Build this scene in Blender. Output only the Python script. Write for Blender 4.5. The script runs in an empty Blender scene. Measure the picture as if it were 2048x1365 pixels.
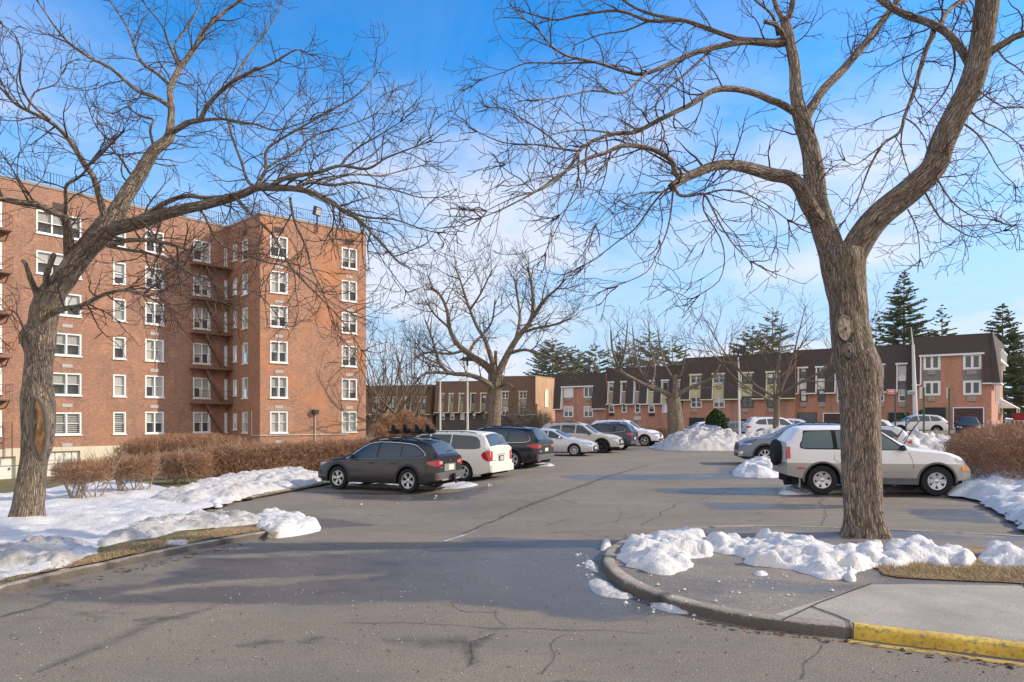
import bpy, bmesh, math, random
import numpy as np
from mathutils import Vector, Matrix, noise
from mathutils.geometry import delaunay_2d_cdt
random.seed(7)
F=1366.0; CX=1024.0; HY=838.0; H=1.95
scene=bpy.context.scene
COL=scene.collection
def sst(t):
    t=max(0.0,min(1.0,t)); return t*t*(3-2*t)
HL0=(-10.0,16.0)
def terrain(x,y):
    z=-0.25*sst((2.0-x)/5)*sst((y-10.5)/6)*(1-sst((y-25)/14))
    z+=max(0.0,min(1.3,(x-20)*0.036))*sst((y-40)/16)
    d=(x-HL0[0])*-.948+(y-HL0[1])*.319
    if x<-8: z+=-2.25*sst((d-1.5)/32)
    return z
def at(px,py,Y): return Vector(((px-CX)/F*Y, Y, H+(HY-py)/F*Y))
def gnd(px,py,h=0.0):
    Y=F*(H-h)/(py-HY)
    for i in range(25):
        z=terrain((px-CX)/F*Y,Y)+h
        Y=.5*Y+.5*F*(H-z)/(py-HY)
    return Vector(((px-CX)/F*Y,Y,terrain((px-CX)/F*Y,Y)+h))
# ---------- objects
def tag(o,label=None,cat=None,group=None,kind=None):
    if label: o['label']=label
    if cat: o['category']=cat
    if group: o['group']=group
    if kind: o['kind']=kind
    return o
def link(o,parent=None):
    COL.objects.link(o)
    if parent is not None: o.parent=parent
    return o
def empty(name,loc=(0,0,0),rz=0,sc=1.0):
    o=bpy.data.objects.new(name,None); COL.objects.link(o)
    o.location=loc; o.rotation_euler=(0,0,rz); o.scale=(sc,)*3; o.empty_display_size=.3
    return o
def copy_tree(o,parent=None):
    c=o.copy(); COL.objects.link(c)
    if parent is not None: c.parent=parent
    for ch in list(o.children): copy_tree(ch,c)
    return c
class MB:
    def __init__(s): s.v=[]; s.f=[]; s.m=[]; s.uv=[]; s.at={}
    def add(s,vs,fs,mi=0,uvs=None):
        b=len(s.v); s.v.extend([tuple(p) for p in vs])
        for k,f in enumerate(fs):
            s.f.append(tuple(b+i for i in f)); s.m.append(mi)
            s.uv.append(uvs[k] if uvs else None)
    def quad(s,a,b,c,d,mi=0,uv=None): s.add([a,b,c,d],[(0,1,2,3)],mi,[uv] if uv else None)
    def box(s,x0,y0,z0,x1,y1,z1,mi=0,M=None):
        vs=[Vector(p) for p in ((x0,y0,z0),(x1,y0,z0),(x1,y1,z0),(x0,y1,z0),(x0,y0,z1),(x1,y0,z1),(x1,y1,z1),(x0,y1,z1))]
        if M is not None: vs=[M@p for p in vs]
        s.add(vs,[(0,3,2,1),(4,5,6,7),(0,1,5,4),(1,2,6,5),(2,3,7,6),(3,0,4,7)],mi)
    def bar(s,a,b,w,h=None,mi=0):
        a=Vector(a);b=Vector(b);h=h or w;d=(b-a)
        if d.length<1e-6: return
        t=d.normalized();u=t.cross(Vector((0,0,1)))
        if u.length<.05: u=t.cross(Vector((1,0,0)))
        u.normalize();n=u.cross(t)
        vs=[p+u*i*w/2+n*j*h/2 for p in (a,b) for i,j in ((-1,-1),(1,-1),(1,1),(-1,1))]
        s.add(vs,[(0,1,2,3),(7,6,5,4),(0,4,5,1),(1,5,6,2),(2,6,7,3),(3,7,4,0)],mi)
    def tube(s,pts,rs,n=6,mi=0,cap=False):
        b=len(s.v);k=len(pts);prev=None
        for i,p in enumerate(pts):
            t=(pts[min(i+1,k-1)]-pts[max(i-1,0)])
            if t.length<1e-9: t=Vector((0,0,1))
            t.normalize()
            if prev is None:
                u=t.cross(Vector((0,1,0)))
                if u.length<.1: u=t.cross(Vector((1,0,0)))
            else: u=prev-t*prev.dot(t)
            u.normalize();prev=u;w=t.cross(u)
            for j in range(n):
                a=2*math.pi*j/n; q=p+(u*math.cos(a)+w*math.sin(a))*rs[i]
                s.v.append((q.x,q.y,q.z))
        for i in range(k-1):
            for j in range(n):
                j2=(j+1)%n
                s.f.append((b+i*n+j,b+i*n+j2,b+(i+1)*n+j2,b+(i+1)*n+j));s.m.append(mi);s.uv.append(None)
        if cap:
            s.f.append(tuple(b+(k-1)*n+j for j in range(n)));s.m.append(mi);s.uv.append(None)
            s.f.append(tuple(b+n-1-j for j in range(n)));s.m.append(mi);s.uv.append(None)
    def lathe(s,prof,n=24,M=None,mi=0):
        b=len(s.v)
        for (r,z) in prof:
            for j in range(n):
                a=2*math.pi*j/n; p=Vector((r*math.cos(a),r*math.sin(a),z))
                if M is not None:p=M@p
                s.v.append(tuple(p))
        for i in range(len(prof)-1):
            for j in range(n):
                j2=(j+1)%n; s.f.append((b+i*n+j,b+i*n+j2,b+(i+1)*n+j2,b+(i+1)*n+j));s.m.append(mi);s.uv.append(None)
    def build(s,name,mats,parent=None,smooth=False,ang=None,loc=None):
        me=bpy.data.meshes.new(name); me.from_pydata(s.v,[],s.f)
        if not isinstance(mats,(list,tuple)): mats=[mats]
        for m in mats: me.materials.append(m)
        if len(mats)>1: me.polygons.foreach_set('material_index',s.m)
        if any(u is not None for u in s.uv):
            l=me.uv_layers.new(name='UVMap'); buf=[]
            for f,u in zip(s.f,s.uv):
                for i in range(len(f)): buf.extend(u[i] if u else (0,0))
            l.data.foreach_set('uv',buf)
        for k,a in s.at.items():
            if len(a)==len(s.v)*3:
                at_=me.attributes.new(k,'FLOAT_VECTOR','POINT'); at_.data.foreach_set('vector',a)
            else:
                at_=me.attributes.new(k,'FLOAT','POINT'); at_.data.foreach_set('value',a)
        if smooth: me.polygons.foreach_set('use_smooth',[True]*len(me.polygons))
        me.update()
        if ang: me.set_sharp_from_angle(angle=math.radians(ang))
        o=bpy.data.objects.new(name,me); link(o,parent)
        if loc is not None:
            me.transform(Matrix.Translation(-Vector(loc))); o.location=loc
        return o
# ---------- materials
class NT:
    def __init__(s,name):
        s.m=bpy.data.materials.new(name); s.m.use_nodes=True; s.t=s.m.node_tree; s.t.nodes.clear()
        s.o=s.n('ShaderNodeOutputMaterial'); s.b=s.n('ShaderNodeBsdfPrincipled'); s.l(s.b.outputs[0],s.o.inputs[0])
    def n(s,t,**k):
        x=s.t.nodes.new(t)
        for a,b in k.items(): setattr(x,a,b)
        return x
    def l(s,a,b): s.t.links.new(a,b)
    def setc(s,c): s.b.inputs['Base Color'].default_value=(*c,1)
    def coord(s,kind='Object'):
        if kind=='UV' : return s.n('ShaderNodeTexCoord').outputs['UV']
        if kind=='Pos': return s.n('ShaderNodeNewGeometry').outputs['Position']
        if kind in('Object','Generated'): return s.n('ShaderNodeTexCoord').outputs[kind]
        a=s.n('ShaderNodeAttribute',attribute_name=kind); return a.outputs['Vector']
    def attr(s,name): return s.n('ShaderNodeAttribute',attribute_name=name).outputs['Fac']
    def map(s,v,sc=(1,1,1),rot=(0,0,0)):
        m=s.n('ShaderNodeMapping'); m.inputs['Scale'].default_value=sc; m.inputs['Rotation'].default_value=rot; s.l(v,m.inputs['Vector']); return m.outputs[0]
    def noise(s,v,scale,detail=4,rough=.55,dist=0):
        x=s.n('ShaderNodeTexNoise'); x.inputs['Scale'].default_value=scale; x.inputs['Detail'].default_value=detail
        x.inputs['Roughness'].default_value=rough; x.inputs['Distortion'].default_value=dist; s.l(v,x.inputs['Vector']); return x.outputs['Fac']
    def vor(s,v,scale,feature='F1',out='Distance'):
        x=s.n('ShaderNodeTexVoronoi',feature=feature); x.inputs['Scale'].default_value=scale; s.l(v,x.inputs['Vector']); return x.outputs[out]
    def ramp(s,f,stops):
        x=s.n('ShaderNodeValToRGB'); e=x.color_ramp.elements
        while len(e)<len(stops): e.new(.5)
        for i,(p,c) in enumerate(stops):
            e[i].position=p; e[i].color=(*c,1) if isinstance(c,(tuple,list)) else (c,c,c,1)
        s.l(f,x.inputs[0]); return x.outputs[0]
    def mix(s,f,a,b,mode='MIX'):
        x=s.n('ShaderNodeMix',data_type='RGBA',blend_type=mode)
        for v,i in ((f,0),(a,6),(b,7)):
            if hasattr(v,'links') or hasattr(v,'is_linked'): s.l(v,x.inputs[i])
            else: x.inputs[i].default_value=(v if i==0 else (*v,1) if isinstance(v,(tuple,list)) else (v,v,v,1))
        return x.outputs[2]
    def math(s,op,a,b=0,clamp=False):
        x=s.n('ShaderNodeMath',operation=op); x.use_clamp=clamp
        for v,i in ((a,0),(b,1)):
            if hasattr(v,'is_linked'): s.l(v,x.inputs[i])
            else: x.inputs[i].default_value=v
        return x.outputs[0]
    def bump(s,h,strength=.5,dist=.02):
        x=s.n('ShaderNodeBump'); x.inputs['Strength'].default_value=strength; x.inputs['Distance'].default_value=dist
        s.l(h,x.inputs['Height']); s.l(x.outputs[0],s.b.inputs['Normal'])
    def base(s,c): s.l(c,s.b.inputs['Base Color'])
    def rough(s,r):
        if hasattr(r,'is_linked'): s.l(r,s.b.inputs['Roughness'])
        else: s.b.inputs['Roughness'].default_value=r
def simple(name,c,r=.6,metal=0,var=.12,scale=3,coat=0,spec=None,bump=0):
    t=NT(name); t.rough(r); t.b.inputs['Metallic'].default_value=metal
    if coat: t.b.inputs['Coat Weight'].default_value=coat; t.b.inputs['Coat Roughness'].default_value=.05
    if spec is not None: t.b.inputs['Specular IOR Level'].default_value=spec
    if var:
        v=t.coord('Object'); n=t.noise(v,scale,4)
        t.base(t.mix(n,tuple(x*(1-var) for x in c),tuple(min(1,x*(1+var)) for x in c)))
        if bump: t.bump(t.noise(v,scale*8,3),bump,.01)
    else: t.setc(c)
    return t.m
def glass(name,c=(.02,.03,.035),r=.04,alpha=1.0):
    t=NT(name); t.setc(c); t.rough(r); t.b.inputs['Specular IOR Level'].default_value=.8
    if alpha<1: t.b.inputs['Alpha'].default_value=alpha
    v=t.coord('Object'); t.bump(t.noise(v,1.2,2),.06,.05)
    return t.m
def brick(name,c1,c2,c3,mortar,orange=None):
    t=NT(name); uv=t.coord('UV')
    b=t.n('ShaderNodeTexBrick'); b.inputs['Scale'].default_value=1; b.inputs['Brick Width'].default_value=.22; b.inputs['Row Height'].default_value=.075
    b.inputs['Mortar Size'].default_value=.009; b.inputs['Mortar Smooth'].default_value=.3; b.inputs['Bias'].default_value=0
    b.inputs['Color1'].default_value=(*c1,1); b.inputs['Color2'].default_value=(*c2,1); b.inputs['Mortar'].default_value=(*mortar,1)
    t.l(uv,b.inputs['Vector']); col=b.outputs['Color']
    n=t.noise(uv,.45,5,.6); col=t.mix(t.ramp(n,[(.4,0),(.62,.55)]),col,c3)
    n2=t.noise(t.map(uv,(4.5,13.3,1)),1,2,.8); col=t.mix(.5,col,t.ramp(n2,[(.3,.25),(.55,.75),(.7,1.0)]),'OVERLAY')
    if orange:
        n4=t.noise(uv,.22,4,.6); col=t.mix(t.ramp(n4,[(.5,0),(.62,.6)]),col,orange)
    n3=t.noise(t.map(uv,(.7,.12,1)),1.2,4,.6); col=t.mix(t.ramp(n3,[(.5,0),(.72,.45)]),col,(.15,.11,.09)); col=t.mix(t.ramp(t.noise(uv,.9,5,.75),[(.55,0),(.75,.5)]),col,(.5,.36,.26))
    t.base(col); t.rough(.85); t.bump(b.outputs['Fac'],.4,-.01)
    return t.m
MT={}
def mats():
    M=MT
    # asphalt
    t=NT('asphalt'); p=t.coord('Pos')
    n1=t.noise(p,.35,5,.6); n2=t.noise(p,28,3,.7); n3=t.noise(t.map(p,(.5,2.2,1)),.6,5,.6); n0=t.noise(p,130,2,.7)
    c=t.mix(t.ramp(n1,[(.32,0),(.68,1)]),(.19,.156,.112),(.30,.247,.176))
    n7=t.noise(p,62,3,.75); c=t.mix(t.ramp(n7,[(.36,.85),(.5,0)]),c,(.10,.088,.072)); c=t.mix(t.ramp(n7,[(.54,0),(.68,.75)]),c,(.50,.43,.34)); c=t.mix(t.ramp(n2,[(.35,.5),(.6,.0)]),c,(.15,.13,.11))
    c=t.mix(t.ramp(n0,[(.58,0),(.70,.7)]),c,(.56,.48,.39))
    c=t.mix(t.ramp(n0,[(.34,.85),(.44,0)]),c,(.06,.054,.048)); n6=t.noise(p,5,5,.7); c=t.mix(t.ramp(n6,[(.52,0),(.7,.45)]),c,(.13,.115,.1))
    c=t.mix(t.ramp(n3,[(.52,0),(.7,.5)]),c,(.15,.138,.128))
    vv=t.n('ShaderNodeVectorMath',operation='ADD'); nz=t.n('ShaderNodeTexNoise'); nz.inputs['Scale'].default_value=1.3; nz.inputs['Detail'].default_value=4
    t.l(p,nz.inputs['Vector']); t.l(p,vv.inputs[0]); sc=t.n('ShaderNodeVectorMath',operation='SCALE'); sc.inputs['Scale'].default_value=1.1; t.l(nz.outputs['Color'],sc.inputs[0]); t.l(sc.outputs[0],vv.inputs[1])
    ck=t.vor(vv.outputs[0],.33,'DISTANCE_TO_EDGE'); msk=t.ramp(t.noise(p,.25,3),[(.5,0),(.58,1)])
    crack=t.math('MULTIPLY',t.ramp(ck,[(0,.8),(.006,.0)]),msk); c=t.mix(crack,c,(.035,.033,.03))
    w=t.math('ADD',t.attr('wet'),t.math('MULTIPLY',t.math('SUBTRACT',t.noise(t.map(p,(.6,1.5,1)),1.6,6,.62),.5),.9))
    wet=t.ramp(w,[(.42,0),(.6,1)])
    c=t.mix(t.math('MULTIPLY',wet,.66),c,(.058,.058,.062)); t.base(c)
    n5=t.noise(p,.8,3)
    rw=t.ramp(n5,[(.35,.42),(.6,.27)]); r=t.mix(wet,.88,rw); t.rough(r); t.b.inputs['Specular IOR Level'].default_value=.35
    t.bump(t.math('ADD',t.math('MULTIPLY',n7,.9),t.math('MULTIPLY',n0,.5)),.5,.012); M['asphalt']=t.m
    # concrete
    def conc(name,a,b,dark):
        t=NT(name); p=t.coord('Pos'); n=t.noise(p,1.1,5,.6); n2=t.noise(p,60,2,.7)
        c=t.mix(t.ramp(n,[(.35,0),(.65,1)]),a,b); c=t.mix(t.ramp(n2,[(.36,.6),(.5,0)]),c,dark); c=t.mix(t.ramp(n2,[(.6,0),(.72,.4)]),c,(.5,.46,.4))
        t.base(c); t.rough(.85); t.bump(n2,.4,.008); M[name]=t.m
    conc('concrete',(.30,.26,.21),(.44,.385,.31),(.18,.155,.13))
    None
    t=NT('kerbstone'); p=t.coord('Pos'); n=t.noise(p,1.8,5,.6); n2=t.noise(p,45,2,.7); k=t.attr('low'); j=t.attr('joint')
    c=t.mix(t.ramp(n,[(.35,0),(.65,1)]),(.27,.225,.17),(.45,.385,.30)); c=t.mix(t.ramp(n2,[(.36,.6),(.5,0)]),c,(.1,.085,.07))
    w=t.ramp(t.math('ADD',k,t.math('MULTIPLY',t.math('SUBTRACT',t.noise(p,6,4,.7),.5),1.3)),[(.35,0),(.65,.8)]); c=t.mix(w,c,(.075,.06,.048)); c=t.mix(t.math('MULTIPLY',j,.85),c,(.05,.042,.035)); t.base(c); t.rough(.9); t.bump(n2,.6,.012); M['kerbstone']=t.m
    conc('stucco',(.62,.55,.42),(.7,.64,.5),(.4,.36,.28))
    t=NT('sidewalk'); p=t.coord('Pos'); n=t.noise(p,.5,5,.6); n2=t.noise(p,50,2,.7); n0=t.noise(p,140,2,.7)
    c=t.mix(t.ramp(n,[(.42,0),(.6,1)]),(.18,.155,.13),(.28,.235,.19)); c=t.mix(t.ramp(n2,[(.36,.5),(.5,0)]),c,(.12,.11,.1)); n7=t.noise(p,58,3,.75); c=t.mix(t.ramp(n7,[(.36,.8),(.5,0)]),c,(.09,.078,.065)); c=t.mix(t.ramp(n7,[(.56,0),(.7,.7)]),c,(.42,.36,.29))
    wt=t.ramp(t.noise(t.map(p,(.6,1.3,1)),.9,5,.6),[(.5,0),(.62,1)]); t.base(t.mix(t.math('MULTIPLY',wt,.5),c,(.05,.05,.055))); t.rough(t.mix(wt,.85,.35)); t.bump(n2,.35,.01); M['sidewalk']=t.m
    t=NT('yellow_kerb'); p=t.coord('Pos'); n2=t.noise(p,25,4,.7); n=t.noise(p,2.5,4)
    c=t.mix(t.ramp(n,[(.4,0),(.6,1)]),(.56,.35,.03),(.72,.48,.06)); c=t.mix(t.ramp(n2,[(.36,.9),(.5,0)]),c,(.17,.14,.08)); t.base(c); t.rough(.6); t.bump(n2,.4,.006); M['yellow_kerb']=t.m
    def paintline(name,col,lo,hi,al=.8,soft=.25):
        t=NT(name); p=t.coord('Pos'); n=t.noise(p,9,5,.7); n2=t.noise(p,1.2,3)
        a=t.ramp(t.math('MULTIPLY',n,t.math('ADD',n2,.5)),[(lo,0),(hi,al)]); t.setc(col); t.rough(.8)
        u=t.n('ShaderNodeSeparateXYZ'); t.l(t.coord('UV'),u.inputs[0]); e=t.ramp(u.outputs['X'],[(0,0),(.5,1),(1,0)]); a=t.math('MULTIPLY',a,t.math('POWER',e,soft))
        t.l(a,t.b.inputs['Alpha']); M[name]=t.m
    paintline('line_yellow',(.5,.36,.16),.4,.6); paintline('line_yellow_bright',(.6,.42,.08),.34,.5); paintline('frost',(.6,.64,.7),.42,.6); paintline('tar',(.05,.047,.044),.24,.66,.75,1.1); paintline('rubber_mark',(.09,.085,.08),.3,.7,.6,1.0); paintline('stain',(.11,.10,.088),.2,.75,.6,1.3)
    # grass
    t=NT('dead_grass'); p=t.coord('Pos'); n=t.noise(p,2.2,5,.65); n2=t.noise(p,45,3,.7)
    c=t.mix(t.ramp(n,[(.4,0),(.62,1)]),(.26,.17,.085),(.44,.31,.17)); c=t.mix(t.ramp(t.noise(p,4.5,4,.7),[(.55,0),(.7,.7)]),c,(.16,.15,.06)); c=t.mix(t.ramp(n2,[(.35,.8),(.55,0)]),c,(.15,.10,.045)); t.base(c); t.rough(.95); t.bump(n2,.9,.03); M['dead_grass']=t.m
    t=NT('lawn'); p=t.coord('Pos'); n=t.noise(p,.5,5,.65); n2=t.noise(p,30,3,.7); n3=t.noise(p,.22,3)
    c=t.mix(t.ramp(n,[(.45,0),(.6,1)]),(.22,.16,.07),(.12,.14,.03)); c=t.mix(t.ramp(n2,[(.35,.7),(.55,0)]),c,(.05,.05,.015)); t.base(c); t.rough(.95); t.bump(n2,.9,.03); M['lawn']=t.m
    M['straw']=simple('straw',(.42,.30,.15),.9,var=.5,scale=6)
    M['leaf_litter']=simple('leaf_litter',(.15,.075,.038),.8,var=.5,scale=9)
    # snow
    def snow(name,dirt,dcol):
        t=NT(name); p=t.coord('Pos'); n=t.noise(p,1.6,6,.68); n2=t.noise(p,14,4,.7); n3=t.noise(p,70,2,.6); n4=t.noise(p,5,5,.7)
        c=t.mix(t.ramp(n,[(.62-dirt,0),(.86-dirt*.6,.75)]),(.69,.672,.645),dcol)
        c=t.mix(t.math('MULTIPLY',t.ramp(n2,[(.56,0),(.68,.8)]),min(1,dirt*3)),c,(.2,.17,.13))
        c=t.mix(t.ramp(n4,[(.66,0),(.78,.5)]),c,(.45,.41,.35))
        c=t.mix(t.ramp(n3,[(.66,0),(.74,.55)]),c,(.33,.3,.26)); t.base(c); t.rough(.6); t.b.inputs['Subsurface Weight'].default_value=.0
        h=t.math('ADD',t.math('MULTIPLY',n4,1.2),t.math('ADD',t.math('MULTIPLY',n2,.5),t.math('MULTIPLY',n3,.22))); t.bump(h,.75,.06); M[name]=t.m
    snow('snow',.08,(.66,.62,.56)); snow('snow_dirty',.34,(.33,.29,.24)); snow('snow_pile',.27,(.38,.33,.27))
    # brick
    M['brick']=brick('brick',(.30,.125,.074),(.17,.072,.047),(.35,.175,.11),(.42,.33,.25))
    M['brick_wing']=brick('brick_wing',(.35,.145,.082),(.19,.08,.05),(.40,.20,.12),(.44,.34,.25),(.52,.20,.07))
    M['brick_town']=brick('brick_town',(.47,.205,.125),(.36,.15,.09),(.42,.205,.135),(.46,.31,.23))
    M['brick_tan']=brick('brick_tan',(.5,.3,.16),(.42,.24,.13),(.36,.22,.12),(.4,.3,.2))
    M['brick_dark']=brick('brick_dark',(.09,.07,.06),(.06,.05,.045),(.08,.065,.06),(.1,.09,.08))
    t=NT('shingle'); uv=t.coord('Object'); n=t.noise(uv,9,3,.7); n2=t.noise(uv,.5,3); c=t.mix(n,(.045,.035,.031),(.12,.092,.08)); t.base(t.mix(t.ramp(n2,[(.4,0),(.7,.4)]),c,(.075,.05,.04))); t.rough(.9); t.bump(n,.5,.02); M['shingle']=t.m
    t=NT('shingle_brown'); uv=t.coord('Object'); n=t.noise(uv,9,3,.7); t.base(t.mix(n,(.12,.075,.05),(.22,.14,.09))); t.rough(.9); M['shingle_brown']=t.m
    # bark
    def bark(name,lo,hi,moss):
        t=NT(name); v=t.coord('bark')
        n=t.noise(t.map(v,(1,1,.13)),26,5,.7,.5); n2=t.noise(t.map(v,(1,1,.3)),7,4,.6)
        nn=t.n('ShaderNodeTexNoise'); nn.inputs['Scale'].default_value=5; nn.inputs['Detail'].default_value=4; t.l(v,nn.inputs['Vector'])
        vv=t.n('ShaderNodeVectorMath',operation='MULTIPLY_ADD'); t.l(nn.outputs['Color'],vv.inputs[0]); vv.inputs[1].default_value=(.10,.10,.35); t.l(v,vv.inputs[2])
        r=t.vor(t.map(vv.outputs[0],(1,1,.085)),34,'DISTANCE_TO_EDGE')
        ridge=t.ramp(r,[(0,0),(.34,1)]); h=t.math('ADD',t.math('MULTIPLY',ridge,.45),t.math('MULTIPLY',n,.75))
        c=t.mix(t.ramp(h,[(.32,0),(.78,1)]),lo,hi); p=t.coord('Pos'); m=t.ramp(t.math('MULTIPLY',t.noise(p,1.3,5,.7),t.math('ADD',n2,.5)),[(.55,0),(.72,.45)])
        c=t.mix(m,c,moss); c=t.mix(t.ramp(n2,[(.3,.45),(.5,0)]),c,(.05,.038,.028)); c=t.mix(t.ramp(t.noise(p,9,4,.7),[(.6,0),(.72,.5)]),c,(.33,.31,.27)); t.base(c); t.rough(.95); t.bump(h,1.0,.04); M[name]=t.m
    bark('bark',(.045,.032,.023),(.40,.315,.235),(.2,.17,.085))
    t=NT('bark_limb'); p=t.coord('Pos'); n=t.noise(p,16,4,.7); n2=t.noise(p,2,4,.7)
    c=t.mix(n,(.06,.044,.033),(.26,.2,.145)); c=t.mix(t.ramp(n2,[(.5,0),(.65,.5)]),c,(.09,.083,.04)); t.base(c); t.rough(.95); t.bump(n,.8,.02); M['bark_limb']=t.m
    M['twig']=simple('twig',(.085,.055,.04),.9,var=.35,scale=2)
    M['twig_red']=simple('twig_red',(.13,.07,.046),.9,var=.4,scale=3)
    M['twig_grey']=simple('twig_grey',(.12,.098,.08),.9,var=.4,scale=1)
    t=NT('hedge_twig'); p=t.coord('Pos'); n=t.noise(p,3,4,.7); n2=t.noise(p,40,2,.7); c=t.mix(t.ramp(n,[(.35,0),(.65,1)]),(.27,.135,.075),(.50,.29,.165)); t.base(t.mix(t.ramp(n2,[(.4,.6),(.55,0)]),c,(.12,.07,.048))); t.rough(.9); M['hedge_twig']=t.m
    M['hedge_stem']=simple('hedge_stem',(.34,.27,.2),.9,var=.4,scale=8)
    M['cut_wood']=simple('cut_wood',(.24,.19,.145),.9,var=.75,scale=16,bump=.6)
    t=NT('rotten_wood'); p=t.coord('Pos'); n=t.noise(t.map(p,(1,1,.25)),16,5,.7); t.base(t.ramp(n,[(.3,(.06,.03,.012)),(.5,(.38,.2,.08)),(.68,(.62,.42,.22))])); t.rough(.9); t.bump(n,1,.04); M['rotten_wood']=t.m
    M['smooth_bark']=simple('smooth_bark',(.15,.12,.095),.85,var=.25,scale=10,bump=.3)
    for nm,a,b in (('needle',(.06,.085,.045),(.17,.19,.10)),('needle_grey',(.15,.18,.12),(.28,.29,.2)),('box_leaf',(.012,.04,.01),(.05,.1,.02)),('ivy',(.03,.06,.012),(.09,.13,.03))):
        t=NT(nm); p=t.coord('Pos'); n=t.noise(p,.9,4,.7); n2=t.noise(p,9,3,.7); t.base(t.mix(t.ramp(t.math('ADD',t.math('MULTIPLY',n,.5),t.math('MULTIPLY',n2,.5)),[(.35,0),(.65,1)]),a,b)); t.rough(.8); M[nm]=t.m
    # building bits
    M['white']=simple('white_trim',(.78,.78,.76),.5,var=.06)
    M['cream']=simple('cream_trim',(.72,.66,.44),.6,var=.08)
    M['siding_cream']=simple('siding_cream',(.62,.58,.36),.6,var=.08)
    M['siding_grey']=simple('siding_grey',(.22,.21,.2),.7,var=.08)
    M['siding_tan']=simple('siding_tan',(.42,.36,.3),.7,var=.1)
    M['coping']=simple('coping',(.30,.25,.2),.8,var=.2)
    M['iron']=simple('iron',(.035,.035,.038),.5,var=.2)
    M['fe_red']=simple('fire_escape_paint',(.19,.095,.075),.6,var=.3)
    M['blind']=simple('blind',(.8,.79,.74),.8,var=.06)
    M['curtain']=simple('curtain',(.62,.61,.57),.9,var=.25,scale=6)
    M['room']=simple('room_dark',(.09,.09,.09),.9,var=0)
    M['pane']=glass('window_pane',(.11,.12,.12),.06,.32)
    M['pane_far']=glass('window_pane_far',(.045,.055,.062),.12)
    M['ac']=simple('ac_grille',(.40,.37,.32),.7,var=.2,scale=8)
    M['garage']=simple('garage_door',(.025,.025,.028),.6,var=.3)
    M['garage_maroon']=simple('garage_door_maroon',(.07,.035,.035),.6,var=.2)
    M['door_white']=simple('door_white',(.66,.66,.6),.6,var=.08)
    M['slab']=simple('vent_slab',(.42,.41,.39),.8,var=.15,scale=6)
    M['pole']=simple('pole_paint',(.62,.61,.58),.45,var=.08)
    M['signpost']=simple('signpost',(.06,.09,.07),.5,var=.3,scale=10)
    M['sign_red']=simple('sign_red',(.62,.03,.03),.4,var=0); M['sign_green']=simple('sign_green',(.0,.2,.11),.4,var=0); M['sign_white']=simple('sign_white',(.8,.8,.8),.4,var=0)
    M['sign_back']=simple('sign_back',(.62,.6,.54),.4,var=.1)
    # cars
    M['rubber']=simple('tyre_rubber',(.014,.014,.015),.85,var=.3,scale=20)
    M['black_trim']=simple('black_trim',(.022,.022,.024),.55,var=.2,scale=5)
    M['grey_trim']=simple('grey_trim',(.10,.10,.105),.5,var=.15,scale=5)
    M['under']=simple('underbody',(.008,.008,.008),.9,var=0)
    M['alloy']=simple('alloy',(.58,.58,.58),.3,metal=.7,var=.08)
    M['alloy_dark']=simple('alloy_dark',(.03,.03,.032),.4,metal=.3,var=.1)
    M['chrome']=simple('chrome',(.75,.75,.76),.12,metal=1,var=0)
    M['car_glass']=glass('car_glass',(.035,.05,.058),.03); M['car_glass_teal']=glass('car_glass_teal',(.05,.09,.095),.03)
    M['rear_glass']=glass('rear_glass',(.07,.08,.085),.06)
    M['tail_red']=simple('tail_lamp_red',(.5,.012,.012),.15,var=.1,coat=1); M['tail_clear']=simple('tail_lamp_clear',(.6,.5,.48),.15,var=.1,coat=1)
    M['head_lamp']=simple('head_lamp',(.45,.46,.48),.1,metal=.4,var=.2,scale=30,coat=1); M['amber']=simple('amber_lamp',(.8,.25,.01),.2,var=.1)
    M['plate']=simple('licence_plate',(.7,.66,.55),.4,var=.15,scale=20)
MT_done=mats()
def paint(name,c,metal=.25,r=.32,dirt=.35):
    t=NT(name); v=t.coord('Object'); n=t.noise(v,2.5,5,.65); s=t.n('ShaderNodeSeparateXYZ'); t.l(v,s.inputs[0])
    low=t.math('MULTIPLY',t.math('SUBTRACT',.95,s.outputs['Z']),1.1,True); f=t.math('MULTIPLY',t.math('MULTIPLY',low,t.ramp(n,[(.3,.3),(.7,1)])),dirt)
    d=tuple(.5*a+.5*b for a,b in zip(c,(.3,.27,.23)))
    t.base(t.mix(f,c,d)); t.b.inputs['Metallic'].default_value=metal
    rr=t.math('ADD',t.math('MULTIPLY',f,.5),r); t.rough(rr)
    t.b.inputs['Coat Weight'].default_value=.35; t.b.inputs['Coat Roughness'].default_value=.12
    return t.m
# ---------- planar geometry helpers
def inside(px,py,poly):
    x=px;y=py;ins=np.zeros(len(x),bool);n=len(poly);j=n-1
    for i in range(n):
        xi,yi=poly[i];xj,yj=poly[j]
        c=((yi>y)!=(yj>y))&(x<(xj-xi)*(y-yi)/(yj-yi+1e-12)+xi); ins^=c; j=i
    return ins
def bdist(x,y,poly,closed=True):
    d=np.full(len(x),1e9); n=len(poly)
    for i in range(n if closed else n-1):
        ax,ay=poly[i];bx,by=poly[(i+1)%n]; dx=bx-ax;dy=by-ay; L=dx*dx+dy*dy+1e-12
        t=np.clip(((x-ax)*dx+(y-ay)*dy)/L,0,1); d=np.minimum(d,np.hypot(x-ax-t*dx,y-ay-t*dy))
    return d
def smoothpoly(pts,it=2,closed=True):
    for _ in range(it):
        q=[];n=len(pts)
        for i in range(n if closed else n-1):
            a=pts[i];b=pts[(i+1)%n]
            q+=[(a[0]*.75+b[0]*.25,a[1]*.75+b[1]*.25),(a[0]*.25+b[0]*.75,a[1]*.25+b[1]*.75)]
        if not closed: q=[pts[0]]+q+[pts[-1]]
        pts=q
    return pts
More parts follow.
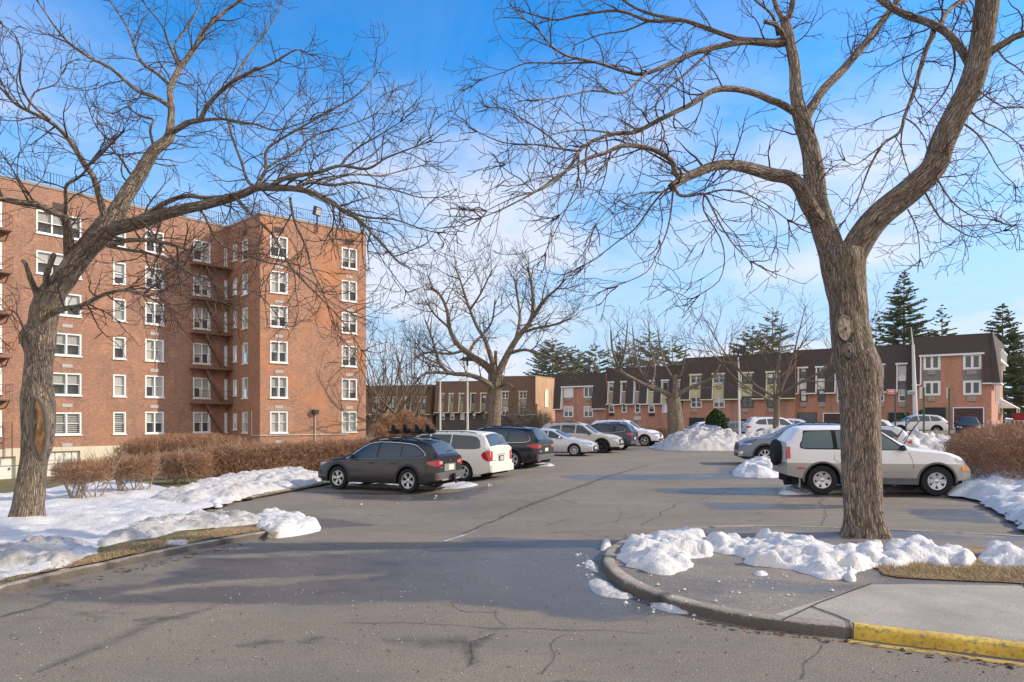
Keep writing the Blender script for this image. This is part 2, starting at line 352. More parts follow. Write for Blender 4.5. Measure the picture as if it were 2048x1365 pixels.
def resample(pts,step,closed=True):
    out=[];n=len(pts)
    for i in range(n if closed else n-1):
        a=pts[i];b=pts[(i+1)%n];L=math.hypot(b[0]-a[0],b[1]-a[1]);k=max(1,int(round(L/step)))
        for j in range(k): out.append((a[0]+(b[0]-a[0])*j/k,a[1]+(b[1]-a[1])*j/k))
    if not closed: out.append(pts[-1])
    return out
def cdt(poly,step,seed=1):
    rnd=np.random.RandomState(seed)
    bp=resample(poly,step); xs=[p[0] for p in bp]; ys=[p[1] for p in bp]
    gx,gy=np.meshgrid(np.arange(min(xs),max(xs),step),np.arange(min(ys),max(ys),step))
    gx=gx.ravel()+rnd.uniform(-.3,.3,gx.size)*step; gy=gy.ravel()+rnd.uniform(-.3,.3,gy.size)*step
    k=inside(gx,gy,bp); gx=gx[k];gy=gy[k]; d=bdist(gx,gy,bp); k=d>step*.45; gx=gx[k];gy=gy[k];d=d[k]
    pts=[Vector(p) for p in bp]+[Vector(p) for p in zip(gx,gy)]
    r=delaunay_2d_cdt(pts,[],[list(range(len(bp)))],1,1e-5)
    vs=[(v.x,v.y) for v in r[0]]; x=np.array([v[0] for v in vs]);y=np.array([v[1] for v in vs])
    dd=bdist(x,y,bp); return x,y,dd,[tuple(f) for f in r[2]]
def patch(name,poly,step,zf,mat,smooth=True,parent=None,seed=1):
    x,y,d,fs=cdt(poly,step,seed); z=zf(x,y,d)
    mb=MB(); mb.v=[(float(a),float(b),float(c)) for a,b,c in zip(x,y,z)]
    ff=[]
    for f in fs:
        a,b,c=[mb.v[i] for i in f[:3]]
        if (b[0]-a[0])*(c[1]-a[1])-(b[1]-a[1])*(c[0]-a[0])<0: f=tuple(reversed(f))
        ff.append(f)
    mb.f=ff; mb.m=[0]*len(ff); mb.uv=[None]*len(ff)
    return mb.build(name,mat,parent,smooth=smooth)
tv=np.vectorize(terrain)
def fbm(x,y,s,seed=0,oct=4):
    out=np.empty(len(x))
    for i in range(len(x)): out[i]=noise.fractal(Vector((x[i]*s+seed*7.3,y[i]*s-seed*3.1,seed*1.7)),1.0,2.0,oct)
    return out
def gp(pts,h=0.0): return [tuple(gnd(px,py,h).xy) for px,py in pts]
# ---------- ground sheet with wet attribute
WET=[[(180,1195),(420,1175),(700,1160),(900,1140),(1160,1120),(1230,1165),(1300,1200),(1400,1235),(1180,1240),(950,1212),(700,1205),(450,1210),(250,1208)],
 [(410,1118),(640,1113),(900,1090),(1130,1082),(1215,1080),(1205,1125),(1100,1150),(900,1150),(620,1152),(300,1168)],
 [(905,1075),(1200,1080),(1190,1100),(960,1090)],
 [(1120,952),(1450,947),(1570,950),(1560,958),(1350,960),(1150,960)],[(1300,978),(1560,975),(1680,985),(1560,992),(1330,988)],
 [(1400,1005),(1700,1010),(1690,1018),(1420,1020)],[(1560,985),(1900,990),(1920,996),(1560,996)],[(1800,1020),(1960,1018),(2000,1050),(1850,1040)],
 [(380,1040),(640,1035),(760,1050),(600,1062),(420,1050)],[(620,985),(900,985),(1010,965),(940,998),(700,1000)],[(1440,935),(1600,935),(1560,945),(1440,945)],
 [(60,1195),(260,1168),(330,1172),(180,1200)]]
def ground():
    def ax(a,b,lo,hi,st):
        v=list(np.arange(lo,hi,st))+[hi]; p=lo;q=st
        left=[]
        while p>a: q*=1.5; p-=q; left.append(max(p,a))
        right=[];p=hi;q=st
        while p<b: q*=1.5; p+=q; right.append(min(p,b))
        return left[::-1]+v+right
    xs=ax(-500,500,-13,13,.16); ys=ax(-40,900,3.2,30,.16)
    X,Y=np.meshgrid(xs,ys); x=X.ravel();y=Y.ravel(); z=tv(x,y)
    wet=np.zeros(len(x))
    near=(np.abs(x)<16)&(y>3)&(y<32)
    for w in WET:
        p=gp(w); xx=x[near];yy=y[near]; ins=inside(xx,yy,p); d=bdist(xx,yy,p); sd=np.where(ins,d,-d)
        sc=.25+.02*np.mean([q[1] for q in p]); v=np.clip(.5+sd/sc*.5,0,1); wet[near]=np.maximum(wet[near],v)
    mb=MB(); mb.v=list(zip(x.tolist(),y.tolist(),z.tolist())); nx=len(xs)
    for j in range(len(ys)-1):
        for i in range(nx-1):
            a=j*nx+i; mb.f.append((a,a+1,a+nx+1,a+nx))
    mb.m=[0]*len(mb.f); mb.uv=[None]*len(mb.f); mb.at={'wet':wet.tolist()}
    tag(mb.build('road',MT['asphalt'],smooth=True),'worn grey asphalt of road and parking lot with damp patches',None,None,'structure')
ground()
KH=.105; LKH=.09
# ---------- kerbs : extruded profile along a ground polyline (outer bottom edge given)
def kerb(name,line,mat,w=.16,h=KH,side=1,label=None,base=0,joint=None):
    pts=resample(line,.10,False); mb=MB(); n=len(pts); P=[]
    for i,p in enumerate(pts):
        a=pts[max(i-1,0)];b=pts[min(i+1,n-1)]; t=Vector((b[0]-a[0],b[1]-a[1]));t.normalize(); nn=Vector((-t.y,t.x))*side
        z=terrain(*p)+base; j=noise.noise(Vector((p[0]*2.1,p[1]*2.1,0)))*.012; k=noise.noise(Vector((p[0]*9,p[1]*9,3)))*.008
        prof=[(-.0,-.06),(.004+k,h*.55),(.012+j,h*.82+k),(.03,h-.006),(.06,h+j*.5),(w*.7,h+k*.6),(w-.01,h-.002),(w,h-.05)]
        P.append([Vector((p[0]+nn.x*o,p[1]+nn.y*o,z+q)) for o,q in prof])
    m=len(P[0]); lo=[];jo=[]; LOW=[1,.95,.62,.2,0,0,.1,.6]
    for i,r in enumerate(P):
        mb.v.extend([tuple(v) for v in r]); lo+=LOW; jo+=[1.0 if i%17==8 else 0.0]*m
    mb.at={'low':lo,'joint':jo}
    for i in range(n-1):
        for k in range(m-1):
            a=i*m+k; f=(a,a+m,a+m+1,a+1); mb.f.append(f if side>0 else f[::-1]);mb.m.append(0);mb.uv.append(None)
    return tag(mb.build(name,mat,smooth=True,ang=50),label,None,None,'structure')
LK=smoothpoly(gp([(-180,1240),(0,1192),(110,1162),(215,1141),(330,1113),(430,1093),(540,1074)]),2,False)
LK2=LK+smoothpoly([LK[-1]]+gp([(590,1067),(612,1060),(606,1049),(580,1043)]),2,False)[1:]
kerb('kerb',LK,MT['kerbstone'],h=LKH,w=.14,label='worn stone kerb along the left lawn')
# left lawn
notch=gp([(548,1071),(562,1062),(556,1050),(535,1041),(470,1034),(400,1030),(360,1024),(372,1016),(420,1009),(500,1003),(560,990),(600,982),(650,972),(700,962),(735,950),(760,935),(780,915)])
far=[(-3,62),(-3,74),(-90,74),(-90,6.5)]
def offset(line,o):
    out=[];n=len(line)
    for i,p in enumerate(line):
        a=line[max(i-1,0)];b=line[min(i+1,n-1)];t=Vector((b[0]-a[0],b[1]-a[1]));t.normalize();out.append((p[0]-t.y*o,p[1]+t.x*o))
    return out
LKi=offset(LK,.145)
lawnpoly=LKi+notch+[(-3.2,44)]+far
def split_lawn():
    # coarse far lawn + fine near lawn handled by variable z patch
    zf=lambda x,y,d: tv(x,y)+LKH-.012-np.clip(.25-d,0,.25)*.08+fbm(x,y,1.5,3,3)*.02
    o=patch('lawn',lawnpoly,.5,zf,MT['lawn']); tag(o,None,None,None,'structure')
    strip=smoothpoly(LKi,0,False)+gp([(550,1069),(560,1060),(552,1048),(525,1041),(480,1042),(440,1052),(400,1065),(300,1080),(150,1120),(0,1165),(-120,1195)],.12)
    zf2=lambda x,y,d: tv(x,y)+LKH+.006+fbm(x,y,3,5,4)*.018
    o=patch('dead_grass_verge',strip,.09,zf2,MT['dead_grass']); tag(o,None,None,None,'structure')
split_lawn()
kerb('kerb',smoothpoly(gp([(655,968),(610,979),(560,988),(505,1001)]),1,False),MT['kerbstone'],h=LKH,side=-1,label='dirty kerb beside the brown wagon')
# right island
RK=gp([(1500,1061),(1400,1064),(1335,1070),(1285,1080),(1248,1090),(1222,1102),(1206,1118),(1203,1135),(1212,1152),(1232,1170),(1270,1192),(1325,1213),(1400,1235),(1500,1255),(1610,1269),(1708,1278)])
RK=smoothpoly(RK,2,False)
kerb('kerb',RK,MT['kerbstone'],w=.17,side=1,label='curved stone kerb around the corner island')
YK=gp([(1708,1278),(1800,1290),(1930,1306),(2060,1322),(2300,1352)])
kerb('yellow_kerb',YK,MT['yellow_kerb'],w=.16,h=KH+.004,side=1,label='yellow painted kerb of the corner island')
RKi=offset(RK,.15); YKi=offset(YK,.17)
back=gp([(2300,1098),(2048,1083),(1800,1070),(1600,1063)])
isl=RKi+YKi+[(9.5,6.0)]+back
zi=lambda x,y,d: tv(x,y)+KH-.012+fbm(x,y,.8,9,3)*.006
o=patch('sidewalk',isl,.25,zi,MT['sidewalk']); tag(o,None,None,None,'structure')
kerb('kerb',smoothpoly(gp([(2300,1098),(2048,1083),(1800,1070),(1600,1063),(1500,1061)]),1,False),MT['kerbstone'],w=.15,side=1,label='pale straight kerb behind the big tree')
def flat(name,px,h,mat,label=None,kind='structure',step=.3,sm=0):
    p=gp(px,h); p=smoothpoly(p,sm) if sm else p
    o=patch(name,p,step,lambda x,y,d: tv(x,y)+h+fbm(x,y,.8,9,2)*.004,mat); tag(o,label,None,None,kind); return o
RKl=[p for p in RKi if p[1]>0][-9:]
cp=gp([(1742,1168),(1850,1168),(2100,1172),(2300,1178)],KH)+YKi[::-1]+RKl[::-1]
cp=[p for p in cp]
o=patch('concrete_path',cp,.3,lambda x,y,d: tv(x,y)+KH-.006+fbm(x,y,.8,9,2)*.004,MT['concrete']); tag(o,None,None,None,'structure')
flat('dead_grass_verge',[(1690,1096),(1800,1090),(2200,1098),(2250,1180),(2048,1166),(1880,1160),(1770,1153),(1755,1135),(1640,1110)],KH+.003,MT['dead_grass'],step=.08,sm=1)
# right lot kerb + bank
RB=smoothpoly(gp([(2300,1230),(2110,1106),(2048,1064),(1990,1022),(1945,992),(1900,960),(1860,935)]),1,False)
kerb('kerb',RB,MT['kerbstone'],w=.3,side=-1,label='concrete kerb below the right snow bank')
bank=offset(RB,-.28)+[(gnd(1830,905)).xy[:],(13.2,38),(60,42),(60,10)]
o=patch('bank',[tuple(p) for p in bank],.5,lambda x,y,d: tv(x,y)+KH+np.clip(d,0,3)*.06,MT['dead_grass']); tag(o,None,None,None,'structure')
# marks on the asphalt
def ribbon(mb,pts,w,h,jag=0,taper=False):
    p=[gnd(a,b) for a,b in pts]; p=[Vector((q.x,q.y)) for q in p]
    r=resample([tuple(q) for q in p],.15,False); L=[];n=len(r)
    for i,q in enumerate(r):
        a=r[max(i-1,0)];b=r[min(i+1,n-1)];t=Vector((b[0]-a[0],b[1]-a[1]));t.normalize();nn=Vector((-t.y,t.x))
        jx=noise.noise(Vector((q[0]*3,q[1]*3,1)))*jag; ww=w*(1+.5*noise.noise(Vector((q[0]*4,q[1]*4,5))))*((max(.02,math.sin(math.pi*(i+.3)/(n-.4))))**.6 if (taper or w>=.14) else 1)
        c=Vector(q)+nn*jx; L.append((c+nn*ww/2,c-nn*ww/2))
    for i in range(n-1):
        a,b=L[i];c,d=L[i+1]; f=[Vector((v.x,v.y,terrain(v.x,v.y)+h)) for v in (a,b,d,c)]; mb.quad(*f,0,[(0,i*.2),(1,i*.2),(1,i*.2+.2),(0,i*.2+.2)])
def marks():
    mb=MB()
    for l in ([(1330,993),(1440,996),(1700,1003),(1960,1012)],[(1370,1021),(1500,1024),(1700,1029),(2010,1040)],[(1400,968),(1560,971)],[(600,1003),(720,1008),(790,1007)],[(1010,944),(1130,940)],[(960,957),(1060,950)]): ribbon(mb,l,.1,.006)
    o=mb.build('lot_line',MT['line_yellow']); tag(o,'faded yellowish stall lines on the asphalt',None,None,'structure')
    mb=MB(); ribbon(mb,[(1695,1283),(1800,1297),(1950,1318),(2100,1338)],.1,.006,.02)
    o=mb.build('kerb_line',MT['line_yellow_bright']); tag(o,'worn yellow line along the painted kerb',None,None,'structure')
    mb=MB()
    ribbon(mb,[(905,1079),(960,1054),(1040,1018),(1130,985),(1220,952),(1300,930)],.06,.005,.03)
    ribbon(mb,[(1100,925),(1180,905),(1240,897)],.12,.005,.05)
    ribbon(mb,[(640,1016),(760,1010),(860,998),(960,975),(1080,955)],.05,.005,.06)
    ribbon(mb,[(1280,1052),(1310,1036),(1350,1010),(1400,1000),(1470,975)],.05,.005,.1)
    ribbon(mb,[(690,1245),(800,1247),(900,1253),(1024,1258),(1180,1262),(1310,1268)],.035,.005,.06)
    ribbon(mb,[(930,1330),(950,1300),(945,1285),(985,1268)],.03,.0055,.1); ribbon(mb,[(0,1236),(60,1218),(110,1200)],.05,.005,.05)
    ribbon(mb,[(1640,1052),(1655,1030),(1640,1005),(1655,990)],.04,.005,.08); ribbon(mb,[(1230,1045),(1245,1032),(1235,1018),(1290,1015)],.03,.005,.1)
    ribbon(mb,[(1090,1350),(1110,1310),(1100,1290),(1130,1270)],.025,.005,.1)
    ribbon(mb,[(1600,1360),(1610,1330),(1650,1295),(1662,1280)],.03,.005,.06)
    o=mb.build('asphalt_crack',MT['tar']); tag(o,'dark sealed cracks and seams in the asphalt',None,None,'structure')
    mb=MB(); ribbon(mb,[(868,1090),(905,1079),(955,1062)],.08,.008,.0); ribbon(mb,[(1520,1013),(1640,1014)],.05,.006); ribbon(mb,[(1445,1204),(1500,1200)],.001,.005)
    o=mb.build('frost_mark',MT['frost']); tag(o,'thin pale frosty streak on the asphalt',None,None,'structure')
    mb=MB()
    for l in ([(1010,998),(1050,1003),(1070,1010)],[(1120,1000),(1155,1008)],[(1180,1052),(1260,1038),(1290,1032)],[(1090,1052),(1150,1036)],[(1940,1012),(1890,1011)]): ribbon(mb,l,.09,.0065,.02)
    o=mb.build('tyre_mark',MT['rubber_mark']); tag(o,'dark curved tyre marks in the lot',None,None,'structure')
    mb=MB(); ribbon(mb,[(60,1350),(180,1305),(260,1270),(330,1240),(430,1212)],.30,.0045,.1); ribbon(mb,[(265,1242),(330,1240),(380,1236)],.35,.005,.1); ribbon(mb,[(470,1292),(520,1285),(570,1284)],.3,.005,.1); ribbon(mb,[(595,1284),(650,1276)],.3,.005,.08)
    ribbon(mb,[(770,1275),(840,1282),(900,1290),(950,1300)],.5,.005,.2); ribbon(mb,[(930,1335),(945,1300),(985,1268)],.22,.0052,.1); ribbon(mb,[(0,1236),(60,1220),(120,1198)],.15,.005,.05)
    ribbon(mb,[(905,1079),(960,1054),(1040,1018),(1130,985),(1220,952),(1300,930)],.35,.0042,.08)
    o=mb.build('oil_stain',MT['stain']); tag(o,'soft dark stains along the seams of the asphalt',None,None,'structure')
    mb=MB()  # expansion joints
    for l in ([(1566,1240),(1640,1205),(1742,1168)],[(1622,1213),(1670,1230),(1700,1243)],[(2043,1168),(2100,1215)]):
        pts=[gnd(a,b,KH) for a,b in l]
        for a,b in zip(pts,pts[1:]): mb.bar(a+Vector((0,0,.002)),b+Vector((0,0,.002)),.012,.006)
    o=mb.build('paving_joint',MT['iron']); tag(o,'dark joints between pavement slabs',None,None,'structure')
marks()
# leaves and grass blades
def scatter_tri(name,poly,n,size,mat,h,label,up=.6,thin=.2,seed=3):
    rnd=random.Random(seed); xs=[p[0] for p in poly];ys=[p[1] for p in poly]; mb=MB();c=0
    X=np.array([rnd.uniform(min(xs),max(xs)) for _ in range(n*3)]);Y=np.array([rnd.uniform(min(ys),max(ys)) for _ in range(n*3)]);k=inside(X,Y,poly)
    for x,y in list(zip(X[k],Y[k]))[:n]:
        z=terrain(x,y)+h;a=rnd.uniform(0,6.28);L=size*rnd.uniform(.5,1.3);d=Vector((math.cos(a),math.sin(a),rnd.uniform(.1,1)*up)).normalized()*L
        s=Vector((-math.sin(a),math.cos(a),rnd.uniform(-.4,.4)))*L*thin; p=Vector((x,y,z))
        mb.add([p-s*.5,p+s*.5,p+d*.6+s*.4,p+d],[(0,1,2),(0,2,3)])
    return tag(mb.build(name,mat),label,'grass' if 'grass' in name else 'leaves',None,'stuff')
scatter_tri('grass_tufts',gp([(1770,1153),(1880,1160),(2048,1166),(2120,1170),(2100,1130),(1900,1120),(1750,1135)],KH),7000,.07,MT['straw'],KH+.01,'dry straw coloured grass tufts beside the pavement',1.2,.08)
scatter_tri('grass_tufts',[p for p in LKi if p[1]>5.5]+gp([(560,1056),(400,1066),(250,1095),(100,1140),(0,1162)],LKH),12000,.06,MT['straw'],LKH+.008,'dry straw coloured grass tufts along the left kerb',1.0,.08,4)
def leafline(px,n,h,seed,spread=.08,size=.035):
    rnd=random.Random(seed); L=resample(gp(px),.05,False); poly=[]
    mb=MB()
    for _ in range(n):
        q=rnd.choice(L); x=q[0]+rnd.gauss(0,spread);y=q[1]+rnd.gauss(0,spread);a=rnd.uniform(0,6.28);s=size*rnd.uniform(.4,1.2)
        u=Vector((math.cos(a),math.sin(a),rnd.uniform(-.3,.3)))*s;v=Vector((-math.sin(a),math.cos(a),rnd.uniform(0,.5)))*s*.6;p=Vector((x,y,terrain(x,y)+h+.006))
        mb.add([p-u,p-v*.8,p+u*.9,p+v],[(0,1,2,3)])
    return mb
for px,n,h,s,lab,sp in (([(1420,1248),(1600,1275),(1720,1288)],60,0,1,'brown fallen leaves in the gutter by the corner island',.05),([(1760,1296),(1900,1318),(2048,1338)],45,0,5,'brown fallen leaves in the gutter below the yellow kerb',.05),([(40,1192),(100,1178),(150,1168),(290,1135),(310,1130),(420,1104),(540,1080)],110,0,2,'brown fallen leaves along the left kerb',.07),([(1750,1135),(1900,1125),(2048,1150)],170,KH,3,'brown fallen leaves on the strip beneath the snow lumps',.15),([(140,1006),(200,1008),(260,996)],260,KH,4,'brown leaf litter under the bare bushes',.2)):
    tag(leafline(px,n,h,s,sp).build('fallen_leaves',MT['leaf_litter']),lab,'leaves',None,'stuff')
# ---------- snow
SNOWN=[0]
def snow(px,hmax,mat='snow',base=0.0,step=.08,w=.25,amp=.06,fs=1.2,lumps=0,lr=(.08,.2),seed=1,label='snow',sm=1,world=None,rag=.06,name='snow_patch',slope=None,ridge=None):
    p=world if world else gp(px,base); p=smoothpoly(p,sm)
    p=resample(p,step*1.5)
    q=[]
    for (a,b) in p:
        q.append((a+rag*noise.fractal(Vector((a*2.5,b*2.5,seed)),1,2,3),b+rag*noise.fractal(Vector((a*2.5,b*2.5,seed+9)),1,2,3)))
    rnd=random.Random(seed); xs=[v[0] for v in q];ys=[v[1] for v in q]
    L=[]
    for _ in range(lumps*4):
        if len(L)>=lumps: break
        a=rnd.uniform(min(xs),max(xs));b=rnd.uniform(min(ys),max(ys))
        if inside(np.array([a]),np.array([b]),q)[0]: rr=lr[0]+(lr[1]-lr[0])*rnd.random()**3.5; L.append((a,b,rr,rnd.uniform(.8,1.9),rnd.uniform(0,3.14)))
    def zf(x,y,d):
        e=1-np.exp(-d/w); e2=np.clip(d/w,0,1)
        h=hmax*e+amp*e2*fbm(x,y,fs,seed,5)*1.6+amp*.5*e2*np.abs(fbm(x,y,fs*3.3,seed+2,3))
        if ridge is not None:
            rx,ry,rw,rh=ridge; h=h+rh*np.exp(-((np.array([bdist(x,y,ridge[0],False)])[0])/rw)**2)*e2 if isinstance(rx,list) else h
        wx=fbm(x,y,5.5,seed+31,3)*.10; wy=fbm(x,y,5.5,seed+47,3)*.10
        for a,b,r,asp,rot in L:
            ca,sa=math.cos(rot),math.sin(rot); X_=(x-a+wx*r*6)*ca+(y-b+wy*r*6)*sa; Y_=-(x-a+wx*r*6)*sa+(y-b+wy*r*6)*ca; dd=np.hypot(X_/asp,Y_); m=dd<r; h[m]=np.maximum(h[m],h[m]*.5+(np.sqrt(np.maximum(r*r-dd[m]**2,0))*.8+.2*r*(1-dd[m]/r))*np.minimum(1,d[m]/(.5*r)+.1)*(1.0-1.5*min(r,.25)))
        h=h+.016*e2*fbm(x,y,9.0,seed+60,3); h=np.maximum(h,.0)+.006; h=h*np.clip(d/(step*1.1),0,1)**.7
        return tv(x,y)+base+h-.01*(d<step*.2)
    o=patch(name,q,step,zf,MT[mat],seed=seed); tag(o,label,'snow',None,'stuff'); return o
def snows():
    K=KH
    # big left yard sheet
    snow([(-200,1235),(-100,1200),(0,1158),(70,1143),(150,1138),(160,1112),(195,1103),(200,1085),(270,1075),(330,1062),(365,1054),(350,1042),(360,1030),(420,1012),(480,1002),(440,990),(380,985),(330,975),(280,965),(230,962),(200,965),(130,975),(60,985),(0,990),(-300,1000),(-420,1060)],.06,'snow',LKH,.12,.4,.06,1.4,40,seed=3,lr=(.04,.14),label='broad melting snow sheet around the left tree and bushes',rag=.15)
    snow([(-60,1178),(0,1152),(60,1142),(140,1138),(165,1112),(200,1103),(170,1085),(90,1080),(0,1090),(-150,1120)],.10,'snow_dirty',LKH,.045,.22,.09,2.6,110,(.03,.14),seed=5,label='dirty crusted snow heap at the left edge of the photo',rag=.08,name='snow_heap')
    snow([(195,1096),(260,1081),(330,1072),(350,1061),(420,1056),(520,1051),(545,1040),(500,1036),(420,1034),(360,1036),(290,1048),(230,1066),(190,1082)],.09,'snow_dirty',LKH,.04,.16,.07,3.2,120,(.03,.11),seed=6,label='long dirty grey snow berm behind the brown grass strip',rag=.06,name='snow_heap')
    snow([(505,1068),(540,1079),(600,1072),(655,1060),(622,1048),(590,1040),(545,1034),(505,1042)],.19,'snow',0,.04,.1,.06,3,16,(.08,.17),seed=7,label='white broken snow chunks at the tip of the left berm',rag=.08,name='snow_heap')
    snow([(328,1084),(350,1081),(383,1082),(375,1088),(345,1092),(326,1090)],.03,'snow',LKH,.04,.08,.01,3,0,seed=8,label='small thin snow patch on the brown grass strip',rag=.03)
    snow([(290,1008),(360,1012),(430,1009),(470,1003),(505,994),(540,985),(600,975),(640,968),(650,952),(600,942),(540,946),(480,956),(420,964),(350,985),(300,995)],.22,'snow_pile',K*.5,.06,.3,.09,2.2,90,(.08,.26),seed=9,label='snow bank between the long hedge and the brown wagon',rag=.1,name='snow_heap')
    snow([(408,1012),(440,1016),(450,1008),(430,1001),(412,1004)],.12,'snow',.05,.05,.12,.03,3,3,(.1,.2),seed=10,label='smooth blue white snow block on the asphalt edge',rag=.03,name='snow_heap')
    # under cars
    snow([(690,974),(780,976),(900,980),(960,972),(955,967),(880,962),(760,960),(700,964)],.05,'snow',0,.09,.15,.03,2,0,seed=11,label='thin slushy snow strip beneath the brown wagon')
    snow([(1010,932),(1060,935),(1113,933),(1105,929),(1060,926),(1010,925)],.06,'snow',0,.09,.15,.03,2,0,seed=12,label='thin snow strip beside the black three row SUV')
    # island
    snow([(1226,1112),(1250,1122),(1262,1136),(1290,1140),(1330,1150),(1350,1150),(1362,1143),(1385,1138),(1382,1120),(1400,1112),(1420,1112),(1430,1098),(1420,1082),(1390,1068),(1340,1066),(1280,1074),(1248,1090)],.07,'snow',K,.04,.18,.09,2.1,100,(.03,.22),seed=13,label='lumpy white snow covering the left end of the corner island',rag=.09,name='snow_heap')
    snow([(1395,1080),(1420,1100),(1450,1106),(1490,1115),(1500,1130),(1540,1134),(1580,1138),(1620,1150),(1640,1158),(1700,1157),(1712,1140),(1790,1133),(1780,1108),(1725,1100),(1680,1098),(1640,1086),(1590,1072),(1540,1070),(1480,1078)],.08,'snow',K,.04,.2,.09,2.0,130,(.03,.23),seed=14,label='middle stretch of lumpy white snow in front of the big tree',rag=.09,name='snow_heap')
    snow([(1745,1133),(1790,1138),(1830,1130),(1870,1133),(1900,1138),(1945,1134),(1958,1122),(1930,1105),(1870,1094),(1830,1090),(1790,1094),(1750,1104)],.09,'snow',K,.04,.12,.07,2.4,46,(.04,.26),seed=15,label='rounded snow boulders right of the big tree trunk',rag=.06,name='snow_heap')
    snow([(1950,1128),(1990,1137),(2048,1140),(2120,1142),(2120,1112),(2048,1106),(1985,1104),(1952,1112)],.08,'snow',K,.04,.12,.06,2.4,30,(.04,.26),seed=16,label='rounded snow boulders at the right edge of the photo',rag=.05,name='snow_heap')
    snow([(1720,1137),(1735,1136),(1744,1133),(1738,1126),(1722,1127)],.05,'snow',K,.02,.05,.01,4,2,(.06,.1),seed=19,label='single snow lump in front of the tree snow',rag=.015,name='snow_heap')
    snow([(1686,1158),(1700,1163),(1714,1162),(1712,1152),(1700,1140),(1688,1146)],.09,'snow',K,.015,.06,.01,4,1,(.12,.13),seed=17,label='egg shaped snow lump lying alone on the pavement',rag=.01,name='snow_heap')
    snow([(1500,1146),(1520,1152),(1540,1148),(1520,1142)],.03,'snow',K,.03,.05,.01,4,0,seed=18,label='small flat snow scrap on the pavement below the tree snow',rag=.02)
    snow([(1165,1126),(1175,1140),(1200,1150),(1196,1135),(1190,1125),(1180,1122)],.035,'snow_pile',0,.028,.10,.03,3,0,seed=20,label='uppermost snow scrap in the gutter of the curved kerb',rag=.03)
    snow([(1172,1165),(1180,1185),(1215,1195),(1250,1202),(1278,1194),(1235,1180),(1215,1160),(1190,1156)],.035,'snow_pile',0,.028,.10,.03,3,0,seed=21,label='middle snow scrap in the gutter of the curved kerb',rag=.04)
    snow([(1288,1210),(1320,1222),(1370,1232),(1395,1230),(1360,1216),(1310,1200)],.035,'snow_pile',0,.028,.10,.03,3,0,seed=22,label='lowest snow scrap in the gutter of the curved kerb',rag=.04)
    snow([(1198,1098),(1205,1104),(1224,1100),(1222,1086),(1208,1080)],.08,'snow',0,.03,.06,.03,4,3,(.07,.12),seed=23,label='small upright snow chunk outside the island kerb tip',rag=.03,name='snow_heap')
    # right side
    snow([(1455,952),(1500,956),(1560,957),(1580,945),(1560,932),(1520,926),(1480,930)],.40,'snow',0,.06,.45,.10,2.2,14,(.1,.3),seed=24,label='pointed white snow heap behind the silver SUV spare wheel',rag=.06,name='snow_heap')
    snow([(1545,988),(1580,991),(1640,988),(1700,986),(1800,985),(1880,984),(1880,972),(1800,972),(1700,972),(1590,972)],.10,'snow',0,.09,.2,.06,1.6,8,(.12,.25),seed=25,label='icy snow strip beneath the silver SUV',rag=.08)
    snow([(1880,990),(1945,994),(1990,1020),(2048,1058),(2160,1140),(2400,1200),(2400,985),(2150,945),(2048,935),(2000,925),(1940,915),(1900,925),(1905,945),(1925,968)],.30,'snow',K*.7,.08,.45,.12,1.3,110,(.1,.42),seed=26,label='large rolling snow bank right of the silver SUV',rag=.12,name='snow_heap')
    snow([(1290,893),(1420,893),(1560,892),(1700,893),(1900,897),(1900,884),(1700,880),(1560,878),(1400,878),(1310,880)],.3,'snow_pile',0,.16,.5,.1,1,0,seed=27,label='low dirty snow apron in front of the far snow ridge',rag=.2,name='snow_heap')
    def heap(x0,x1,Y,dep,topf,seed,label):
        a=at(x0,890,Y).x;b=at(x1,890,Y).x
        poly=smoothpoly([(a,Y),(a+.4,Y-dep),(b-.4,Y-dep),(b,Y),(b-.4,Y+dep),(a+.4,Y+dep)],2)
        def zf(x,y,d):
            px=x/y*F+CX; tp=np.interp(px,[t[0] for t in topf],[H+(HY-t[1])/F*Y for t in topf])
            e=1-np.exp(-d/(dep*.32)); z0=tv(x,y)
            return z0+(tp-z0)*e*1.0+.26*np.clip(d,0,1)*fbm(x,y,1.5,seed,5)+.34*np.clip(d,0,1)*(np.abs(fbm(x,y,3.0,seed+5,3))-.3)-.02
        o=patch('snow_heap',poly,.14,zf,MT['snow_pile'],seed=seed); tag(o,label,'snow',None,'stuff')
    heap(1302,1520,45,3.4,[(1308,888),(1330,872),(1360,860),(1400,855),(1430,856),(1470,859),(1500,866)],31,'tall dirty ploughed snow ridge beside the white SUV nose')
    heap(1440,1690,44.5,3.4,[(1440,872),(1480,866),(1510,860),(1560,857),(1600,859),(1640,864),(1680,870)],32,'lower ploughed snow ridge under the dark leafless tree')
    heap(1700,1960,38,3.0,[(1700,872),(1780,868),(1830,865),(1880,868),(1960,876)],33,'snow bank behind the hood of the silver SUV')
snows()

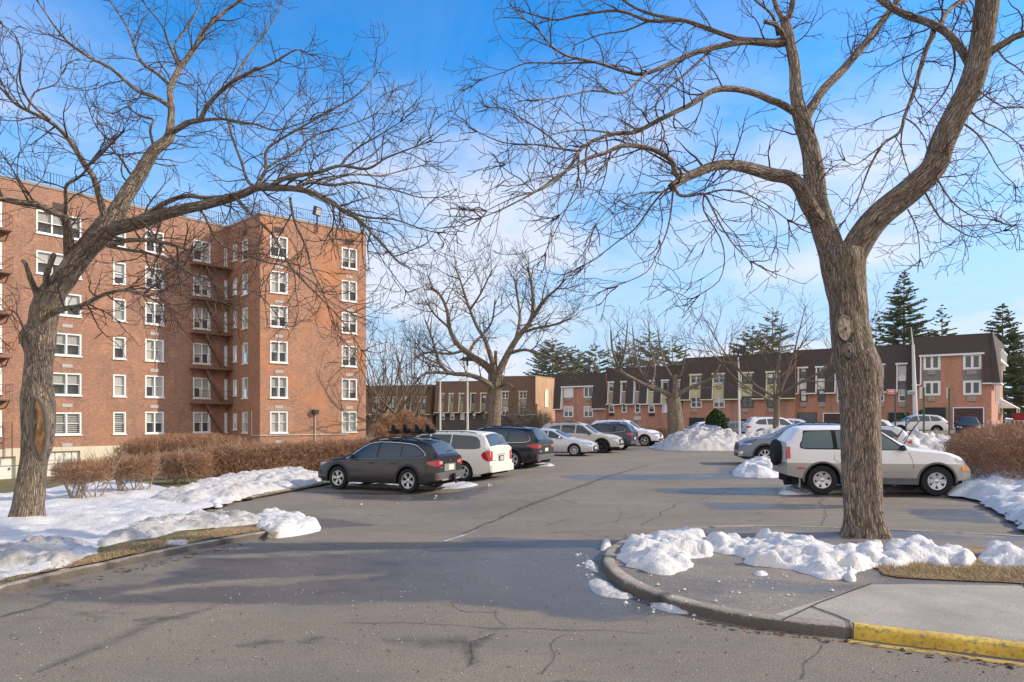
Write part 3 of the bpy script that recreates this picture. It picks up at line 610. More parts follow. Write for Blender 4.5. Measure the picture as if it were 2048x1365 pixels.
def bits(name,poly,n,smin,smax,mat,h,label,seed):
    r=random.Random(seed); xs=[p[0] for p in poly];ys=[p[1] for p in poly]; X=np.array([r.uniform(min(xs),max(xs)) for _ in range(n*4)]);Y=np.array([r.uniform(min(ys),max(ys)) for _ in range(n*4)]);k=inside(X,Y,poly);mb=MB()
    for x,y in list(zip(X[k],Y[k]))[:n]:
        q=smin+(smax-smin)*r.random()**4; z=terrain(x,y)+h; a=r.uniform(0,3); c,s_=math.cos(a)*q,math.sin(a)*q
        mb.add([(x+c,y+s_,z),(x-s_,y+c,z),(x-c,y-s_*.7,z),(x+s_,y-c*.8,z),(x,y,z+q*.8)],[(0,1,4),(1,2,4),(2,3,4),(3,0,4)])
    tag(mb.build(name,MT[mat]),label,'grit',None,'stuff')
bits('grit',gp([(0,1360),(2048,1360),(2048,1345),(1700,1290),(1400,1245),(1180,1180),(1180,1100),(900,1080),(600,1100),(0,1215)]),1500,.003,.012,'slab',.003,'pale grit and tiny stones scattered over the foreground road',1)
bits('grit',gp([(0,1360),(2048,1360),(2048,1345),(1700,1290),(1400,1245),(1180,1180),(600,1110),(0,1215)]),900,.003,.014,'leaf_litter',.003,'dark debris specks scattered over the foreground road',2)
bits('ice_bits',gp([(1240,1170),(1500,1240),(1740,1170),(1700,1150),(1500,1140),(1300,1145)],KH),70,.006,.03,'snow',KH,'small ice crumbs on the island pavement',3)
bits('ice_bits',gp([(1150,1100),(1160,1170),(1260,1215),(1400,1245),(1420,1236),(1290,1205),(1215,1165),(1195,1120)]),80,.006,.035,'snow',.0,'small ice crumbs in the gutter of the curved kerb',4)
bits('ice_bits',gp([(640,1000),(900,990),(1000,960),(1100,945),(900,1000),(700,1040)]),30,.01,.05,'snow',.0,'few ice crumbs on the lot by the parked cars',5)
bits('grit',gp([(1240,1150),(1500,1245),(1700,1262),(2100,1300),(2100,1175),(1740,1165)],KH),900,.003,.010,'slab',KH,'pale grit on the island pavement',6)
# ---------- wall with holes; local frame: u along wall, n outward normal, z up
class Wall:
    def __init__(s,A,B): # plan points, A left B right as seen from outside (camera)
        s.A=Vector((A[0],A[1],0)); d=Vector((B[0]-A[0],B[1]-A[1],0)); s.L=d.length; s.u=d.normalized(); s.n=Vector((s.u.y,-s.u.x,0))
    def p(s,u,z,o=0): q=s.A+s.u*u+s.n*o; return Vector((q.x,q.y,z))
    def uz(s,px,py):
        r=(px-CX)/F # X=r*Y
        # A.x+u.x*t = r*(A.y+u.y*t)
        t=(r*s.A.y-s.A.x)/(s.u.x-r*s.u.y); Y=s.A.y+s.u.y*t
        return t,H+(HY-py)/F*Y
    def mesh(s,mb,u0,u1,z0,z1,holes,depth=.12,o=0,mi=0,rmi=0):
        us=sorted(set([u0,u1]+[h[0] for h in holes]+[h[1] for h in holes])); zs=sorted(set([z0,z1]+[h[2] for h in holes]+[h[3] for h in holes]))
        us=[u for u in us if u0<=u<=u1]; zs=[z for z in zs if z0<=z<=z1]
        for i in range(len(us)-1):
            for j in range(len(zs)-1):
                cu=(us[i]+us[i+1])/2;cz=(zs[j]+zs[j+1])/2
                if any(h[0]<cu<h[1] and h[2]<cz<h[3] for h in holes): continue
                a,b,c,d=us[i],us[i+1],zs[j],zs[j+1]
                mb.quad(s.p(a,c,o),s.p(b,c,o),s.p(b,d,o),s.p(a,d,o),mi,[(a,c),(b,c),(b,d),(a,d)])
        for a,b,c,d in holes:
            for (x1,z1_,x2,z2) in ((a,c,b,c),(b,c,b,d),(b,d,a,d),(a,d,a,c)):
                mb.quad(s.p(x1,z1_,o),s.p(x1,z1_,o-depth),s.p(x2,z2,o-depth),s.p(x2,z2,o),rmi,[(x1,z1_),(x1+.1,z1_),(x2+.1,z2),(x2,z2)])
    def rect(s,mb,a,b,c,d,o,mi=0): mb.quad(s.p(a,c,o),s.p(b,c,o),s.p(b,d,o),s.p(a,d,o),mi,[(a,c),(b,c),(b,d),(a,d)])
    def box(s,mb,a,b,c,d,o0,o1,mi=0):
        vs=[s.p(a,c,o0),s.p(b,c,o0),s.p(b,c,o1),s.p(a,c,o1),s.p(a,d,o0),s.p(b,d,o0),s.p(b,d,o1),s.p(a,d,o1)]
        mb.add(vs,[(0,3,2,1),(4,5,6,7),(0,1,5,4),(1,2,6,5),(2,3,7,6),(3,0,4,7)],mi,None)
def ring(w,mb,a,b,c,d,t,o0,o1,mi=0):
    w.box(mb,a,b,c,c+t,o0,o1,mi); w.box(mb,a,b,d-t,d,o0,o1,mi); w.box(mb,a,a+t,c+t,d-t,o0,o1,mi); w.box(mb,b-t,b,c+t,d-t,o0,o1,mi)
WC=[0]
def window(w,parent,a,b,c,d,cols=2,o=0,rnd=random,frame='white',sill=True,t=.085,sash=True,blindf=None,style=0,proud=.03,rec=.1):
    WC[0]+=1
    mb=MB(); ring(w,mb,a,b,c,d,t,o-rec,o+proud)
    iw=(b-a-2*t-(cols-1)*t)/cols; xs=[]
    for k in range(cols):
        x0=a+t+k*(iw+t); xs.append((x0,x0+iw))
        if k: w.box(mb,x0-t,x0,c+t,d-t,o-rec,o+proud-.004)
        if sash: w.box(mb,x0,x0+iw,(c+d)/2-.025,(c+d)/2+.025,o-rec+.01,o-rec+.05)
    if sill: w.box(mb,a-.06,b+.06,c-.08,c-.001,o-.06,o+.09)
    f=mb.build('window',MT[frame],parent)
    mb=MB()
    for x0,x1 in xs: w.rect(mb,x0,x1,c+t,d-t,o-rec+.008)
    mb.build('pane',MT['pane'],f)
    mb=MB()
    for x0,x1 in xs: w.rect(mb,x0-.02,x1+.02,c,d,o-rec-.25)
    mb.build('dark_interior',MT['room'],f)
    r=rnd.random(); mb=MB()
    for x0,x1 in xs:
        q=blindf if blindf is not None else rnd.choice([.5,.5,.55,.7,1.0,1.0])
        if style==1:
            z=d-t
            while z>c+t: w.rect(mb,x0,x1,z-.07,z,o-rec-.05); z-=.14
        else: w.rect(mb,x0,x1,d-t-(d-c-2*t)*q,d-t,o-rec-.05)
    m='blind' if (r<.65 or style==1) else 'curtain'
    mb.build('window_blind' if m=='blind' else 'curtain',MT[m],f)
    return f
def apartment():
    Zs=lambda s:F/s
    def pt(x,s): Y=F/s; return ((x-CX)/F*Y,Y)
    sL=lambda x:29.5-.01352*x
    A=pt(-60,sL(-60)); I=pt(456,23.35); Cn=pt(520,25.05); Rr=pt(732,22.56)
    R=empty('brick_apartment_building',(I[0],I[1],0)); R.location=(0,0,0)
    tag(R,'six storey red brick apartment building with rooftop railing and fire escapes','building')
    ZT=18.28; sill=[.79,3.64,6.5,9.39,12.17,15.02]; wl=Wall(A,I); wr=Wall(I,Cn); ww=Wall(Cn,Rr)
    rnd=random.Random(5); wins=[]
    def cols(w,lst,rows=range(6)):
        hs=[]
        for (x0,x1,hh,ncol,rr,dz) in lst:
            u0=w.uz(x0,800)[0];u1=w.uz(x1,800)[0]
            for k in (rr or rows): hs.append((u0,u1,sill[k]+dz,sill[k]+dz+hh)); wins.append((w,u0,u1,sill[k]+dz,sill[k]+dz+hh,ncol,k,x0))
        return hs
    hl=cols(wl,[(-32,4,1.75,2,None,0),(72,163,1.62,3,None,0),(226,252,1.68,1,None,0),(290,328,1.72,2,None,0),(386,421,1.72,2,None,0),(448.5,454.5,1.66,1,None,0)])
    hr=cols(wr,[(466.5,474,1.35,1,None,.25),(484,495.5,1.72,1,None,0)])
    hw=cols(ww,[(540,575.5,1.76,2,None,0),(683,714,1.8,2,None,0)])
    mb=MB(); wl.mesh(mb,0,wl.L,-.15,ZT,hl,depth=.16); mb.build('brick_wall',MT['brick'],R)
    mb=MB(); wr.mesh(mb,0,wr.L,-2.6,ZT,hr,depth=.16); mb.build('brick_wall',MT['brick'],R)
    mb=MB(); ww.mesh(mb,0,ww.L,-2.6,ZT,hw,depth=.16); 
    # side wall going back from right end
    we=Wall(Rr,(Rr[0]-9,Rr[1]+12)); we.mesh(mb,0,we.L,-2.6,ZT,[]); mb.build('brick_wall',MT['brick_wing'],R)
    for (w,a,b,c,d,n,k,x0) in wins:
        st=1 if (k==0 and x0 in(72,226)) else 0
        window(w,R,a+.01,b-.01,c+.005,d-.005,n,0,rnd,style=st,t=.1 if b-a>.7 else .07,proud=-.02 if w is wr and x0>480 else .02)
    # coping + roof + railing
    mb=MB()
    for w in (wl,wr,ww): w.box(mb,-.12,w.L+.12,ZT,ZT+.18,-.35,.06)
    mb.build('roof_coping',MT['coping'],R)
    mb=MB(); mb.add([(A[0],A[1],ZT-.5),(I[0],I[1],ZT-.5),(Cn[0],Cn[1],ZT-.5),(Rr[0],Rr[1],ZT-.5),(Rr[0]-9,Rr[1]+12,ZT-.5),(A[0]-12,A[1]+25,ZT-.5)],[(0,1,2,3,4,5)])
    mb.build('roof',MT['coping'],R)
    for w in (wl,wr,ww):
        mb=MB(); z0=ZT+.18
        for z in (.22,1.0): mb.bar(w.p(0,z0+z,-.15),w.p(w.L,z0+z,-.15),.032)
        k=int(w.L/.19)
        for i in range(k+1):
            u=w.L*i/k; mb.bar(w.p(u,z0+(0 if i%8==0 else .22),-.15),w.p(u,z0+1.02,-.15),.04 if i%8==0 else .019)
        mb.build('roof_railing',MT['iron'],R)
    # base stucco, basement doors (left)
    mb=MB(); uG=[wl.uz(-8,900)[0],wl.uz(31,900)[0]]; uD=[wl.uz(94,900)[0],wl.uz(160,900)[0]]
    hs=[(uG[0],uG[1],-2.35,-.63),(uD[0],uD[1],-2.35,-.38)]
    wl.mesh(mb,0,wl.L-8,-2.7,-.15,hs,depth=.25,o=.05)
    wl.box(mb,0,wl.L-8,-.15,-.08,-.05,.05)
    mb.build('stucco_base',MT['stucco'],R)
    mb=MB(); wl.mesh(mb,wl.L-8,wl.L,-2.7,-.15,[]); mb.build('brick_wall',MT['brick'],R)
    mb=MB(); wl.rect(mb,uG[0],uG[1],-2.4,-.63,-.15); d1=mb.build('basement_door',MT['door_white'],R)
    mb=MB(); wl.box(mb,uG[1]-.35,uG[1]-.28,-1.55,-1.4,-.15,-.08); mb.build('handle',MT['iron'],d1)
    mb=MB(); n=4; du=(uD[1]-uD[0])/n
    for i in range(n):
        for j in range(3): wl.box(mb,uD[0]+i*du+.03,uD[0]+(i+1)*du-.03,-2.35+j*.66+.03,-2.35+(j+1)*.66-.02,-.2,-.12)
    wl.rect(mb,uD[0],uD[1],-2.4,-.38,-.19); mb.build('garage_door',MT['door_white'],R)
    # vent slabs under windows
    for (w,a,b,c,d,n,k,x0) in wins:
        if x0 in(72,290,540,683) and k<6:
            mb=MB(); m=(a+b)/2+(.5 if x0==72 else 0); w.box(mb,m-.33,m+.33,c-.85,c-.6,-.02,.03); mb.build('vent_slab',MT['slab'],R)
    for (w,a,b,c,d,n,k,x0) in wins:
        if x0 in(72,290,540,683,484) and k==5: mb=MB(); m=(a+b)/2; w.box(mb,m-.4,m+.4,d+.3,d+.75,-.02,.03); mb.build('attic_vent',MT['shingle'],R)
    # checker brick patch over a ground floor window
    mb=MB(); u0=ww.uz(532,800)[0];u1=ww.uz(580,800)[0]; n=14
    for j in range(3):
        for i in range(n):
            if (i+j)%2: a=u0+(u1-u0)*i/n; ww.box(mb,a,a+(u1-u0)/n,2.63+j*.1,2.63+j*.1+.09,-.02,.015)
    mb.build('brick_pattern',MT['siding_tan'],R)
    # pipes
    mb=MB(); u1=ww.uz(630,800)[0]; 
    mb.bar(ww.p(-.02,.62,.06),ww.p(ww.L*.82,.62,.06),.05); mb.bar(ww.p(u1,-2,.07),ww.p(u1,2.35,.07),.07); wr_u=wr.uz(505,800)[0]; mb.bar(wr.p(wr_u,.6,.05),wr.p(wr_u,2.6,.05),.05); mb.bar(wr.p(wr_u,.6,.05),wr.p(wr.L,.62,.05),.05)
    mb.build('conduit_pipe',MT['pole'],R)
    mb=MB(); ww.box(mb,u1-.18,u1+.2,2.35,2.7,.02,.35); ww.box(mb,u1-.3,u1-.18,2.45,2.72,.02,.3); mb.build('wall_lamp',MT['iron'],R)
    # roof flood light
    fl=empty('roof_floodlight',(0,0,0)); tag(fl,'square floodlight on a pole above the brick roof edge','lamp')
    u=ww.uz(633,440)[0]; P=ww.p(u,0,.12); z0=ww.uz(633,466)[1]; z1=ww.uz(633,432)[1]
    mb=MB(); mb.bar((P.x,P.y,z0),(P.x,P.y,z1),.1); mb.build('pole',MT['iron'],fl)
    M=Matrix.Translation((P.x,P.y,z1+.35))@Matrix.Rotation(math.atan2(-ww.n.x,ww.n.y)+3.6,4,'Z')@Matrix.Rotation(.25,4,'X')
    mb=MB(); mb.box(-.36,-.14,-.36,.36,.14,.36,0,M); mb.build('lamp_housing',MT['iron'],fl)
    mb=MB(); mb.box(-.28,.141,-.27,.28,.16,.27,0,M);mb.box(-.28,-.16,-.27,.28,-.141,.27,0,M); mb.build('lens',MT['slab'],fl)
    # fire escapes
    def fe(w,ua,ub,dep,floors,label,lad=True):
        f=empty('fire_escape',(0,0,0)); f.parent=R
        for k in floors:
            z=sill[k]-.35; mb=MB(); w.box(mb,ua,ub,z-.12,z-.02,.03,dep)
            for t in (ua+.15,ub-.15,(ua+ub)/2): mb.bar(w.p(t,z-.1,dep*.9),w.p(t,z-.6,.0),.06)
            mb.build('platform',MT['fe_red'],f)
            mb=MB(); 
            for zz in (.5,.95): mb.bar(w.p(ua,z+zz,dep),w.p(ub,z+zz,dep),.03);mb.bar(w.p(ua,z+zz,0),w.p(ua,z+zz,dep),.03);mb.bar(w.p(ub,z+zz,0),w.p(ub,z+zz,dep),.03)
            n=int((ub-ua)/.17)
            for i in range(n+1): u=ua+(ub-ua)*i/n; mb.bar(w.p(u,z,dep),w.p(u,z+.95,dep),.018)
            mb.build('guard_rail',MT['fe_red'],f)
            if lad and k>=1:
                mb=MB(); zb=z-2.75 if k>1 else z-2.6; u0=ua+(ub-ua)*.28;u1=ua+(ub-ua)*.78
                for o in (.35,.85): mb.bar(w.p(u0,z,o),w.p(u1,zb,o),.05,.14)
                for i in range(11): t=i/10; uu=u0+(u1-u0)*t; zz=z+(zb-z)*t; mb.bar(w.p(uu,zz,.35),w.p(uu,zz,.85),.16,.03)
                mb.build('stair_flight',MT['fe_red'],f)
    fe(wl,wl.uz(379,800)[0],wl.L-.05,1.05,[1,2,3,4,5],'')
    fe(wl,wl.uz(-30,800)[0],wl.uz(16,800)[0],1.1,[1,2,3,4,5],'',False)
    # ground ladder rail at left
    mb=MB(); ua=wl.uz(3,800)[0]; ub=wl.uz(21,800)[0]
    for u in (ua,ub): mb.bar(wl.p(u,-.8,.4),wl.p(u,1.7,.4),.05)
    for z in (1.7,.6,.2): mb.bar(wl.p(ua,z,.4),wl.p(ub,z,.4),.05)
    mb.build('drop_ladder',MT['fe_red'],R)
    mb=MB(); mb.bar(wl.p(0,-1.15,2.2),wl.p(9,-1.15,2.2),.05); mb.bar(wl.p(5,-2.5,2.2),wl.p(12,-1.9,2.2),.05)
    for i in range(5): mb.bar(wl.p(i*2.2,-2.4,2.2),wl.p(i*2.2,-1.15,2.2),.05)
    o=mb.build('handrail',MT['signpost']); tag(o,'thin grey handrail beside the basement doors','railing')
apartment()
# ---------- town houses
def lineuv(A,B): return Wall(A,B)
def town(name,label,w,off,x0,x1,yt,zb,wall_m,mans,cols,hd,ev,trim,side=None,roofm='shingle',panels=None,back=9,lean=.55,group=None,xe=None):
    """cols: (xa,xb) openings in the mansard ; hd head py ; ev eave py"""
    wo=Wall((w.A+w.n*off)[:2],(w.A+w.u*w.L+w.n*off)[:2])
    R=empty(name,(0,0,0)); tag(R,label,'building',group)
    ua,ub=wo.uz(x0,800)[0],wo.uz(x1,800)[0]; um=(x0+x1)/2
    zt=wo.uz(um,yt)[1]; zh=wo.uz(um,hd)[1]; ze=wo.uz(um,ev)[1]
    mb=MB(); wo.mesh(mb,ua,ub,zb-.6,zt,[])
    vs=[wo.p(ua,zb-.6),wo.p(ua,zt),wo.p(ua,zt,-back),wo.p(ua,zb-.6,-back),wo.p(ub,zb-.6),wo.p(ub,zt),wo.p(ub,zt,-back),wo.p(ub,zb-.6,-back)]
    uvq=[(0,zb),(0,zt),(back,zt),(back,zb)]
    mb.add(vs,[(0,1,2,3)],0,[uvq]); mb.add(vs,[(7,6,5,4)],0,[[(back,zb),(back,zt),(0,zt),(0,zb)]]); mb.add(vs,[(3,2,6,7)],0,[[(0,0),(0,9),(9,9),(9,0)]])
    mb.build('brick_wall',MT[wall_m],R)
    pr=lambda z: .06+lean*(zt-z)/max(.1,(zt-ze))
    mb=MB()
    def slab(a,b,z0,z1):
        o0,o1=pr(z0),pr(z1)
        vs=[wo.p(a,z0,.0),wo.p(b,z0,.0),wo.p(b,z0,o0),wo.p(a,z0,o0),wo.p(a,z1,.0),wo.p(b,z1,.0),wo.p(b,z1,o1),wo.p(a,z1,o1)]
        mb.add(vs,[(0,3,2,1),(4,5,6,7),(1,2,6,5),(2,3,7,6),(3,0,4,7)])
    cu=[(wo.uz(a,800)[0],wo.uz(b,800)[0]) for a,b in cols]
    segs=[];p=ua
    for a,b in cu: segs.append((p,a)); p=b
    segs.append((p,ub))
    slab(ua,ub,zh,zt)
    for a,b in segs:
        if b-a>.05: slab(a,b,ze,zh-.001)
    wo.box(mb,ua,ub,zt,zt+.12,-back,.07)
    mb.build('mansard_roof',MT[roofm],R)
    mb=MB()
    for k,(a,b) in enumerate(segs):
        if b-a>.05:
            wo.box(mb,a-.06,b+.06,ze-.13,ze-.002,0,pr(ze)+.05)
            if k>0: # left cheek seen as trim
                pass
            if k<len(segs)-1:
                vs=[wo.p(b-.02,ze,0),wo.p(b+.1,ze,0),wo.p(b+.1,ze,pr(ze)+.03),wo.p(b-.02,ze,pr(ze)+.03),wo.p(b-.02,zh,0),wo.p(b+.1,zh,0),wo.p(b+.1,zh,pr(zh)+.03),wo.p(b-.02,zh,pr(zh)+.03)]
                mb.add(vs,[(0,3,2,1),(4,5,6,7),(0,1,5,4),(1,2,6,5),(2,3,7,6),(3,0,4,7)])
    for a,b in cu: wo.box(mb,a-.12,b+.12,zh-.2,zh-.02,0,pr(zh)+.1)
    mb.build('roof_trim',MT[trim],R)
    return wo,R
rt=random.Random(11)
def fwin(wo,R,x0,x1,y0,y1,cols=1,frame='white',o=.04,sash=True,curt=True,t=.12):
    a,zt=wo.uz(x0,y0); b,_=wo.uz(x1,y0); _,zb=wo.uz(x0,y1)
    mb=MB(); ring(wo,mb,a,b,zb,zt,t,0,o+.06)
    iw=(b-a-2*t-(cols-1)*t)/cols
    for k in range(1,cols): x=a+t+k*(iw+t); wo.box(mb,x-t,x,zb+t,zt-t,0,o+.055)
    if sash: wo.box(mb,a+t,b-t,(zb+zt)/2-.03,(zb+zt)/2+.03,0,o+.03)
    f=mb.build('window',MT[frame],R); mb=MB(); wo.rect(mb,a+t,b-t,zb+t,zt-t,.03); mb.build('pane',MT['pane_far'],f)
    if curt and rt.random()<.6:
        mb=MB(); q=rt.choice([.3,.5,.5,1]); wo.rect(mb,a+t+.03,b-t-.03,zt-t-(zt-zb-2*t)*q,zt-t,.034); mb.build('window_blind',MT[rt.choice(['curtain','blind','curtain'])],f)
def fpanel(wo,R,x0,x1,y0,y1,m,o=.05,name='siding_panel'):
    a,zt=wo.uz(x0,y0); b,_=wo.uz(x1,y0); _,zb=wo.uz(x0,y1); mb=MB(); wo.box(mb,a,b,zb,zt,0,o)
    if 'siding' in name:
        z=zb+.2
        while z<zt-.05: wo.box(mb,a,b,z,z+.02,o-.01,o+.012); z+=.22
    mb.build(name,MT[m],R)
def fac(wo,R,x0,x1,y0,y1,m='ac'):
    a,zt=wo.uz(x0,y0); b,_=wo.uz(x1,y0); _,zb=wo.uz(x0,y1); mb=MB(); wo.box(mb,a,b,zb,zt,0,.16)
    n=6
    for i in range(n): z=zb+(zt-zb)*(i+.5)/n; wo.box(mb,a+.04,b-.04,z-.02,z+.02,.16,.19)
    mb.build('air_conditioner',MT[m],R)
def fdoor(wo,R,x0,x1,y0,y1,m='garage',fr='signpost',name='garage_door'):
    a,zt=wo.uz(x0,y0); b,_=wo.uz(x1,y0); _,zb=wo.uz(x0,y1); mb=MB(); wo.box(mb,a,b,zb,zt,0,.05)
    n=4
    for i in range(1,n): z=zb+(zt-zb)*i/n; wo.box(mb,a,b,z-.02,z+.02,.04,.07)
    d=mb.build(name,MT[m],R); mb=MB(); ring(wo,mb,a-.1,b+.1,zb-.1,zt+.1,.1,0,.14); mb.build('door_frame',MT[fr],d)
LM=Wall((8.9-8,96+5.46),(45.5+3,71-2.05))
G='attached brick townhouses with dark mansard roofs'
def towns():
    # A
    wo,R=town('townhouse','leftmost orange brick townhouse with four white windows under a dark mansard',LM,.3,1110,1212,749,0,'brick_town',1,[(1125,1187)],772,818,'white',group=G)
    for x0,x1 in ((1128,1147),(1168,1187)):
        fwin(wo,R,x0,x1,774,796,2,sash=False,t=.16); fwin(wo,R,x0,x1,813,835,2,sash=False,t=.16); fac(wo,R,x0+4,x1-4,797,802); fac(wo,R,x0+3,x1-4,837,842)
    # B
    bc=[(1218,1229),(1244,1254),(1270,1281),(1297,1310),(1325,1338),(1350,1362)]
    wo,R=town('townhouse','brick townhouse with six narrow slit windows between dark roof strips',LM,-.2,1212,1366,736,0,'brick_town',1,bc,761,808,'white',group=G)
    for i,(a,b) in enumerate(bc):
        fwin(wo,R,a,b,764,785,1,sash=False,t=.14); fpanel(wo,R,a,b,786,806,'siding_tan' if i<3 else 'siding_cream'); fwin(wo,R,a,b,807,826,1,t=.14)
        if i in(0,2,3,5): fac(wo,R,a+1,b-1,827,832,'iron' if i in(3,0) else 'ac')
    fac(wo,R,1269,1283,833,841,'pole')
    # C
    cc=[(1382,1404),(1427,1450),(1483,1507),(1534,1560)]
    wo,R=town('townhouse','wide brick townhouse with cream panels between its paired windows',LM,1.0,1366,1590,713,.1,'brick_town',1,cc,745,798,'cream',group=G)
    for i,(a,b) in enumerate(cc):
        fwin(wo,R,a,b,746,768,2,'white' if i<2 else 'signpost',t=.12); fpanel(wo,R,a,b,769,793,'siding_cream'); fac(wo,R,a+6,b-7,772,779); fwin(wo,R,a,b,794,816,2,'white' if i<2 else 'signpost',t=.12); fac(wo,R,a+3,b-8,818,825)
    fdoor(wo,R,1380,1408,837,868); fdoor(wo,R,1440,1457,838,868); fdoor(wo,R,1480,1500,840,868)
    # D
    dc=[(1597,1615),(1633,1651),(1671,1690),(1712,1728),(1752,1769),(1794,1813)]
    wo,R=town('townhouse','brick townhouse partly hidden by the big tree trunk with grey panels',LM,.0,1590,1826,697,.5,'brick_town',1,dc,730,785,'white',group=G)
    for i,(a,b) in enumerate(dc):
        fr='signpost' if i<2 else 'white'
        fwin(wo,R,a+3,b,733,757 if i<5 else 752,1,fr); fpanel(wo,R,a+3,b,758 if i<5 else 763,779,'white' if i<3 else 'siding_grey'); fwin(wo,R,a+3,b,780,804,1,fr); fac(wo,R,a+4,b-1,805,814)
        if i==0: fac(wo,R,a+4,b-1,759,766)
    fpanel(wo,R,1797,1813,753,763,'white',.3,name='window_box')
    fdoor(wo,R,1598,1632,827,862,'pane_far'); fdoor(wo,R,1648,1690,828,862,'garage_maroon','white'); fdoor(wo,R,1778,1815,827,858)
    # E
    wo,R=town('townhouse','tall end townhouse with two double garages at the right of the row',LM,1.2,1826,1983,673,.95,'brick_town',1,[(1841,1966)],708,768,'white',group=G,back=14)
    for x0,x1 in ((1847,1881),(1926,1963)):
        y=-1 if x0>1900 else 0
        fwin(wo,R,x0,x1,710+y*1,741+y,2,sash=False,curt=False,t=.22); fpanel(wo,R,x0,x1,742+y,763+y,'siding_grey'); fac(wo,R,x0+8,x1-10,742,750); fwin(wo,R,x0,x1,763+y,792+y,2,sash=False,curt=False,t=.22); fac(wo,R,x0+9,x1-11,794,803)
    fdoor(wo,R,1850,1890,817,856); fdoor(wo,R,1908,1966,817,856,'garage_maroon','white')
    # end face details : wall perpendicular going back
    ub=wo.uz(1983,800)[0]; c=wo.p(ub,0,0); e=c-wo.n*14+wo.u*1.25; we=Wall(c[:2],e[:2]); zt=wo.uz(1904,673)[1]; ze=wo.uz(1904,768)[1]
    mb=MB()
    o0=.5
    def sl(a,b,z0,z1,p0,p1):
        vs=[we.p(a,z0),we.p(b,z0),we.p(b,z0,p0),we.p(a,z0,p0),we.p(a,z1),we.p(b,z1),we.p(b,z1,p1),we.p(a,z1,p1)]; mb.add(vs,[(0,3,2,1),(4,5,6,7),(0,1,5,4),(1,2,6,5),(2,3,7,6),(3,0,4,7)])
    wb_=MB(); we.mesh(wb_,0,we.L,.2,zt,[]); wb_.build('end_wall',MT['brick_town'],R); rb_=MB(); rb_.add([we.p(-.2,zt+.12),we.p(we.L,zt+.12),wo.p(ub,zt+.12,-14)],[(0,1,2)]); rb_.build('roof',MT['shingle'],R)
    zm=zt-2.3; sl(-.3,13.5,zm,zt+.1,.45,.1); sl(-.5,3.2,ze,zm-.002,.75,.45)
    mb.build('mansard_roof',MT['shingle'],R)
    mb=MB(); we.box(mb,-.4,3.3,ze-.15,ze-.01,0,.8); we.box(mb,3.3,13.6,zm-.2,zm-.01,0,.55); 
    for a in (4.0,6.6,8.2,10.4): we.box(mb,a,a+1.2,zm+.95,zm+1.1,.2,.6)
    mb.build('roof_trim',MT['white'],R)
    for (a,b,z0,z1) in ((4.1,5.1,zm,zm+.95),(6.7,7.6,zm,zm+.95),(8.3,9.2,zm-.9,zm+.95),(10.5,11.5,zm-.2,zm+.95),(8.3,9.2,2.6,5.8),(4.2,4.9,3.6,6.9),(6.2,6.8,3.6,6.9),(12,12.8,2.2,4.4)):
        mb=MB(); o=.46 if z0>=zm-1 else .02; ring(we,mb,a,b,z0,z1,.12,0,o+.08); f=mb.build('window',MT['white'],R); mb=MB(); we.rect(mb,a+.1,b-.1,z0+.1,z1-.1,o+.03); mb.build('pane',MT['pane_far'],f)
    mb=MB(); Pp=[we.p(8.6,4.2,.05),we.p(12.8,4.2,.05),we.p(12.8,3.1,1.7),we.p(8.6,3.1,1.7)]; mb.quad(*Pp); q=[p-Vector((0,0,.08)) for p in Pp]; mb.quad(*q[::-1]); mb.quad(Pp[0],Pp[3],we.p(8.6,3.1,.05),we.p(8.6,3.1,.05)); mb.bar(we.p(8.7,1,1.6),we.p(8.7,3.1,1.6),.08);mb.bar(we.p(12.7,1,1.6),we.p(12.7,3.1,1.6),.08)
    mb.build('entrance_canopy',MT['white'],R)
    # ---- left brown row
    LB=Wall(((640-CX)/F*116,116),((1116-CX)/F*106,106)); G2='brown shingled townhouses behind the left car row'
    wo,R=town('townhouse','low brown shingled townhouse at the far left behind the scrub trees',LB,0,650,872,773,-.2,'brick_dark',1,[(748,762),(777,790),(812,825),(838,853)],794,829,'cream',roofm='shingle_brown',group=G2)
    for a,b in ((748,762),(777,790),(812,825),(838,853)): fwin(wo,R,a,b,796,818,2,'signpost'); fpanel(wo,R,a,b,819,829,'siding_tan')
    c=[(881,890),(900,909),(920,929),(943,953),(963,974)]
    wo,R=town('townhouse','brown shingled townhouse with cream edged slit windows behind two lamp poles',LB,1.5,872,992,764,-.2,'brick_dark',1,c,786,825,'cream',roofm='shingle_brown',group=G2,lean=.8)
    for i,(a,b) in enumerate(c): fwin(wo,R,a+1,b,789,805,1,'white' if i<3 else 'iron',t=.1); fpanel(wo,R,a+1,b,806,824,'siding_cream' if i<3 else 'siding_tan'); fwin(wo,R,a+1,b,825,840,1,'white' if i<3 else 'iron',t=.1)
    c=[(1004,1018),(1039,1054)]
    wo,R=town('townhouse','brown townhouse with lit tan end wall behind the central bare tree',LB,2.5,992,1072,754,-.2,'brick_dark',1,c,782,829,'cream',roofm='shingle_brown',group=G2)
    for i,(a,b) in enumerate(c): fwin(wo,R,a,b,784,798,2,t=.14); fpanel(wo,R,a,b,799,813,'siding_tan'); fwin(wo,R,a,b,814,832,2,t=.14)
    # tan lit end walls
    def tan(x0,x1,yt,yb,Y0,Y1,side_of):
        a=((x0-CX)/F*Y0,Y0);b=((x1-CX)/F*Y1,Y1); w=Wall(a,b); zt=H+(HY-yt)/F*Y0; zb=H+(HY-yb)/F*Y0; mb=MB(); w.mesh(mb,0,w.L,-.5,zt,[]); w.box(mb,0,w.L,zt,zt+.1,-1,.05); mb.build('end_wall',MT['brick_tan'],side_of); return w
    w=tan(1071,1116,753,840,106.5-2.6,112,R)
    fwin(w,R,1089,1096,779,815,1,'cream',t=.15); fwin(w,R,1107,1114,777,800,1,t=.15)
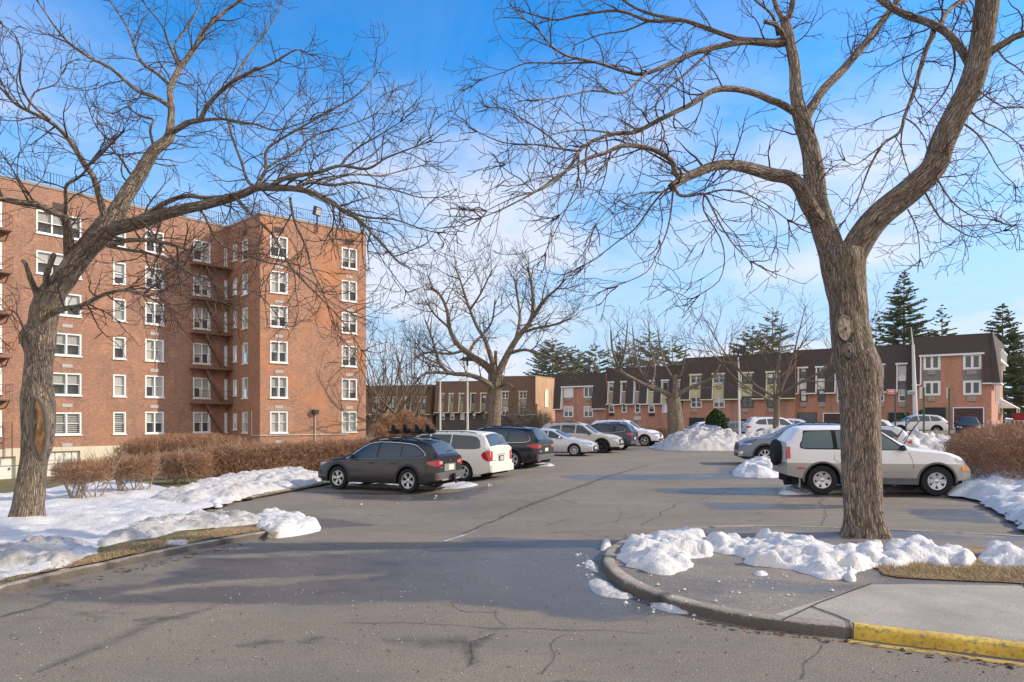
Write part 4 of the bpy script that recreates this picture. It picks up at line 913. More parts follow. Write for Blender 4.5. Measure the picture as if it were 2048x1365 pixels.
    tan(861,874,771,834,111-1.7,113,R)
towns()
def misc():
    # street/light poles
    def lamp(px,ytop,ybase,Y,w,label,head=True,lean=0,base=None):
        T=at(px,ytop,Y); b=at(px+lean,ybase,Y); e=empty('light_pole',(b.x,b.y,0)); tag(e,label,'light pole'); z0=terrain(b.x,b.y)
        mb=MB(); mb.tube([Vector((0,0,z0)),Vector((T.x-b.x,0,T.z))],[w,w*.55],10,cap=True); mb.build('pole',MT['pole'],e,smooth=True,ang=40)
        if head:
            mb=MB(); x=T.x-b.x; mb.box(x-.35,-.28,T.z,x+.35,.28,T.z+.22); mb.box(x-.5,-.12,T.z+.02,x+.5,.12,T.z+.14); mb.box(x-.06,-.06,T.z-.35,x+.06,.06,T.z+.3); mb.build('lamp_head',MT['iron'],e)
    lamp(1476.5,706,864,52,.10,'tall white light pole with dark head in front of the cream panelled townhouse',lean=3)
    lamp(935,722,860,46,.085,'white lamp pole just left of the central bare tree')
    lamp(880.5,757,862,50,.08,'shorter white lamp pole left of the other lamp pole',False)
    # big white pole
    b=at(1832,836,60);m=at(1826,690,60);t=at(1822,655,60); e=empty('flag_pole',(b.x,b.y,0)); tag(e,'tall tapering white pole beside the green street sign','pole')
    mb=MB(); mb.tube([Vector((0,0,.4)),m-Vector((b.x,b.y,0))],[.24,.11],12,cap=True); mb.tube([m-Vector((b.x,b.y,0)),t-Vector((b.x,b.y,0))],[.06,.035],8,cap=True); mb.build('pole',MT['pole'],e,smooth=True,ang=40)
    mb=MB(); q=t-Vector((b.x,b.y,0)); mb.box(q.x-.22,-.03,q.z,q.x+.22,.03,q.z+.05); mb.build('finial',MT['iron'],e)
    def txt(s,size,loc,mat,parent,name='lettering'):
        c=bpy.data.curves.new(name,'FONT'); c.body=s; c.size=size; c.align_x='CENTER'; c.align_y='CENTER'; c.extrude=.004; c.materials.append(mat)
        q=bpy.data.objects.new(name,c); link(q); bpy.context.view_layer.update(); me=bpy.data.meshes.new_from_object(q); bpy.data.objects.remove(q)
        o=bpy.data.objects.new(name,me); link(o,parent); o.location=loc; o.rotation_euler=(math.pi/2,0,0)
    # red sign
    Y=46; b=at(1790.5,860,Y); e=empty('parking_sign',(b.x,b.y,0)); tag(e,'small red and white no parking sign on a green post','sign')
    zt=at(1790,784,Y).z; mb=MB(); mb.bar((0,0,.2),(0,0,zt),.075); mb.build('post',MT['signpost'],e)
    x0=at(1772,780,Y).x-b.x;x1=at(1789,780,Y).x-b.x;z1=at(1772,779.5,Y).z;z0=at(1772,788.5,Y).z
    mb=MB(); mb.box(x0,-.1,z0,x1,-.07,z1); s=mb.build('sign_plate',MT['sign_red'],e)
    mb=MB(); mb.box(x0+.1,-.104,z0+.12,x0+.38,-.101,z0+.17);mb.add([(x1-.1,-.104,z0+.145),(x1-.2,-.104,z0+.24),(x1-.2,-.104,z0+.05)],[(0,2,1)]); mb.box(x0,-.103,z1-.03,x1,-.1005,z1);mb.box(x0,-.103,z0,x1,-.1005,z0+.02); mb.build('arrow',MT['sign_white'],s)
    txt('NO PARKING',.085,((x0+x1)/2,-.104,z1-.08),MT['sign_white'],s); 
    # green sign
    b=at(1813.2,860,Y+2); e=empty('street_sign',(b.x,b.y,0)); tag(e,'green street name sign in front of the white pole','sign')
    x0=at(1812.5,785,Y+2).x-b.x;x1=at(1828.5,785,Y+2).x-b.x;z1=at(1812,784,Y+2).z;z0=at(1812,790.5,Y+2).z
    mb=MB(); mb.bar((x0-.02,0,.2),(x0-.02,0,z1+.25),.06); mb.build('post',MT['signpost'],e)
    mb=MB(); mb.box(x0,-.08,z0,x1,-.06,z1); s=mb.build('sign_plate',MT['sign_green'],e); mb=MB(); mb.box(x0+.12,-.05,z1+.03,x1-.05,-.03,z1+.1); mb.build('sign_back',MT['sign_back'],e)
    txt('35 AV',.2,((x0+x1)/2,-.084,(z0+z1)/2),MT['sign_white'],s)
    for px,yt,yb,Y,xx in ((1847.5,775,865,40,(1840.5,1850.5)),(1898.5,776,855,44,(1894,1900.5))):
        b=at(px,yb,Y); e=empty('sign_post',(b.x,b.y,0)); tag(e,('left' if px<1860 else 'right')+' dark post carrying a pale sign back before the garages','sign')
        zt=at(px,yt,Y).z; mb=MB(); mb.bar((0,0,.1),(0,0,zt),.075); mb.build('post',MT['signpost'],e)
        x0=at(xx[0],800,Y).x-b.x;x1=at(xx[1],800,Y).x-b.x; mb=MB(); mb.box(x0,.05,zt-.66,x1,.07,zt+.02); mb.build('sign_plate',MT['sign_back'],e)
    # low street wall, red bin, chain fence at far right
    a=at(1800,866,50);b=at(1890,866,50); mb=MB(); mb.box(a.x,49.8,0,b.x,50.2,at(1800,862,50).z); o=mb.build('low_wall',MT['concrete']); tag(o,'low concrete wall in front of the silver hatchback on the street','wall')
    a=at(2036,850,60);b=at(2075,850,60); mb=MB(); mb.box(a.x,59,.5,b.x,60.6,at(2036,828,60).z); mb.box(a.x-.05,58.95,at(2036,828,60).z,b.x+.05,60.65,at(2036,828,60).z+.08); o=mb.build('red_bin',simple('red_bin_paint',(.5,.03,.02),.5)); tag(o,'red container at the right edge of the photo','bin')
    mb=MB(); a=at(1975,842,56);b=at(2100,842,56)
    n=14
    for i in range(n+1): x=a.x+(b.x-a.x)*i/n; mb.bar((x,56,.3),(x,56,a.z),.05)
    for z in (a.z,a.z-.5,a.z-1): mb.bar((a.x,56,z),(b.x,56,z),.03)
    o=mb.build('wire_fence',MT['pole']); tag(o,'light wire fence behind the right hedge','fence')
misc()
# ---------- tree growth
def rvec(r): return Vector((r.gauss(0,1),r.gauss(0,1),r.gauss(0,1))).normalized()
def walk(r,p,d,L,n,wob,trop,droop=0):
    pts=[p.copy()]; st=L/n
    for i in range(n):
        d=(d+rvec(r)*wob+trop+Vector((0,0,-droop*i/n))).normalized(); p=p+d*st; pts.append(p.copy())
    return pts
def interp(pts,t):
    k=t*(len(pts)-1); i=min(int(k),len(pts)-2); f=k-i; return pts[i].lerp(pts[i+1],f),(pts[i+1]-pts[i]).normalized()
class P: pass
def grow(mb,pts,r0,r1,lv,pr,r,t0=.15,flat=None):
    n=len(pts); L=sum((pts[i+1]-pts[i]).length for i in range(n-1))
    if lv>=pr.maxlv: return
    dens=pr.dens[lv]; k=max(1,int(L*dens+r.random()))
    for j in range(k):
        t=t0+(1-t0)*(j+r.random())/k; p,d=interp(pts,t); rr=r0+(r1-r0)*t
        a=math.radians(r.uniform(*pr.ang)); ax=d.cross(rvec(r))
        if ax.length<.1: continue
        nd=(Matrix.Rotation(a,3,ax.normalized())@d)
        ln=pr.len[lv]*r.uniform(.55,1.25)*(1-.35*t)
        cr=min(rr*.75,pr.rad[lv]*r.uniform(.8,1.2)); seg=pr.seg[lv]
        q=walk(r,p,nd,ln,seg,pr.wob,pr.trop,pr.droop)
        mb[0 if lv==0 and pr.limbs else 1].tube(q,[cr+(pr.tip-cr)*(i/seg) for i in range(seg+1)],4 if cr>.02 else 3)
        grow(mb,q,cr,pr.tip,lv+1,pr,r)
def mkpr(**k):
    p=P(); p.maxlv=3;p.dens=[1.6,3,4.5];p.len=[1.5,.75,.35];p.rad=[.02,.011,.007];p.seg=[6,4,3];p.ang=(28,65);p.wob=.34;p.trop=Vector((0,0,.03));p.droop=0;p.bias=Vector((0,0,0));p.bw=[1,1,1];p.tip=.0045;p.limbs=False
    for a,b in k.items(): setattr(p,a,b)
    return p
def limb3(path,Z0,d0,d1,curv=1.0):
    n=len(path);L=[0]
    for i in range(n-1): L.append(L[-1]+math.hypot(path[i+1][0]-path[i][0],path[i+1][1]-path[i][1]))
    return [at(x,y,Z0+d0+(d1-d0)*(l/L[-1])**curv) for (x,y),l in zip(path,L)]
def crom(pts,sub=4):
    out=[];n=len(pts)
    for i in range(n-1):
        p0=pts[max(i-1,0)];p1=pts[i];p2=pts[i+1];p3=pts[min(i+2,n-1)]
        for j in range(sub):
            t=j/sub; out.append(.5*((2*p1)+(p2-p0)*t+(2*p0-5*p1+4*p2-p3)*t*t+(3*p1-p0-3*p2+p3)*t**3))
    out.append(pts[-1]); return out
def traced(name,label,Z0,trunk,limbs,pr,seed,knots=(),lk=1.0,twigm='twig'):
    r=random.Random(seed); root=gnd(trunk[0][0],trunk[0][1]); base=at(trunk[0][0],trunk[0][1],Z0)
    R=empty(name,(0,0,0)); tag(R,label,'tree')
    S=1/F*Z0
    # detailed trunk
    tb=MB(); barkv=[]
    def thick(path3,wid,nn,sub,rough,cap=False,roots=False):
        """wid: px widths per control point"""
        P=crom(path3,sub); W=[]; m=len(path3)
        for i in range(m-1):
            for j in range(sub): f=j/sub; f=f*f*(3-2*f); W.append(wid[i]+(wid[i+1]-wid[i])*f)
        W.append(wid[-1]); b=len(tb.v); k=len(P); prev=None; run=0
        for i,p in enumerate(P):
            t=(P[min(i+1,k-1)]-P[max(i-1,0)]).normalized()
            u=(Vector((1,0,0))-t*t.x) if prev is None else prev-t*prev.dot(t)
            u.normalize();prev=u;w=t.cross(u); R0=W[i]*.5*(p.y/F)
            if i: run+=(P[i]-P[i-1]).length
            for j in range(nn):
                a=2*math.pi*j/nn; c,s=math.cos(a),math.sin(a)
                q=p+(u*c+w*s)*R0; rad=1.0
                if rough:
                    N=noise.noise(Vector((c*1.3+seed,s*1.3,run*.9)))*.10+noise.noise(Vector((c*R0*14,s*R0*14,run*1.6)))*.05*min(1,.3/R0)
                    if roots and run<.5: N+=(.5-run)**1.5*1.1*(abs(math.sin(a*2.5+.6))**2+.25*noise.noise(Vector((c*3,s*3,seed))))
                    for (kx,ky,kr,kh,dirx) in KN:
                        dd=(q-kx).length
                        if dd<kr: N+=.55*kh*(1-(dd/kr)**2)**2
                    q=p+(u*c+w*s)*R0*(1+N)
                tb.v.append(tuple(q)); barkv.extend((c*R0+seed*.01,s*R0,run+seed*3.3+len(barkv)*0))
        for i in range(k-1):
            for j in range(nn):
                j2=(j+1)%nn; tb.f.append((b+i*nn+j,b+i*nn+j2,b+(i+1)*nn+j2,b+(i+1)*nn+j)); tb.m.append(0); tb.uv.append(None)
        if cap: tb.f.append(tuple(b+(k-1)*nn+j for j in range(nn)));tb.m.append(1 if cap=='cut' else 0);tb.uv.append(None)
        return P
    KN=[(at(x,y,Z0-dd),0,kr,kh,0) for x,y,dd,kr,kh in knots]
    tp=[at(x,y,Z0) for x,y,w in trunk]
    g=Vector((0,0,terrain(tp[0].x,tp[0].y)+KH-.12)); tp[0].z=min(tp[0].z,g.z)
    thick(tp,[w for x,y,w in trunk],72,14,True,roots=True)
    ends={'T':[(x,y,0.0) for x,y,w in trunk]}
    grown=[]
    for nm,par,path,w0,w1,dend in limbs:
        w0*=lk; w1*=lk; pr_=ends[par]; x0,y0=path[0]; d0=min(pr_,key=lambda q:(q[0]-x0)**2+(q[1]-y0)**2)[2]
        n=len(path);Ls=[0]
        for i in range(n-1): Ls.append(Ls[-1]+math.hypot(path[i+1][0]-path[i][0],path[i+1][1]-path[i][1]))
        ends[nm]=[(x,y,d0+(dend-d0)*l/Ls[-1]) for (x,y),l in zip(path,Ls)]
        p3=[at(x,y,Z0+d) for x,y,d in ends[nm]]
        ws=[w0+(w1-w0)*(l/Ls[-1])**.8 for l in Ls]
        stub=nm.startswith('!')
        if w0>=9:
            ww=list(ws); Pc=thick(p3,ww,18 if w0<24 else 40,5,True,cap=True)
        else:
            Pc=crom(p3,3); m=len(Pc); b0=len(tb.v); 
            tb.tube(Pc,[max(.006,(w0+(w1-w0)*(i/(m-1))**.8)*.5*(q.y/F)) for i,q in enumerate(Pc)],7)
            for q in tb.v[b0:]: barkv.extend((q[0],q[1],q[2]))
        if not stub: grown.append((nm,Pc,w0,w1))
    tb.at['bark']=barkv
    tb.build('trunk',[MT['bark'],MT['cut_wood']],R,smooth=True)
    limb=MB(); tw=MB()
    for nm,Pc,w0,w1 in grown:
        m=len(Pc)
        if w0>14: t0=.35
        else: t0=.12
        pr2=pr
        grow((limb,tw),Pc,w0*.5*Z0/F*.5,max(.006,w1*.5*Z0/F),0,pr2,r,t0)
        # terminal spray
        if w1<8:
            p=Pc[-1];d=(Pc[-1]-Pc[-3]).normalized()
            for _ in range(3):
                q=walk(r,p,(d+rvec(r)*.4).normalized(),pr.len[0]*r.uniform(.22,.42),6,pr.wob,pr.trop,pr.droop)
                tw.tube(q,[.010-(.0055)*i/6 for i in range(7)],3); grow((limb,tw),q,.01,.004,1,pr,r)
    if limb.v: limb.build('branches',MT['bark_limb'],R,smooth=True)
    tw.build('crown',MT[twigm],R,smooth=True)
    return R
def main_trees():
    # left tree
    T=[(53,1047,72),(55,1030,62),(58,1000,60),(62,960,56),(68,920,53),(75,880,62),(76,840,64),(76,800,65),(76,760,57),(78,720,54),(80,680,62),(85,650,54),(90,620,56),(103,590,54),(127,560,49),(148,530,47),(177,495,46),(205,465,50),(222,440,42)]
    L=[('A','T',[(205,470),(220,448),(250,395),(281,347),(307,303),(334,281),(343,260)],42,21,1.0),
     ('A1','A',[(338,272),(343,228),(340,189),(343,171),(360,136),(387,101),(409,62),(457,18),(500,-10)],18,6,2.2),
     ('A1b','A1',[(342,215),(307,193),(272,180),(220,136),(176,114),(127,75),(79,9)],11,3,.2),
     ('A1c','A1',[(343,175),(316,149),(281,123),(264,79),(246,40),(211,-10)],9,3,1.2),
     ('A1d','A1',[(360,136),(351,119),(334,79),(325,53),(290,9)],8,3,.4),
     ('A1e','A1',[(360,136),(349,90),(370,62),(395,20),(398,-20)],6,2,3.0),
     ('A2','A',[(343,265),(378,246),(400,239),(413,215),(435,189),(466,163),(500,145),(545,127),(589,101),(611,105)],14,3,-1.2),
     ('A2b','A2',[(400,242),(440,238),(479,244),(515,250),(549,261),(593,250),(620,240)],8,2,-2.2),
     ('A2c','A2',[(466,163),(490,120),(520,80),(545,45),(560,10)],6,2,.5),
     ('A3','A',[(309,300),(300,262),(307,240),(290,235),(268,225),(253,214),(225,228),(190,215)],7,2,2.2),
     ('C','T',[(213,450),(189,360),(171,334),(145,290),(119,259),(88,237),(35,211),(0,176),(-40,150)],17,4,-1.5),
     ('C2','C',[(171,334),(189,321),(220,290),(246,264)],8,5,-2.0),
     ('C3','C',[(100,240),(60,205),(40,160),(42,110),(30,70),(5,50)],7,2,-2.5),
     ('C4','C',[(56,220),(70,185),(110,170),(122,150)],5,2,-1),
     ('D','T',[(140,520),(138,500),(136,461),(130,440),(123,428)],26,18,-.6),
     ('D1','D',[(125,430),(101,422),(75,410),(44,406),(0,398),(-60,390),(-120,380)],18,8,-2.2),
     ('D2','D',[(128,435),(132,405),(132,373),(150,360),(167,347),(185,320),(200,300)],11,3,-1.6),
     ('D3','D1',[(60,408),(40,370),(20,330),(-10,290)],6,2,-3),
     ('B','T',[(215,462),(240,455),(272,448),(325,430),(373,417),(400,412),(444,401),(488,387),(514,376),(549,376),(593,378),(628,388),(664,404),(686,422),(716,439),(751,474),(795,523)],34,4,-1.6),
     ('B0','B',[(262,448),(300,425),(335,404),(373,392),(410,396),(460,394)],14,8,-.2),
     ('B1','B',[(510,375),(528,348),(532,338),(532,303),(558,281),(611,250),(664,220),(716,189),(751,149)],10,2.5,-.6),
     ('B1b','B1',[(532,338),(554,323),(593,303),(628,272),(699,250),(751,228),(782,193)],7,2,.6),
     ('B2','B',[(512,377),(494,360),(483,325),(466,281),(457,246),(448,202),(470,160)],9,2.5,.8),
     ('B3','B',[(540,375),(563,360),(602,351),(637,345),(681,332),(734,338),(773,316),(817,299),(852,286)],12,2.5,-2.8),
     ('B3b','B3',[(681,332),(710,300),(760,270),(800,245)],6,2,-1.8),
     ('B4','B',[(593,378),(620,365),(664,371),(708,365),(751,373),(795,382),(839,395),(883,395)],9,2,.0),
     ('B4b','B4',[(640,368),(700,350),(760,352),(810,340),(850,330)],5,2,1.2),
     ('B5','B',[(628,389),(681,417),(734,435),(787,439),(839,457),(874,466)],8,2,-3.2),
     ('B6','B',[(470,392),(497,425),(545,470),(576,525),(611,567),(650,605),(690,650),(722,700)],9,2,-2.6),
     ('B7','B',[(580,395),(589,444),(611,492),(624,540),(646,584),(662,640)],7,2,-.4),
     ('B7b','B7',[(585,425),(560,470),(535,510)],4,2,.5),
     ('B8','T',[(225,490),(252,482),(293,481),(337,488),(370,498)],12,7,-2.0),
     ('B9','T',[(215,492),(252,500),(293,506),(331,520),(366,541),(407,557),(454,579),(491,579),(527,598),(560,640)],9,2,-2.4),
     ('B9b','B9',[(290,506),(300,540),(318,560),(322,600),(330,640)],4,1.5,-1.6),
     ('B10','T',[(108,625),(130,618),(164,611),(205,591),(249,581),(293,591),(320,585)],14,4,-2.8),
     ('B11','B',[(262,447),(281,440),(314,477),(337,506),(366,535),(400,560),(430,600)],6,2,-2.9),
     ('B12','B',[(390,415),(407,429),(436,484),(480,506),(531,524),(575,535),(626,565),(648,594),(700,627)],7,2,.6),
     ('B13','B',[(716,439),(740,480),(765,520),(790,555),(810,580)],4,1.5,-2),
     ('E1','T',[(60,700),(40,640),(20,620),(0,628)],6,2,-1.5),
     ('!S1','T',[(92,622),(80,600),(62,560),(52,530),(44,520)],20,8,-.5),
     ('!S2','T',[(95,585),(92,560),(98,535),(108,510)],16,11,-.9)]
    kn=[(44,672,.1,.35,.55),(112,770,.15,.4,.2),(108,835,.1,.5,.15),(78,690,.28,.3,.18),(240,480,.25,.3,.2)]
    pr=mkpr(dens=[3.2,4.0,4.4],len=[1.25,.62,.29],droop=.04)
    R=traced('bare_tree','leaning bare tree with a long decayed trunk scar at the left',12.9,[(x,y,w*.89) for x,y,w in T],L,pr,21,kn,.86)
    # scar on the trunk
    Z=12.9-.27; o=[(72,802),(80,808),(87,825),(90,850),(90,880),(86,900),(80,912),(73,900),(68,880),(68,850),(69,820)]
    c=Vector((0,0,0)); pts=[at(x,y,Z-.02+.0012*(x-78)**2*.4) for x,y in o]; cc=at(78,858,Z+.03); mb=MB(); n=len(pts)
    mids=[p.lerp(cc,.5)+Vector((0,.01,0)) for p in pts]
    for i in range(n): j=(i+1)%n; mb.quad(pts[i],pts[j],mids[j],mids[i]); mb.add([mids[i],mids[j],cc],[(0,1,2)])
    tr=[q for q in R.children if q.name.startswith('trunk')][0]
    mb.build('decayed_wood',MT['rotten_wood'],tr,smooth=True)
    mb=MB(); rim=[at(78+(x-78)*1.32,858+(y-858)*1.12,Z+.02+.001*abs(x-78)) for x,y in o]; rim=crom(rim+[rim[0]],4); mb.tube(rim,[.045+.012*noise.noise(p*6) for p in rim],8); mb.build('scar_rim',MT['smooth_bark'],tr,smooth=True)
    # right tree
    T=[(1730,1086,106),(1730,1070,86),(1728,1040,79),(1726,1000,77),(1724,950,78),(1722,900,78),(1720,850,77),(1718,800,79),(1717,770,86),(1713,730,88),(1706,695,82),(1699,650,76),(1697,610,78),(1691,570,84),(1686,530,90),(1685,508,92),(1686,494,70),(1686,486,34)]
    L=[('L','T',[(1690,560),(1668,515),(1656,480),(1642,440),(1632,400),(1628,352),(1620,300),(1610,264),(1598,220)],62,33,.4),
     ('Rr','T',[(1690,560),(1706,510),(1734,461),(1765,426),(1818,382),(1866,334),(1884,286),(1910,233),(1936,185),(1954,132),(1968,60),(1978,-30),(1985,-120)],60,44,-.8),
     ('L0','L',[(1598,222),(1592,189),(1589,132),(1576,66),(1569,40)],28,20,1.2),
     ('L0a','L0',[(1571,50),(1555,20),(1545,-10),(1530,-60)],12,7,1.8),('L0b','L0',[(1572,48),(1582,20),(1588,-10),(1600,-80)],14,8,.8),
     ('L1','L',[(1608,245),(1629,207),(1650,176),(1681,145),(1708,114),(1730,88),(1760,48),(1791,7),(1815,-30),(1850,-80)],20,11,2.2),
     ('L2','L',[(1590,225),(1560,207),(1545,202),(1510,187),(1466,178),(1426,182),(1386,207),(1351,224),(1315,242),(1271,264),(1228,268),(1184,283),(1157,303)],16,7,-1.8),
     ('L2a','L2',[(1157,303),(1126,299),(1074,290),(1008,286),(955,264)],6,2,-1.2),
     ('L2b','L2',[(1157,303),(1131,343),(1087,378),(1030,395),(973,422)],6,2,-2.6),('L2c','L2',[(1157,303),(1157,334),(1153,373),(1126,431),(1109,466),(1091,505)],5,1.5,-1.6),
     ('L2d','L2a',[(1126,299),(1096,272),(1052,242),(1008,220),(977,215)],5,1.5,-.4),
     ('L2e','L2',[(1228,268),(1190,262),(1140,262),(1080,280),(1010,330)],5,1.5,-3.0),
     ('L3','L0',[(1577,80),(1560,88),(1530,86),(1488,84),(1444,92),(1400,103),(1359,119),(1293,147),(1250,143),(1192,125),(1140,114),(1105,94),(1074,57),(1052,40)],16,3,-1.0),
     ('L3b','L3',[(1293,147),(1271,167),(1245,187),(1184,182),(1131,193),(1080,200)],7,2,-2.2),('L3c','L3',[(1192,125),(1118,127),(1052,127),(1008,145),(964,158)],5,1.5,-.2),
     ('L3d','L3',[(1425,97),(1399,123),(1359,158),(1324,189),(1311,220),(1329,264),(1320,299)],7,3,-.2),
     ('L4','L0',[(1570,78),(1548,84),(1515,82),(1479,79),(1438,66),(1400,52),(1359,40),(1298,42),(1236,22),(1157,31),(1109,40),(1050,25)],13,3,2.0),
     ('L4b','L4',[(1359,40),(1293,26),(1250,4),(1220,-20)],8,4,2.6),('L4c','L4',[(1298,42),(1250,62),(1200,70),(1150,90)],5,2,3.0),
     ('!L5','L0',[(1572,85),(1560,60),(1548,48),(1530,44)],12,9,.6),('L5b','L0',[(1556,70),(1550,45),(1541,26),(1514,4),(1490,-20)],8,4,0),
     ('K','L',[(1642,450),(1618,412),(1598,372),(1575,355),(1545,350),(1488,334),(1453,330),(1425,333),(1395,345),(1370,356),(1342,374)],36,17,-2.2),
     ('K1','K',[(1365,362),(1350,345),(1343,322),(1315,303),(1285,294),(1245,292),(1206,308),(1179,316),(1118,351),(1074,382),(1008,417),(964,435)],13,2.5,-3.4),
     ('K2','K',[(1340,375),(1325,386),(1302,413),(1271,457),(1236,483),(1201,510),(1170,530)],6,1.5,-1.4),('K3','K',[(1346,380),(1342,422),(1333,466),(1315,505),(1293,545),(1236,571)],5,1.5,-2.6),
     ('K4','K',[(1350,378),(1362,392),(1386,391),(1408,389),(1425,417),(1443,453),(1469,492),(1500,523)],9,2,-3.0),
     ('K5','K4',[(1408,389),(1447,380),(1488,387),(1532,409),(1575,440)],5,1.5,-3.6),('K6','K4',[(1408,389),(1408,422),(1440,475),(1449,518),(1438,562),(1399,590)],4.5,1.5,-2.2),
     ('K7','K',[(1336,385),(1280,387),(1228,409),(1192,448)],5,1.5,-3.4),('K8','K',[(1346,380),(1320,400),(1325,440),(1318,480)],4,1.5,-.6),
     ('K9','K1',[(1245,292),(1200,340),(1170,380),(1120,430)],4,1.5,-2.6),
     ('R1','Rr',[(1965,125),(1985,102),(2007,88),(2029,75),(2048,68),(2090,50),(2150,20)],18,10,-1.0),('R1b','R1',[(1995,98),(2010,120),(2040,140),(2080,190)],5,2,-2),
     ('R2','Rr',[(1952,150),(1936,122),(1922,98),(1910,84),(1888,62),(1853,44),(1818,33),(1787,18),(1755,-5)],20,13,.8),
     ('R2b','R2',[(1880,58),(1888,35),(1910,9),(1927,4),(1960,-10)],12,7,1.8),
     ('R2c','R2',[(1868,50),(1865,72),(1853,97),(1840,141),(1826,189),(1809,233),(1800,264),(1765,290),(1738,338),(1716,396),(1690,440)],12,2,-1.0),
     ('R2d','R2c',[(1809,236),(1830,250),(1848,275),(1853,294)],4,2,-.2),('R2e','R2c',[(1809,236),(1802,281),(1808,315),(1818,347)],4,2,.4),('R2f','R2',[(1905,84),(1910,130),(1895,175),(1870,210),(1840,240)],6,2,1.6),
     ('R2g','R2c',[(1830,180),(1812,160),(1805,130),(1815,90)],4,1.5,.6),('R2h','R2c',[(1765,290),(1740,310),(1710,330),(1690,322)],3.5,1.5,-.4),
     ('R3','Rr',[(1925,246),(1954,268),(1976,299),(1998,338),(2029,369)],5,1.5,-1.8),
     ('R4','Rr',[(1850,385),(1879,435),(1910,457),(1949,475),(2007,462)],5,1.5,-1.8),('R5','Rr',[(1816,420),(1835,462),(1840,519)],4,1.5,-1.2),('R6','Rr',[(1870,350),(1901,400),(1941,431),(1990,440)],5,1.5,-2.6),
     ('R7','Rr',[(1935,215),(1960,240),(2000,260),(2040,290)],5,2,.6),('R8','Rr',[(1945,170),(1975,195),(2010,215),(2050,215)],5,2,-1.6)]
    kn=[(1690,650,.30,.34,.42),(1697,705,.34,.26,.30),(1756,745,.05,.5,.20),(1668,745,.2,.3,.1),(1606,355,.15,.3,.35),(1603,303,.15,.15,.25),(1636,310,.05,.12,.4),(1642,505,.25,.2,.25),(1705,510,.3,.22,.2),(1880,318,.22,.2,.15)]
    pr=mkpr(dens=[3.1,4.2,4.8],len=[1.0,.52,.25],droop=.10,tip=.004,rad=[.017,.010,.0062])
    R=traced('bare_tree','tall forked bare tree with sawn branch scars on the corner island at the right',10.9,[(x,y,w*.92) for x,y,w in T],L,pr,33,kn,.9)
    tr=[q for q in R.children if q.name.startswith('trunk')][0]
    def scar(cx,cy,rx,ry,dz,mat,rim,name,tilt=-.1,hole=True):
        Z=10.9-dz; mb=MB(); n=28; c=at(cx,cy,Z); sx=rx/F*Z; sy=ry/F*Z; M=Matrix.Translation(c)@Matrix.Rotation(tilt,4,'Z')
        ring_=[]
        for k,f in enumerate((1,.8,.55,.3,.1)):
            ring_.append([M@Vector((sx*f*math.cos(a)*(1+.08*noise.noise(Vector((math.cos(a)*2,math.sin(a)*2,cx)))),-.02*(1-f)+.012*noise.noise(Vector((math.cos(a)*f*4,math.sin(a)*f*4,k))),sy*f*math.sin(a)*(1+.1*noise.noise(Vector((math.cos(a)*2,math.sin(a)*2,cy)))))) for a in [2*math.pi*i/n for i in range(n)]])
        for k in range(4):
            for i in range(n): j=(i+1)%n; mb.quad(ring_[k][i],ring_[k][j],ring_[k+1][j],ring_[k+1][i])
        mb.add(ring_[4],[tuple(range(n))]); d=mb.build(name,MT[mat],tr,smooth=True)
        mb=MB(); loop=ring_[0]+[ring_[0][0]]; mb.tube([p+Vector((0,.015,0)) for p in loop],[rim*(1+.5*noise.noise(p*9)) for p in loop],7); mb.build('scar_rim',MT['smooth_bark'] if mat!='cut_wood' else MT['bark_limb'],d,smooth=True)
        mb=MB(); arc=[M@Vector((sx*1.04*math.cos(a),-.012,sy*1.06*math.sin(a))) for a in [math.radians(q) for q in range(195,350,9)]]; mb.tube(arc,[.004+.012*math.sin(math.pi*i/(len(arc)-1)) for i in range(len(arc))],6); mb.build('bark_gap',MT['under'],d)
        if hole: mb=MB(); mb.box(-.008,-.035,-.03,.008,-.015,.02,0,M); mb.build('hollow',MT['under'],d)
    scar(1689,658,19,24,.47,'cut_wood',.026,'sawn_stub',.35)
    scar(1696,702,10,15,.44,'smooth_bark',.022,'branch_scar',.1)
main_trees()
